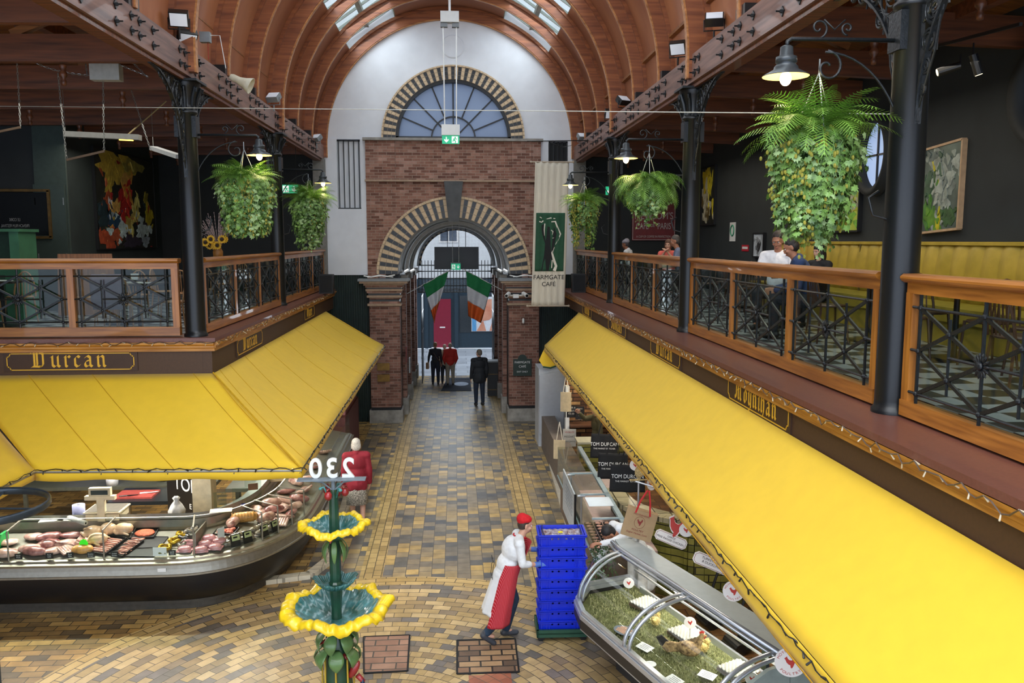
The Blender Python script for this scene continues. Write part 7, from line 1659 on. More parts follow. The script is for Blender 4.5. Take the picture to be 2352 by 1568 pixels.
t = thing('exit_sign', 'green exit sign behind the small left fern basket', 'exit sign', at(666, 434, y=20)); MB().tube([(-.15, 0, .09), (-.15, 0, 1.2)], .006, 4).build('hanging_wire', M_ironblk, t); MB().tube([(.15, 0, .09), (.15, 0, 1.2)], .006, 4).build('hanging_wire', M_ironblk, t); MB().cbox((0, 0, 0), (.38, .03, .19)).build('green_panel', mat('exit_green', '14a878'), t); exitmarks(t, .38, .19, flip=-1)
t = thing('exit_sign', 'half hidden green exit sign left of the third right column', 'exit sign', at(1406, 438, y=19.5)); MB().tube([(-.1, 0, .09), (-.1, 0, 1.2)], .006, 4).build('hanging_wire', M_ironblk, t); MB().cbox((0, 0, 0), (.3, .03, .19)).build('green_panel', mat('exit_green', '14a878'), t); exitmarks(t, .3, .19)
# black screen in the arch
t = thing('hanging_screen', 'wide black screen seen from behind hanging in the archway', 'screen', (.05, 28, 4.52)); MB().box(-.73, .73, -.04, .04, -.37, .37).build('screen_body', M_black, t); MB().box(-.7, .7, -.05, -.04, -.34, -.33).build('edge', M_gry, t)
for s in (-1, 1): MB().tube([(s * .3, 0, .37), (s * .3, 0, 1.1)], .01, 6).build('hanger', M_ironblk, t)
# gate grille and mesh at the street end
t = thing('arch_grille', 'iron grille with spikes and fine mesh filling the arch head', 'grille', (.05, 31.0, 0))
b = MB()
for x in [-1.38 + .115 * i for i in range(25)]: b.tube([(x, 0, 3.2), (x, 0, 4.38 if abs(x) > .2 else 4.3)], .011, 4)
for z in (3.22, 3.45, 3.72, 3.98, 4.2): b.tube([(-1.42, 0, z), (1.42, 0, z)], .02, 4)
b.build('iron_bars', M_ironblk, t)
b = MB()
for i in range(56): x = -1.4 + .05 * i; h_ = sqrt(max(0, 1.42 ** 2 - x * x)); b.tube([(x, .03, 3.2), (x, .03, 4.17 + h_)], .0035, 3, caps=False)
for j in range(50): z = 3.2 + .05 * j; r = 1.42 if z < 4.17 else sqrt(max(0.001, 1.42 ** 2 - (z - 4.17) ** 2)); b.tube([(-r, .03, z), (r, .03, z)], .0035, 3, caps=False)
b.build('wire_mesh', M_ironblk, t)
for s in (-1, 1):
    t = thing('iron_gate', 'tall black iron gate leaf folded back on the %s of the passage' % ('left' if s < 0 else 'right'), 'gate', (s * 1.27 + .08, 30.2, 0), 0)
    b = MB(); [b.tube([(0, -.75 + .15 * i, .1), (0, -.75 + .15 * i, 3.2)], .014, 5) for i in range(11)]; [b.beam((0, -.8, z), (0, .8, z), .03, .05) for z in (.12, 1.0, 1.9, 2.6, 3.15)]; b.beam((0, -.8, .12), (0, .8, 1.0), .02, .03); b.build('gate_bars', M_ironblk, t)
    b = MB(); b.box(-.01, .01, -.8, .8, .12, 1.0); b.build('kick_panel', M_ironblk, t)
def flag(x, s, lab):
    t = thing('flag', lab, 'flag', (x, 26, 4.2)); 
    MB().tube([(-s * .1, 0, -.05 + .08), (s * 1.28, 0, -.72)], .014, 6).build('flag_pole', M_whitep, t)
    n = 24; W_ = .78; H_ = 1.35
    cols = [mat('flag_green', '1c7a46', .8, noise=.08), mat('flag_white', 'cfd2d8', .8, noise=.05), mat('flag_orange', 'cc5a1c', .8, noise=.08)]; nm = ('green_stripe', 'white_stripe', 'orange_stripe')
    for k in range(3):
        b = MB()
        def fn(a, c, k=k):
            v = (k + c) / 3; u_ = a; xx = s * (W_ * u_) * (1 - .42 * v) + s * .42 * v * (1.0 if s < 0 else .12) * (1 - u_) + (-s) * 0; z = -.02 - .43 * u_ * (1 - .1 * v) - H_ * v * (.92 + (.12 * (1 - u_)))
            return V(xx, .06 * sin(u_ * 11 + v * 2) * (.4 + v), z)
        b.grid(fn, 20, 10); b.build(nm[k], cols[k], t, smooth=True, thick=.003)
flag(-.2, -1, 'left tricolour flag of green, white and orange hanging in the archway'); flag(.34, 1, 'right tricolour flag of green, white and orange hanging in the archway')
# banner
M_can = mat('natural_canvas_banner', 'c9c3b4', .85, noise=.12, scale=5, stretch=(14, 1, .6), bump=.2)
p = at(1268, 372, y=21.0); t = thing('banner', 'long natural canvas Farmgate Cafe banner with dark green figure panel', 'banner', (p.x, 21.0, p.z))
bw = lambda v: .42
def bf(u_, v_, w_=0): return V(u_ - .085 * (-v_ / 3.55), -.012 * sin(u_ * 40) - .02 - w_, v_)
b = MB(); b.grid(lambda a, c: bf(-.42 + .84 * a, -3.55 * c), 30, 30); b.build('canvas', M_can, t, smooth=True, thick=.004)
def panel(pts, m, nm, w0=.02, w1=.024): q = MB(); q.prism(pts, lambda u_, v_, w_: bf(u_, v_, w_ + .0), w0, w1); return q.build(nm, m, t, recalc=True)
b = MB(); b.grid(lambda a, c: bf(-.36 + .72 * a, -1.24 - 1.44 * c, .012), 20, 20); b.build('green_panel', mat('banner_green', '1f4a34', .85, noise=.1), t, smooth=True, thick=.003)
M_bw = mat('banner_figure_white', 'd6d2c6', .8, noise=0); M_bk = mat('banner_figure_black', '15161a', .85, noise=0)
panel([(-.2, -2.67), (.1, -2.67), (.06, -2.3), (.12, -2.0), (.16, -1.75), (.1, -1.6), (-.05, -1.58), (-.15, -1.5), (-.22, -1.55), (-.2, -1.75), (-.12, -2.0), (-.14, -2.3)], M_bk, 'dark_figure', .016, .020)
def stroke(pts, w_, nm='white_stroke'):
    q = MB(); ws = w_ if isinstance(w_, list) else [w_] * len(pts)
    L_, R_ = [], []
    for i, pnt in enumerate(pts):
        a = Vector(pts[max(i - 1, 0)]); c = Vector(pts[min(i + 1, len(pts) - 1)]); d = (c - a).normalized(); n = Vector((-d.y, d.x)) * ws[i]; L_.append(tuple(Vector(pnt) + n)); R_.append(tuple(Vector(pnt) - n))
    q.prism(L_ + R_[::-1], lambda u_, v_, w2: bf(u_, v_, w2), .02, .024); return q.build(nm, M_bw, t, recalc=True)
stroke([(.02, -1.46), (.12, -1.45), (.17, -1.58), (.26, -1.76), (.2, -1.9), (.14, -2.02)], [.012, .02, .018, .018, .014, .004]); stroke([(-.14, -1.5), (-.15, -1.65), (-.14, -1.8)], [.012, .012, .004]); stroke([(-.1, -1.39), (.0, -1.365), (.12, -1.38)], [.006, .014, .01])
stroke([(-.28, -1.45), (-.22, -1.47), (-.18, -1.43)], .014); stroke([(-.27, -1.34), (-.22, -1.37)], .01); stroke([(.02, -1.66), (.07, -1.7), (.05, -1.78)], [.01, .014, .004]); stroke([(.12, -2.08), (.06, -2.22), (.12, -2.42), (.17, -2.55), (.13, -2.67)], [.004, .022, .03, .03, .04]); stroke([(.06, -1.86), (.11, -1.85), (.1, -1.95)], .01); stroke([(.07, -2.4), (.06, -2.6)], .012)
for ln, z_, sz in (('FARMGATE', -2.88, .155), ('CAFÉ', -3.05, .15)): textmesh(ln, sz, lambda u_, v_, w_, z_=z_: bf(u_, z_ + v_, .012 + w_), M_bk, 'lettering', t, ext=.001)
for z_, e_ in ((.0, 'd8d4c8'), (-3.55, 'd8d4c8')):
    q = MB(); q.tube([bf(-.5, z_), bf(.5, z_)], .018, 8); q.ell(bf(-.52, z_), (.03, .03, .03)); q.ell(bf(.52, z_), (.03, .03, .03)); q.build('banner_rod', mat('pale_pole', 'a89a88', .6), t)
q = MB(); q.tube([bf(-.5, 0), V(-.5, 0, .48), V(.0, .0, .49)], .004, 4); q.tube([bf(.5, 0), V(.5, 0, .5)], .004, 4); q.tube([V(-.62, 0, .5), V(1.15, 0, .53)], .012, 6); q.tube([V(.0, .3, .5), V(.3, .2, .38), V(.5, .1, .42)], .006, 4); q.build('support_bar', M_ironblk, t)
# cctv, plaques, sensors
t = thing('cctv_camera', 'pair of white security cameras on the right brick pier capital', 'camera', at(1185, 680, y=23.2)); MB().cbox((0, .05, 0), (.16, .14, .1)).build('junction_box', M_whitep, t)
for s in (-1, 1): q = MB(); q.tube([(s * .1, 0, .02), (s * .2, -.05, .03)], .02, 6); q.tube([(s * .2, -.05, .08), (s * .28, -.30, .03)], .055, 12); q.build('camera_body', M_whitep, t); MB().tube([(s * .28, -.30, .03), (s * .283, -.31, .028)], .04, 12).build('lens', M_black, t)
M_brass = mat('aged_brass', '7d6030', .35, metal=.7, noise=.3, scale=8)
for k, z in enumerate((1.60, 1.28)): q = MB(); q.box(-.17, .17, -.02, 0, -.1, .1); q.box(-.155, .155, -.026, -.02, -.085, .085); o = q.build('brass_plaque', M_brass); o.location = (-2.02, 23.44, z); tag(o, '%s of two brass plaques on the left brick pier' % ('upper', 'lower')[k], 'plaque')
t = thing('cafe_plaque', 'dark green plaque lettered Farmgate Cafe exit only on right pier', 'sign', (1.87, 23.45, 1.58)); q = MB(); q.prism([(-.26, -.28), (.26, -.28), (.26, .2), (.13, .2)] + arc(0, .2, .13, 0, pi, 12) + [(-.26, .2)], lambda u_, v_, w_: (u_, -w_, v_), 0, .02); q.build('board', mat('dark_green_board', '1c2f28', .5), t, recalc=True)
for ln, z_, sz in (('FARMGATE', .08, .088), ('CAFÉ', -.04, .088), ('EXIT ONLY', -.18, .062)): textmesh(ln, sz, lambda u_, v_, w_, z_=z_: (u_, -.022 - w_, z_ + v_), M_whitep, 'lettering', t, ext=.0005)
q = MB(); q.cap((0, 0, 0), (0, 0, .08), .035, .035); o = q.build('door_sensor', M_whitep, smooth=True); p = at(1202, 740, y=23.44); o.location = p; tag(o, 'small white sensor on the right brick pier', 'sensor')
q = MB(); q.tube([(-.4, 0, .04), (-.2, .02, .0), (0, 0, .05), (.25, .01, .02), (.45, 0, .06)], .02, 6); q.tube([(-.3, -.02, .0), (.1, .0, .04), (.4, .02, 0)], .015, 6)
for k, x in enumerate((-2.1, 1.9)): o = q.build('cable_run', M_whitep if k == 0 else M_gry) if k == 0 else o.copy(); (COL.objects.link(o) if k else None); o.location = (x, 23.3, 4.1); tag(o, 'loose white cables lying on the %s pier capital' % ('left', 'right')[k], 'cable')
for k, (x, a) in enumerate(((-1.35, 1), (-1.2, 1), (1.25, -1), (1.4, -1))):
    t = thing('spotlight', 'small bright spotlight on the %s arch springing, %s' % ('left' if x < 0 else 'right', 'outer' if k in (0, 3) else 'inner'), 'spotlight', (x, 23.7 + (.3 if k in (1, 2) else 0), 4.25)); q = MB(); q.cbox((0, 0, 0), (.14, .12, .05), Matrix.Rotation(a * -.5, 3, 'Y')); q.build('lamp_body', M_whitep, t); q = MB(); q.cbox((a * -.01, -.02, .03), (.11, .08, .02), Matrix.Rotation(a * -.5, 3, 'Y')); q.build('lamp_face', mat('lamp_glow', 'f4f8ff', .3, noise=0, emit='f4f8ff', estr=5), t)
P_ = [at(1013, 898, z=.0), at(1083, 898, z=0), at(1080, 868, z=0), at(1028, 868, z=0)]
t = thing('doormat', 'dark blue doormat with pale oval emblem in the archway', 'doormat', (0, 0, 0)); q = MB(); q.prism([(p.x, p.y) for p in P_], lambda u_, v_, w_: (u_, v_, w_), .004, .018); q.build('mat_body', mat('dark_blue_mat', '18202e', .95, noise=.2), t, recalc=True); q = MB(); q.prism([(.18 + .26 * cos(a * pi / 12), 29.7 + .4 * sin(a * pi / 12)) for a in range(24)], lambda u_, v_, w_: (u_, v_, w_), .018, .021); q.build('emblem', mat('pale_mat_print', '8a94a4', .9), t, recalc=True); textmesh('WELCOME', .16, lambda u_, v_, w_: (.1 + u_, 30.6 + v_, .02), mat('pale_mat_print', '8a94a4', .9), 'lettering', t, ext=.001)
t = thing('litter_bin', 'black litter bin with thin gold bands on the right of passage', 'bin', (1.24, 27.6, 0)); MB().box(-.2, .2, -.22, .22, 0, 1.12).build('bin_body', M_black, t); MB().box(-.22, .22, -.24, .24, 1.12, 1.16).build('bin_lid', M_gry, t); [MB().box(-.204, .204, -.224, .224, z, z + .015).build('gold_band', M_brass, t) for z in (.2, .72)]
for k, (y, z, c_) in enumerate(((25.6, 1.3, 'a8b0b4'), (24.4, 1.8, '6a2820'))): q = MB(); q.box(0, .04, -.15, .15, -.2, .25); o = q.build('wall_box', mat('wall_box_' + c_, c_, .5)); o.location = (-1.43 if k == 0 else -1.45, y, z); tag(o, '%s box on the left wall of the passage' % ('pale grey', 'dark red')[k], 'box')

# ================================================================ things fixed on the beams
M_lens = mat('floodlight_glass', 'dfe6ee', .1, noise=0, emit='e8f0ff', estr=.12)
def flood(x, y, z, rz, tilt, lab, white=False):
    t = thing('floodlight', lab, 'floodlight', (x, y, z), rz); R_ = Matrix.Rotation(tilt, 3, 'X'); m = M_gry if white else M_black
    q = MB(); q.cbox((0, 0, .14), (.24, .11, .19), R_); q.cbox((0, .05, .14), (.18, .1, .14), R_); q.build('lamp_housing', m, t); q = MB(); c_ = V(0, 0, .14) + R_ @ V(0, -.058, 0); q.cbox(c_, (.21, .01, .16), R_); q.build('lamp_glass', M_lens, t)
    q = MB(); q.tube([(-.13, 0, .14), (-.13, 0, 0), (.13, 0, 0), (.13, 0, .14)], .01, 5); q.tube([(0, 0, 0), (0, 0, -.12)], .015, 6); q.build('bracket', m, t); return t
flood(-3.55, 9.9, 7.80, .3, .5, 'black floodlight on the left beam nearest the camera'); flood(-3.55, 11.6, 7.82, .2, .6, 'black floodlight on the left beam above the corner column')
flood(-3.55, 11.9, 7.66, .6, .9, 'second black floodlight below the one at the corner column'); flood(-3.5, 17.1, 7.72, -.3, -.9, 'grey floodlight turned upward on the left beam', True); flood(-3.5, 22.2, 7.55, -.6, -.9, 'pale floodlight at the far end of the left beam', True)
flood(3.4, 13.0, 7.86, -.5, .6, 'black floodlight on the right beam left of the tall rib'); flood(3.4, 11.2, 7.82, -.3, -.9, 'floodlight with bright glass on the right beam nearest camera'); flood(3.4, 17.2, 7.75, .5, -.9, 'floodlight tilted up on the right beam above third column'); flood(3.4, 18.6, 7.70, 0, .6, 'small floodlight on the right beam beyond the third column'); flood(3.35, 22.4, 7.66, .3, -.9, 'pale floodlight at the far end of the right beam', True)
t = thing('horn_loudspeaker', 'cream horn loudspeaker on the left gallery beam', 'loudspeaker', (-3.42, 13.7, 7.56), 0)
q = MB(); q.lathe([(.04, -.16), (.05, -.12), (.05, .0), (.08, .1), (.12, .2), (.125, .2), (.11, .19), (.05, .02), (.001, 0)], (0, 0, 0), 24, M_=Matrix.Rotation(radians(-70), 3, 'X') @ Matrix.Rotation(radians(60), 3, 'Z')); 
MBh = MB(); MBh.lathe([(.04, -.14), (.055, -.1), (.055, .0), (.085, .1), (.13, .2), (.12, .2), (.05, .02), (.001, 0)], (.1, -.02, 0), 24, M_=Matrix.Rotation(radians(115), 3, 'Y')); MBh.build('horn', mat('cream_horn', 'c9c4ae', .5), t, smooth=True); MB().tube([(0, 0, 0), (.02, 0, .06), (.08, 0, .03)], .015, 6).build('mount', M_gry, t)
t = thing('junction_box', 'grey junction box with red wires on the left beam', 'box', (-3.5, 12.6, 7.95)); MB().cbox((0, 0, 0), (.14, .1, .14)).build('box_body', M_gry, t); MB().tube([(.03, 0, -.07), (.03, 0, -.3)], .006, 4).build('red_wire', mat('red_wire', '9a2c20', .5), t); MB().tube([(.07, 0, .03), (.2, 0, .03), (.24, .1, -.4)], .006, 4).build('white_cable', M_whitep, t)
for k, x in enumerate((-3.62, -3.56)): q = MB(); q.tube([(x, 11.9, 7.9), (x, 11.9, 10.0)], .012, 6); o = q.build('drop_conduit', M_gry); tag(o, 'grey vertical conduit rising above the left corner floodlight, %s' % ('left', 'right')[k], 'conduit')
for k, (x, px) in enumerate(((-3.37, 738), (3.22, 1336))):
    t = thing('loudspeaker', 'black box loudspeaker at the far end of the %s gallery ledge' % ('left', 'right')[k], 'loudspeaker', (x + (.12 if k == 0 else -.05), 21.6, 3.77)); MB().box(-.17, .17, -.15, .15, 0, .48).build('speaker_cabinet', M_black, t); MB().box(-.15, .15, -.155, -.15, .03, .45).build('speaker_grille', mat('grille_cloth', '1e1f22', .9, noise=.3, scale=90), t)
# emergency lamp box, chains and hanging bars over the left gallery
t = thing('emergency_light', 'white emergency light box with two round lamps hanging left', 'emergency light', (-4.85, 12.5, 7.42)); MB().box(-.2, .2, -.08, .08, -.1, .12).build('battery_box', mat('dull_white_box', 'a8aaa6', .5), t)
for s in (-1, 1): q = MB(); q.lathe([(.001, .05), (.05, .04), (.075, 0), (.06, .0), (.001, .02)], (s * .15 - .02, -.02, .26), 20, M_=Matrix.Rotation(radians(75), 3, 'X')); q.tube([(s * .15 - .02, 0, .22), (0, 0, .16), (0, 0, .12)], .01, 5); q.build('round_lamp', mat('aged_reflector', '9a9068', .3, metal=.5), t, smooth=True)
def chain(a, c, lab, sag=0, name='chain'):
    a, c = Vector(a), Vector(c); t_ = []; n = max(6, int((c - a).length / .045)); b = MB()
    for i in range(n):
        k = (i + .5) / n; p = a.lerp(c, k) + V(0, 0, -sag * sin(pi * k)); d = ((a.lerp(c, k + .01) + V(0, 0, -sag * sin(pi * (k + .01)))) - p).normalized(); s1 = d.cross(V(0, 1, .3)).normalized(); s2 = d.cross(s1); s_ = s1 if i % 2 else s2
        b.tube([p + d * .028 * cos(q) + s_ * .011 * sin(q) for q in [2 * pi * j / 8 for j in range(8)]], .004, 4, closed=True)
    o = b.build(name, M_chain); return tag(o, lab, 'chain')
H_ = lambda px, py, y=12.5: at(px, py, y=y)
chain(H_(-10, 8), H_(340, 175), 'long chain crossing the upper left corner down to the lamp box', .05); chain(H_(-10, 92), H_(215, 174), 'lower sagging chain in the upper left corner', .12)
chain(H_(33, 30), H_(47, 290), 'vertical chain at far left holding a thin bar'); chain(H_(133, 168), H_(153, 365), 'left vertical chain of the hanging trapeze bar'); chain(H_(236, 128), H_(239, 345), 'right vertical chain of the hanging trapeze bar')
chain(H_(193, 112), H_(200, 172), 'short chain left of the emergency lamp box'); chain(H_(278, 118), H_(340, 178), 'short slanting chain right of the emergency lamp box'); chain(at(296, 190, y=14.5), at(346, 345, y=14.5), 'thin slanting chain above the big painting')
for a, c, lab in ((H_(153, 367), H_(240, 347), 'thin brown trapeze bar hung on two chains'), (H_(-20, 306), H_(47, 292), 'thin brown bar end at the left picture edge')): q = MB(); q.beam(a, c, .02, .03); o = q.build('hanging_bar', mat('brown_bar', '5e4a34', .6)); tag(o, lab, 'bar')
t = thing('fluorescent_fitting', 'grey fluorescent fitting hanging before the dark green wall', 'lamp', (0, 0, 0)); a, c = at(150, 308, y=15), at(322, 316, y=15); MB().beam(a, c, .16, .09).build('fitting_body', mat('dull_grey_fitting', '6a6c68', .5), t); q = MB(); q.beam(a.lerp(c, .72) - V(0, 0, .05), a.lerp(c, .9) - V(0, 0, .05), .05, .02); q.build('lit_tube', mat('dim_warm_tube', 'ffd870', .4, noise=0, emit='ffc850', estr=3), t); MB().tube([a, a + V(0, 0, .95)], .004, 4).build('hanging_wire', M_chain, t); MB().tube([a.lerp(c, .8), at(345, 265, y=15), at(382, 232, y=15)], .012, 5).build('feed_cable', mat('tan_cable', '8a7a50', .6), t)
t = thing('fluorescent_fitting', 'white fluorescent fitting seen end on above the large painting', 'lamp', (0, 0, 0)); a, c = at(352, 340, y=16.3), at(413, 360, y=15.3); MB().beam(a, c, .14, .07).build('fitting_body', M_gry, t); MB().tube([a, a + V(0, 0, 1.05)], .004, 4).build('hanging_wire', M_chain, t)
for k, px in enumerate((57, 237, 285, 347)):
    p = at(px, 188, y=14.5); t = thing('small_spotlight', 'tiny brass spotlight on the dark roof timber, %s from the left' % ORD[k], 'spotlight', p); q = MB(); q.cap((0, 0, .08), (0, 0, 0), .02, .035, 8); q.build('lamp_body', mat('brass_spot', '8a7a48', .4, metal=.5), t)
q = MB(); a, c = Vector(at(-5, 244, y=12)), Vector(at(2065, 263, y=9)); a = V(-6.8, 12.0, at(-5, 244, y=12).z); 
cw = V(XR - .1, 6.3, at(2065, 262, y=6.3).z); q.tube([a.lerp(cw, i / 20) for i in range(21)], .004, 4); o = q.build('span_wire', mat('pale_wire', 'a8a8a0', .5)); tag(o, 'thin pale wire stretched across the hall to the right column', 'wire')

# ================================================================ gallery rooms
def painting(corners, label, blobs, base, frame='16181a', name='painting', seed=1, normal=None, fr=.03):
    """corners tl,tr,br,bl in the wall; blobs = list of (u,v,ru,rv,colour,angle)"""
    tl, tr, br, bl = map(Vector, corners); U = (tr - tl); Vv = (bl - tl); n = U.cross(Vv).normalized(); 
    if n.dot(EYE - tl) < 0: n = -n
    t = thing(name, label, 'painting', (0, 0, 0)); F_ = lambda u_, v_, w_: tl + U * u_ + Vv * v_ + n * w_
    q = MB(); q.prism([(0, 0), (1, 0), (1, 1), (0, 1)], F_, .0, .05); q.build('canvas', mat('canvas_' + base, base, .6, noise=.5, scale=3, col2=None), t, recalc=True)
    rr = random.Random(seed); cols = {}
    for k, (u_, v_, ru, rv, c_, an) in enumerate(blobs):
        q = cols.setdefault(c_, MB()); m = 22; pts = []
        ph = rr.uniform(0, 6)
        for i in range(m): a = 2 * pi * i / m; r = 1 + .22 * sin(3 * a + ph) + .16 * sin(7 * a + ph * 2) + .1 * rr.uniform(-1, 1); x = ru * r * cos(a); y = rv * r * sin(a); pts.append((min(1, max(0, u_ + x * cos(an) - y * sin(an))), min(1, max(0, v_ + x * sin(an) + y * cos(an)))))
        q.prism(pts, F_, .05, .052 + .0006 * k)
    k0 = len(blobs)
    for k in range(k0 * 7):
        u_, v_, ru, rv, c_, an = blobs[rr.randrange(k0)]; c_ = c_ if rr.random() < .75 else blobs[rr.randrange(k0)][4]; q = cols[c_]; f_ = rr.uniform(.12, .38); uu = u_ + rr.gauss(0, ru * .9); vv = v_ + rr.gauss(0, rv * .9); an += rr.uniform(-.8, .8); pts = []; ph = rr.uniform(0, 6)
        for i in range(12): a = 2 * pi * i / 12; r = 1 + .3 * sin(3 * a + ph); x = ru * f_ * r * cos(a); y = rv * f_ * 1.6 * r * sin(a); pts.append((min(.985, max(.015, uu + x * cos(an) - y * sin(an))), min(.985, max(.015, vv + x * sin(an) + y * cos(an)))))
        q.prism(pts, F_, .05, .055 + .0004 * (k % 40))
    for c_, q in cols.items(): q.build('paint_stroke', mat('paint_' + c_, c_, .5, noise=.35, scale=9, bump=.4), t, recalc=True)
    q = MB(); f = fr
    for a, c in (((0, 0), (1, 0)), ((1, 0), (1, 1)), ((1, 1), (0, 1)), ((0, 1), (0, 0))): q.beam(F_(a[0], a[1], .03), F_(c[0], c[1], .03), f, .07, up=n)
    q.build('frame', mat('frame_' + frame, frame, .5), t); return t
X8 = -7.995
painting([V(X8, 19.5, 7.16), V(X8, 23.2, 7.16), V(X8, 23.2, 4.9), V(X8, 19.5, 4.9)], 'large dark abstract painting in yellow, red and white on left wall',
  [(.3, .14, .26, .13, 'b09a3c', .2), (.22, .3, .07, .12, 'a89238', .4), (.62, .1, .18, .07, '8a8440', .1), (.5, .36, .05, .16, 'c08a3a', .1), (.42, .5, .11, .15, 'a02420', .2), (.5, .44, .06, .1, 'c43a2c', 0), (.18, .5, .05, .1, '9a4a2a', .2), (.2, .57, .03, .1, 'd0d4d8', .1), (.3, .56, .05, .07, 'c29a50', .3), (.64, .56, .05, .14, 'c8c070', .1), (.58, .66, .06, .05, 'b8a858', 0), (.13, .66, .13, .11, '1f3238', 0), (.25, .7, .1, .08, '22405a', .3), (.4, .76, .15, .08, 'b8d0d2', .5), (.5, .72, .08, .06, 'a8964a', .2), (.74, .8, .13, .07, 'b0c4c4', -.3), (.86, .62, .06, .1, 'b0a020', .1), (.82, .44, .03, .07, '8a8028', .4), (.15, .9, .13, .1, 'a84a2c', .1), (.28, .86, .08, .06, 'b05a38', .5), (.55, .92, .16, .06, '3a3442', 0), (.78, .92, .06, .07, '8fa0a8', 1.2), (.48, .61, .03, .04, '8a2018', 0)], '23261f', seed=3)
painting([V(6.495, 11.4, 6.33), V(6.495, 10.5, 6.38), V(6.495, 10.5, 5.2), V(6.495, 11.4, 5.2)], 'tall painting of grey clouds over a green slope on right wall',
  [(.45, .2, .3, .12, '8a958c', .4), (.6, .35, .25, .13, '9aa49c', -.3), (.5, .5, .22, .12, 'a4aca2', .3), (.7, .5, .15, .16, '77827c', .8), (.3, .1, .2, .06, '5f6c68', 0), (.55, .64, .12, .12, '8c968c', .2), (.2, .7, .12, .2, '4a7a34', .1), (.35, .86, .2, .12, '5c8a2c', .4), (.5, .9, .06, .1, 'b8b020', .3), (.75, .85, .15, .12, '3c5a34', .1), (.2, .45, .12, .14, '3f5a44', .2)], '55625a', 'b89a78', seed=4)
painting([V(6.495, 21.9, 6.95), V(6.495, 20.8, 6.95), V(6.495, 20.8, 5.5), V(6.495, 21.9, 5.5)], 'narrow yellow and white abstract painting beside second right column', [(.3, .2, .25, .2, 'b8a020', 0), (.6, .3, .15, .25, 'c8b828', 0), (.4, .7, .3, .24, 'b8b49c', 0), (.5, .8, .1, .12, '6a5a2a', .3)], '20241c', seed=5)
painting([V(6.495, 14.3, 5.9), V(6.495, 13.2, 5.9), V(6.495, 13.2, 5.25), V(6.495, 14.3, 5.25)], 'bright yellow green painting showing through the ivy', [(.3, .3, .25, .25, 'c8c83a', 0), (.6, .6, .25, .3, '7ab040', .3), (.5, .4, .12, .15, 'd8d8b0', 0), (.8, .3, .12, .2, 'a8a890', 0)], 'a0b040', seed=6)
painting([V(6.495, 17.95, 5.25), V(6.495, 17.35, 5.25), V(6.495, 17.35, 4.75), V(6.495, 17.95, 4.75)], 'small black framed photograph low on the right wall', [(.5, .6, .15, .3, '2a2a2c', 0), (.45, .3, .2, .1, '8a8e92', 0)], 'a8b0b8', '0e0e10', name='framed_photo', seed=7)
t = thing('notice', 'small white notice with green round logo on the right wall', 'notice', (6.5, 19.5, 5.3)); MB().box(-.01, 0, -.2, .2, -.22, .22).build('notice_sheet', M_whitep, t); q = MB(); q.tube([(-.012, .12 * cos(a), .03 + .12 * sin(a)) for a in [2 * pi * i / 20 for i in range(20)]], .02, 4, closed=True); q.build('round_logo', mat('logo_green', '2c8a68', .6, noise=0), t)
t = thing('notice', 'small red and white sign low on the right wall', 'sign', (6.5, 18.6, 4.93)); MB().box(-.01, 0, -.22, .22, -.07, .07).build('sign_plate', mat('red_sign', 'b02030', .5, noise=0), t); MB().box(-.014, -.01, -.17, .17, -.02, .03).build('print_band', M_whitep, t)
def ovalwin(y, z, ry, rz, n, es=.45):
    t = bpy.data.objects.new('window_%d' % n, None); COL.objects.link(t); struct(t); c = V(6.5, y, z)
    F_ = lambda a, r, w_: V(6.44 + w_, y + ry * r * cos(a), z + rz * r * sin(a))
    q = MB(); q.prism([(ry * 1.0 * cos(a * pi / 24), rz * sin(a * pi / 24)) for a in range(48)], lambda u_, v_, w_: V(6.49 + w_, y + u_, z + v_), -.01, 0); q.build('window_pane', mat('daylit_pane_%d' % n, 'b8ccf0' if n == 4 else '6a88b8', .4, noise=0, emit='9ab8e8', estr=es), t, recalc=True)
    q = MB(); N = 40; vs = []; 
    for i in range(N): a = 2 * pi * i / N; vs += [F_(a, 1.0, .03), F_(a, 1.02, -.10), F_(a, 1.22, -.12), F_(a, 1.26, .04)]
    q.add(vs, [(4 * i + k, 4 * ((i + 1) % N) + k, 4 * ((i + 1) % N) + k + 1, 4 * i + k + 1) for i in range(N) for k in range(3)]); q.build('window_surround', M_blackwall, t, smooth=True)
    q = MB(); q.beam(F_(0, 1, .03), F_(pi, 1, .03), .03, .03); q.beam(F_(pi / 2, 1, .03), F_(-pi / 2, 1, .03), .03, .03); q.build('window_bars', M_ironblk, t)
ovalwin(12.72, 6.4, .40, .5, 4); ovalwin(8.75, 6.7, .62, .52, 5, .18)
t = thing('cafe_poster', "dark red enamel poster reading Newsom's Cafe de Paris on the end wall", 'poster', (5.62, 23.76, 5.6)); MB().box(-.62, .62, -.03, 0, -.5, .72).build('board', mat('oxblood_enamel', '6e1c20', .5, noise=.12), t)
q = MB(); [q.beam(a, c, .012, .02, up=(0, 1, 0)) for a, c in (((-.6, -.035, -.48), (.6, -.035, -.48)), ((-.6, -.035, .7), (.6, -.035, .7)), ((-.6, -.035, -.48), (-.6, -.035, .7)), ((.6, -.035, -.48), (.6, -.035, .7)))]; q.build('border', mat('dull_white', 'b0a8a4', .6), t)
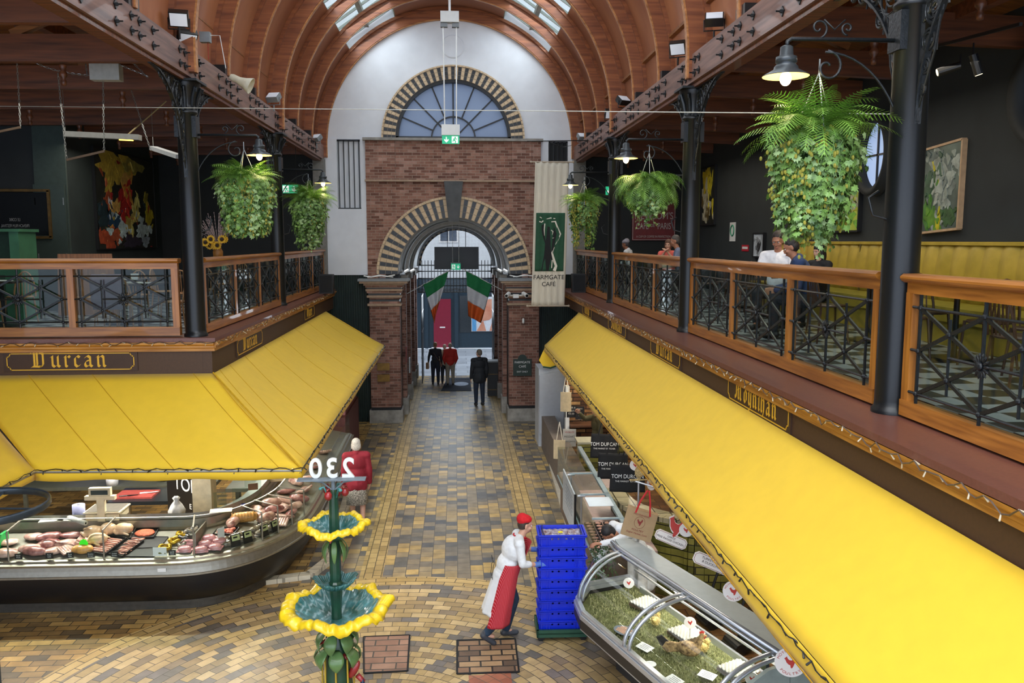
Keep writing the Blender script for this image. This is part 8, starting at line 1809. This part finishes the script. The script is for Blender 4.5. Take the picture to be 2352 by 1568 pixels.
for ln, z_, sz, kx in (('THE COFFEE PLANT', .46, .11, .8), ("NEWSOM'S", .10, .27, .82), ('CAFE', -.18, .25, .62), ('PARIS', -.18, .25, .62), ('DE', -.12, .12, .8), ('A CUP OF COFFEE IN PERFECTION', -.42, .085, .75)):
    ox = {'CAFE': -.33, 'PARIS': .3, 'DE': -.03}.get(ln, 0); textmesh(ln, sz, lambda u_, v_, w_, ox=ox, z_=z_: (ox + u_, -.034 - w_, z_ + v_), mat('dull_white', 'b0a8a4', .6), 'lettering', t, sx=kx, ext=.001)
p = at(1556, 412, y=23.7); t = thing('wall_lettering', 'large pale letters IT high on the dark end wall', 'lettering', p); textmesh('IT', .5, lambda u_, v_, w_: (u_ , -.01 - w_, v_ - .2), mat('dim_white_letter', '8a8c8c', .6), 'lettering', t, sx=.7)
# banquette
M_must = mat('mustard_leather', 'a8902c', .45, noise=.12, scale=5, col2='b89c3a'); FLZ = 3.86
t = thing('banquette', 'long mustard yellow ribbed banquette against the right gallery wall', 'banquette', (0, 0, 0)); b = MB()
b.grid(lambda a, c: (6.38 - .03 * abs(sin(a * 120)) - .06 * sin(pi * c), 4.0 + 12.2 * a, 4.3 + .78 * c), 480, 8); b.build('seat_back', M_must, t, smooth=True, thick=.03); MB().box(6.3, 6.48, 4, 16.2, 5.04, 5.08).build('back_cap', M_must, t); MB().box(5.75, 6.4, 4, 16.2, 4.15, 4.32).build('seat', M_must, t, ss=0); MB().box(5.8, 6.4, 4, 16.2, FLZ, 4.15).build('seat_base', M_must, t)
for y in (8.4, 12.8): MB().box(6.30, 6.33, y, y + .02, 4.3, 5.05).build('back_seam', mat('dark_seam', '5a4c18', .7), t)  # narrow darker strips mark the back seams
M_chair = mat('dark_bentwood', '4a2f20', .4, noise=.2, scale=10); M_chairl = mat('pale_bentwood', '9a7048', .45, noise=.2, scale=10); M_tab = mat('dark_table', '2c211c', .3, noise=.1)
def chairmake(label, m, grp):
    t = thing('cafe_chair', label, 'chair', (0, 0, 0), 0, grp)
    MB().lathe([(.001, .44), (.2, .44), (.21, .45), (.2, .465), (.001, .46)], n=20).build('seat', m, t, smooth=True)
    for s in (-1, 1):
        MB().tube([(s * .15, .16, .45), (s * .18, .19, 0)], [.016, .011], 6).build('leg', m, t); MB().tube([(s * .15, -.15, .45), (s * .18, -.2, 0)], [.016, .011], 6).build('leg', m, t)
    q = MB(); q.tube([(.17 * cos(a) * 1.05, -.17 - .05 * sin(a), .45 + .42 * sin(a)) for a in [pi * i / 14 for i in range(15)]], .014, 6); [q.tube([(x, -.18, .46), (x, -.22, .45 + .40 * sqrt(max(0, 1 - (x / .19) ** 2)))], .008, 5) for x in (-.1, -.05, 0, .05, .1)]; q.build('backrest', m, t); return t
cp = None; cl = None
def tableset(k, x, y, side, rot=0, chairs=(0, 1), m=M_chair):
    global cp, cl
    t = thing('cafe_table', 'dark square cafe table in the %s gallery, %s one' % (side, ORD[k]), 'table', (x, y, FLZ if side == 'right' else 3.70), rot); MB().box(-.35, .35, -.35, .35, .72, .75).build('table_top', M_tab, t); MB().tube([(0, 0, .02), (0, 0, .72)], .03, 10).build('pedestal', M_ironblk, t); MB().box(-.22, .22, -.22, .22, 0, .03).build('table_foot', M_ironblk, t)
    z = t.location.z
    for j, (dx, dy, r_) in enumerate(((0, .55, pi), (0, -.55, 0), (.55, 0, pi / 2), (-.55, 0, -pi / 2))):
        if j not in chairs: continue
        lab = '%s bentwood cafe chair at the %s gallery table, %s table, %s side' % ('pale' if m is M_chairl else 'dark', side, ORD[k], ('far', 'near', 'wall', 'rail')[j]); g = 'cafe chairs in the galleries'
        loc = (x + dx, y + dy, z)
        if m is M_chairl:
            if cl is None: cl = chairmake(lab, m, g); cl.location = loc; cl.rotation_euler = (0, 0, r_)
            else: dup(cl, loc, r_, lab)
        else:
            if cp is None: cp = chairmake(lab, m, g); cp.location = loc; cp.rotation_euler = (0, 0, r_)
            else: dup(cp, loc, r_, lab)
    w = MB(); [w.cbox((x + ox, y + oy, z + .755), (.2, .14, .006)) for ox, oy in ((-.1, .1), (.12, -.12))]; o = w.build('paper_napkins', M_whitep); tag(o, 'white napkins on the %s gallery table, %s table' % (side, ORD[k]), 'napkin')
for k, (x, y) in enumerate(((5.2, 6.6), (5.2, 8.4), (5.1, 10.0), (4.75, 11.9), (5.2, 13.6), (5.2, 15.3), (4.9, 18.2), (4.9, 20.6))): tableset(k, x, y, 'right', 0, (0, 1, 3) if k not in (2, 3) else (3,) if k == 2 else ())
for k, (x, y, ch) in enumerate(((-7.35, 14.2, (0, 1)), (-5.6, 14.6, (0, 1, 3)), (-4.9, 13.4, (1, 2)), (-4.9, 16.2, (0, 1, 3)), (-5.0, 19.5, (0, 1)))): tableset(k, x, y, 'left', 0, ch, M_chairl)
for k, (x, y) in enumerate(((-7.35, 13.65), (-5.05, 12.85))):
    q = MB(); q.grid(lambda a, c: ((a - .5) * .44, -.03 * sin(pi * c * 1.0) - (.05 if c > .5 else 0), .88 - .5 * abs(c - .5) * 2 * (1 if c < .5 else .8) ), 10, 10); o = q.build('draped_coat', mat(('dusty_pink_cloth', 'mauve_grey_cloth')[k], ('9a5c60', '7c6a78')[k], .9, noise=.1), smooth=True, thick=.03); o.location = (x, y - .22, 3.72); tag(o, ('dusty pink', 'mauve grey') [k] + ' coat draped over a chair back in left gallery', 'coat')
M_dress = mat('leaf_green_paint', '34684a', .5, noise=.2, scale=3)
t = thing('dresser', 'tall green painted dresser behind the left gallery rail', 'dresser', (-8.15, 15.6, 3.7)); MB().box(-.75, .55, -.3, .3, 0, .9).build('cupboard_base', M_dress, t); MB().box(-.75, .55, .15, .3, .9, 1.55).build('back_panel', mat('dark_green_panel', '24402c', .6, noise=.2), t); MB().box(.42, .58, -.32, .3, 0, 1.55).build('side_post', M_dress, t); MB().box(-.8, .62, -.36, .34, 1.55, 1.6).build('cornice', M_dress, t); MB().box(-.75, .55, -.3, .3, .9, .94).build('shelf', M_dress, t); MB().box(-.2, .3, -.31, -.3, .1, .8).build('cupboard_door', mat('dark_green_panel', '24402c', .6), t)
t = thing('framed_screen', 'gilt framed dark glass with mirrored film festival lettering at far left', 'framed screen', (-8.9, 17.5, 5.62)); MB().box(-.85, .85, -.03, 0, -.42, .42).build('glass_face', mat('dark_glass', '14171a', .15, noise=0), t); q = MB(); [q.beam(a, c, .05, .1, up=(0, 1, 0)) for a, c in (((-.9, -.02, -.46), (.9, -.02, -.46)), ((-.9, -.02, .46), (.9, -.02, .46)), ((.88, -.02, -.46), (.88, -.02, .46)), ((-.88, -.02, -.46), (-.88, -.02, .46)))]; q.build('gilt_frame', mat('dull_gilt', '5a441e', .5, metal=.4, noise=.3), t)
for ln, z_, sz in (('LE CORK', -.14, .085), ('FRENCH FILM FESTIVAL', -.26, .085)): textmesh(ln, sz, lambda u_, v_, w_, z_=z_: (.2 - u_, -.035 - w_, z_ + v_), mat('dim_white_letter', '8a8c8c', .6), 'lettering', t, sx=.62, ext=.001)
t = thing('slanted_partition', 'dark green wall with slanted edge behind the left gallery', 'partition', (0, 0, 0)); q = MB(); q.prism([(-8.35, 3.7), (-8.35 + .3, 5.15), (-8.62, 6.05), (-8.6, 7.9), (-8.0, 7.9), (-8.0, 3.7)], lambda u_, v_, w_: (u_ + .3, w_, v_), 17.55, 17.6); q.build('partition_face', mat('dark_green_partition', '2f3d38', .7, noise=.15), t, recalc=True)
t = thing('service_door', 'dark green service door beside the large painting', 'door', (-8.02, 17.5, 3.7)); MB().box(-.3, .3, -.02, .02, 0, 2.5).build('door_leaf', mat('dark_green_door', '2c3a36', .6, noise=.1), t); q = MB(); [q.box(s * .27 - .008, s * .27 + .008, -.03, -.02, z, z + .14) for s in (-1, 1) for z in (1.0, 2.1)]; q.build('hinges', M_chain, t)
t = thing('slatted_chest', 'warm brown panelled screen leaning in left gallery', 'screen', (-6.9, 16.4, 3.7), .25); q = MB(); q.prism([(-.55, 0), (.5, 0), (.42, 1.15), (-.5, 1.15)], lambda u_, v_, w_: (u_, w_, v_), 0, .05); q.build('screen_panel', wood('warm_screen_wood', '7a4a28', '96633a', 'z', .5, 3), t, recalc=True)
t = thing('flower_vase', 'vase of sunflowers and pussy willow twigs behind left rail', 'flowers', (-3.86, 14.1, 4.86)); MB().lathe([(.001, -.1), (.07, -.1), (.08, .06), (.05, .12), (.06, .14)], n=16).build('vase', mat('honey_vase', '8a5a20', .4), t, smooth=True)
q = MB(); rnd = random.Random(8)
for _ in range(46): a = rnd.uniform(0, 6.28); L_ = rnd.uniform(.3, .6); r = rnd.uniform(.1, .36); p0_ = V(0, 0, .1); p1_ = V(r * cos(a), r * sin(a), .1 + L_); q.tube([p0_, p0_.lerp(p1_, .5) + V(0, 0, .05), p1_], .003, 3); [q.ell(p0_.lerp(p1_, f), (.007, .007, .012), None, 5, 3) for f in (.5, .6, .7, .8, .9, 1)]
q.build('willow_twigs', mat('grey_willow', '8a7a78', .8), t)
for k in range(9):
    a = k * 2.4; r = .1 + .12 * (k % 3) / 2; c_ = V(-.08 + r * cos(a), -.1 + r * .3 * sin(a), .16 + .05 * (k % 3)); q = MB(); [q.prism([(0, -.012), (.055, -.014), (.07, 0), (.055, .014), (0, .012)], lambda u_, v_, w_, b_=b_: c_ + V(u_ * cos(b_) - v_ * sin(b_), -w_, u_ * sin(b_) + v_ * cos(b_)), 0, .003) for b_ in [2 * pi * j / 12 for j in range(12)]]; q.tube([c_, V(0, 0, .05)], .003, 3)
    o = q.build('sunflower_head', mat('sunflower_yellow', 'd8a818', .6, noise=.1), t); MB().ell(c_ + V(0, -.008, 0), (.026, .01, .026), None, 10, 6).build('flower_centre', mat('sunflower_brown', '2a1a10', .8), o)
t = thing('flower_pot', 'small white pot of yellow flowers on left gallery table', 'flowers', (-5.35, 14.5, 4.45)); MB().lathe([(.001, 0), (.05, 0), (.065, .1), (.001, .1)], n=14).build('pot', M_whitep, t); q = MB(); [q.ell((rnd.uniform(-.12, .12), rnd.uniform(-.1, .1), .15 + rnd.uniform(0, .12)), (.03, .03, .025), None, 7, 5) for _ in range(30)]; q.build('blossoms', mat('yellow_blossom', '9a8a28', .7, noise=.3), t)
# track spots on the right
t = thing('track_spotlights', 'black track rail with two cylinder spotlights above the right gallery', 'spotlight', (0, 0, 0)); a, c = at(2060, 130, x=5.6), at(2345, 55, x=5.3); MB().beam(a, c, .03, .03).build('track_rail', M_black, t)
for px, py, d in ((2235, 125, V(.06, 0, -.16)), (2205, 150, V(-.16, .06, -.05))): p = at(px, py, x=5.55); q = MB(); q.tube([p, p + d * 1.3], .045, 14); q.tube([p, p + V(0, 0, .12)], .01, 5); o = q.build('spot_cylinder', M_black, t); e = p + d * 1.3; MB().tube([e, e + d * .03], .036, 12).build('spot_glass', mat('spot_glow', 'ffe8b0', .3, noise=0, emit='ffe8b0', estr=3), o)
l = bpy.data.lights.new('spot_light', 'SPOT'); l.energy = 90; l.spot_size = 1.2; l.color = (1, .85, .6); o = bpy.data.objects.new('spot_light', l); COL.objects.link(o); o.location = (5.2, 11, 7.2); o.rotation_euler = (0, .45, 0)
l = bpy.data.lights.new('spot_light', 'SPOT'); l.energy = 60; l.spot_size = 1.2; l.color = (1, .85, .6); o = bpy.data.objects.new('spot_light', l); COL.objects.link(o); o.location = (-6, 19.5, 7.3); o.rotation_euler = (0, -.7, 0)
area('gallery_glow_right', (5.0, 12, 7.0), (0, 0, 0), 1.2, 18, 120, (1, .9, .75)); area('gallery_glow_left', (-6.2, 15.5, 7.0), (0, 0, 0), 3, 7, 100, (1, .92, .8))
area('passage_daylight', (0, 31.2, 3.4), (radians(-75), 0, 0), 2.4, 2.4, 60, (.8, .9, 1))
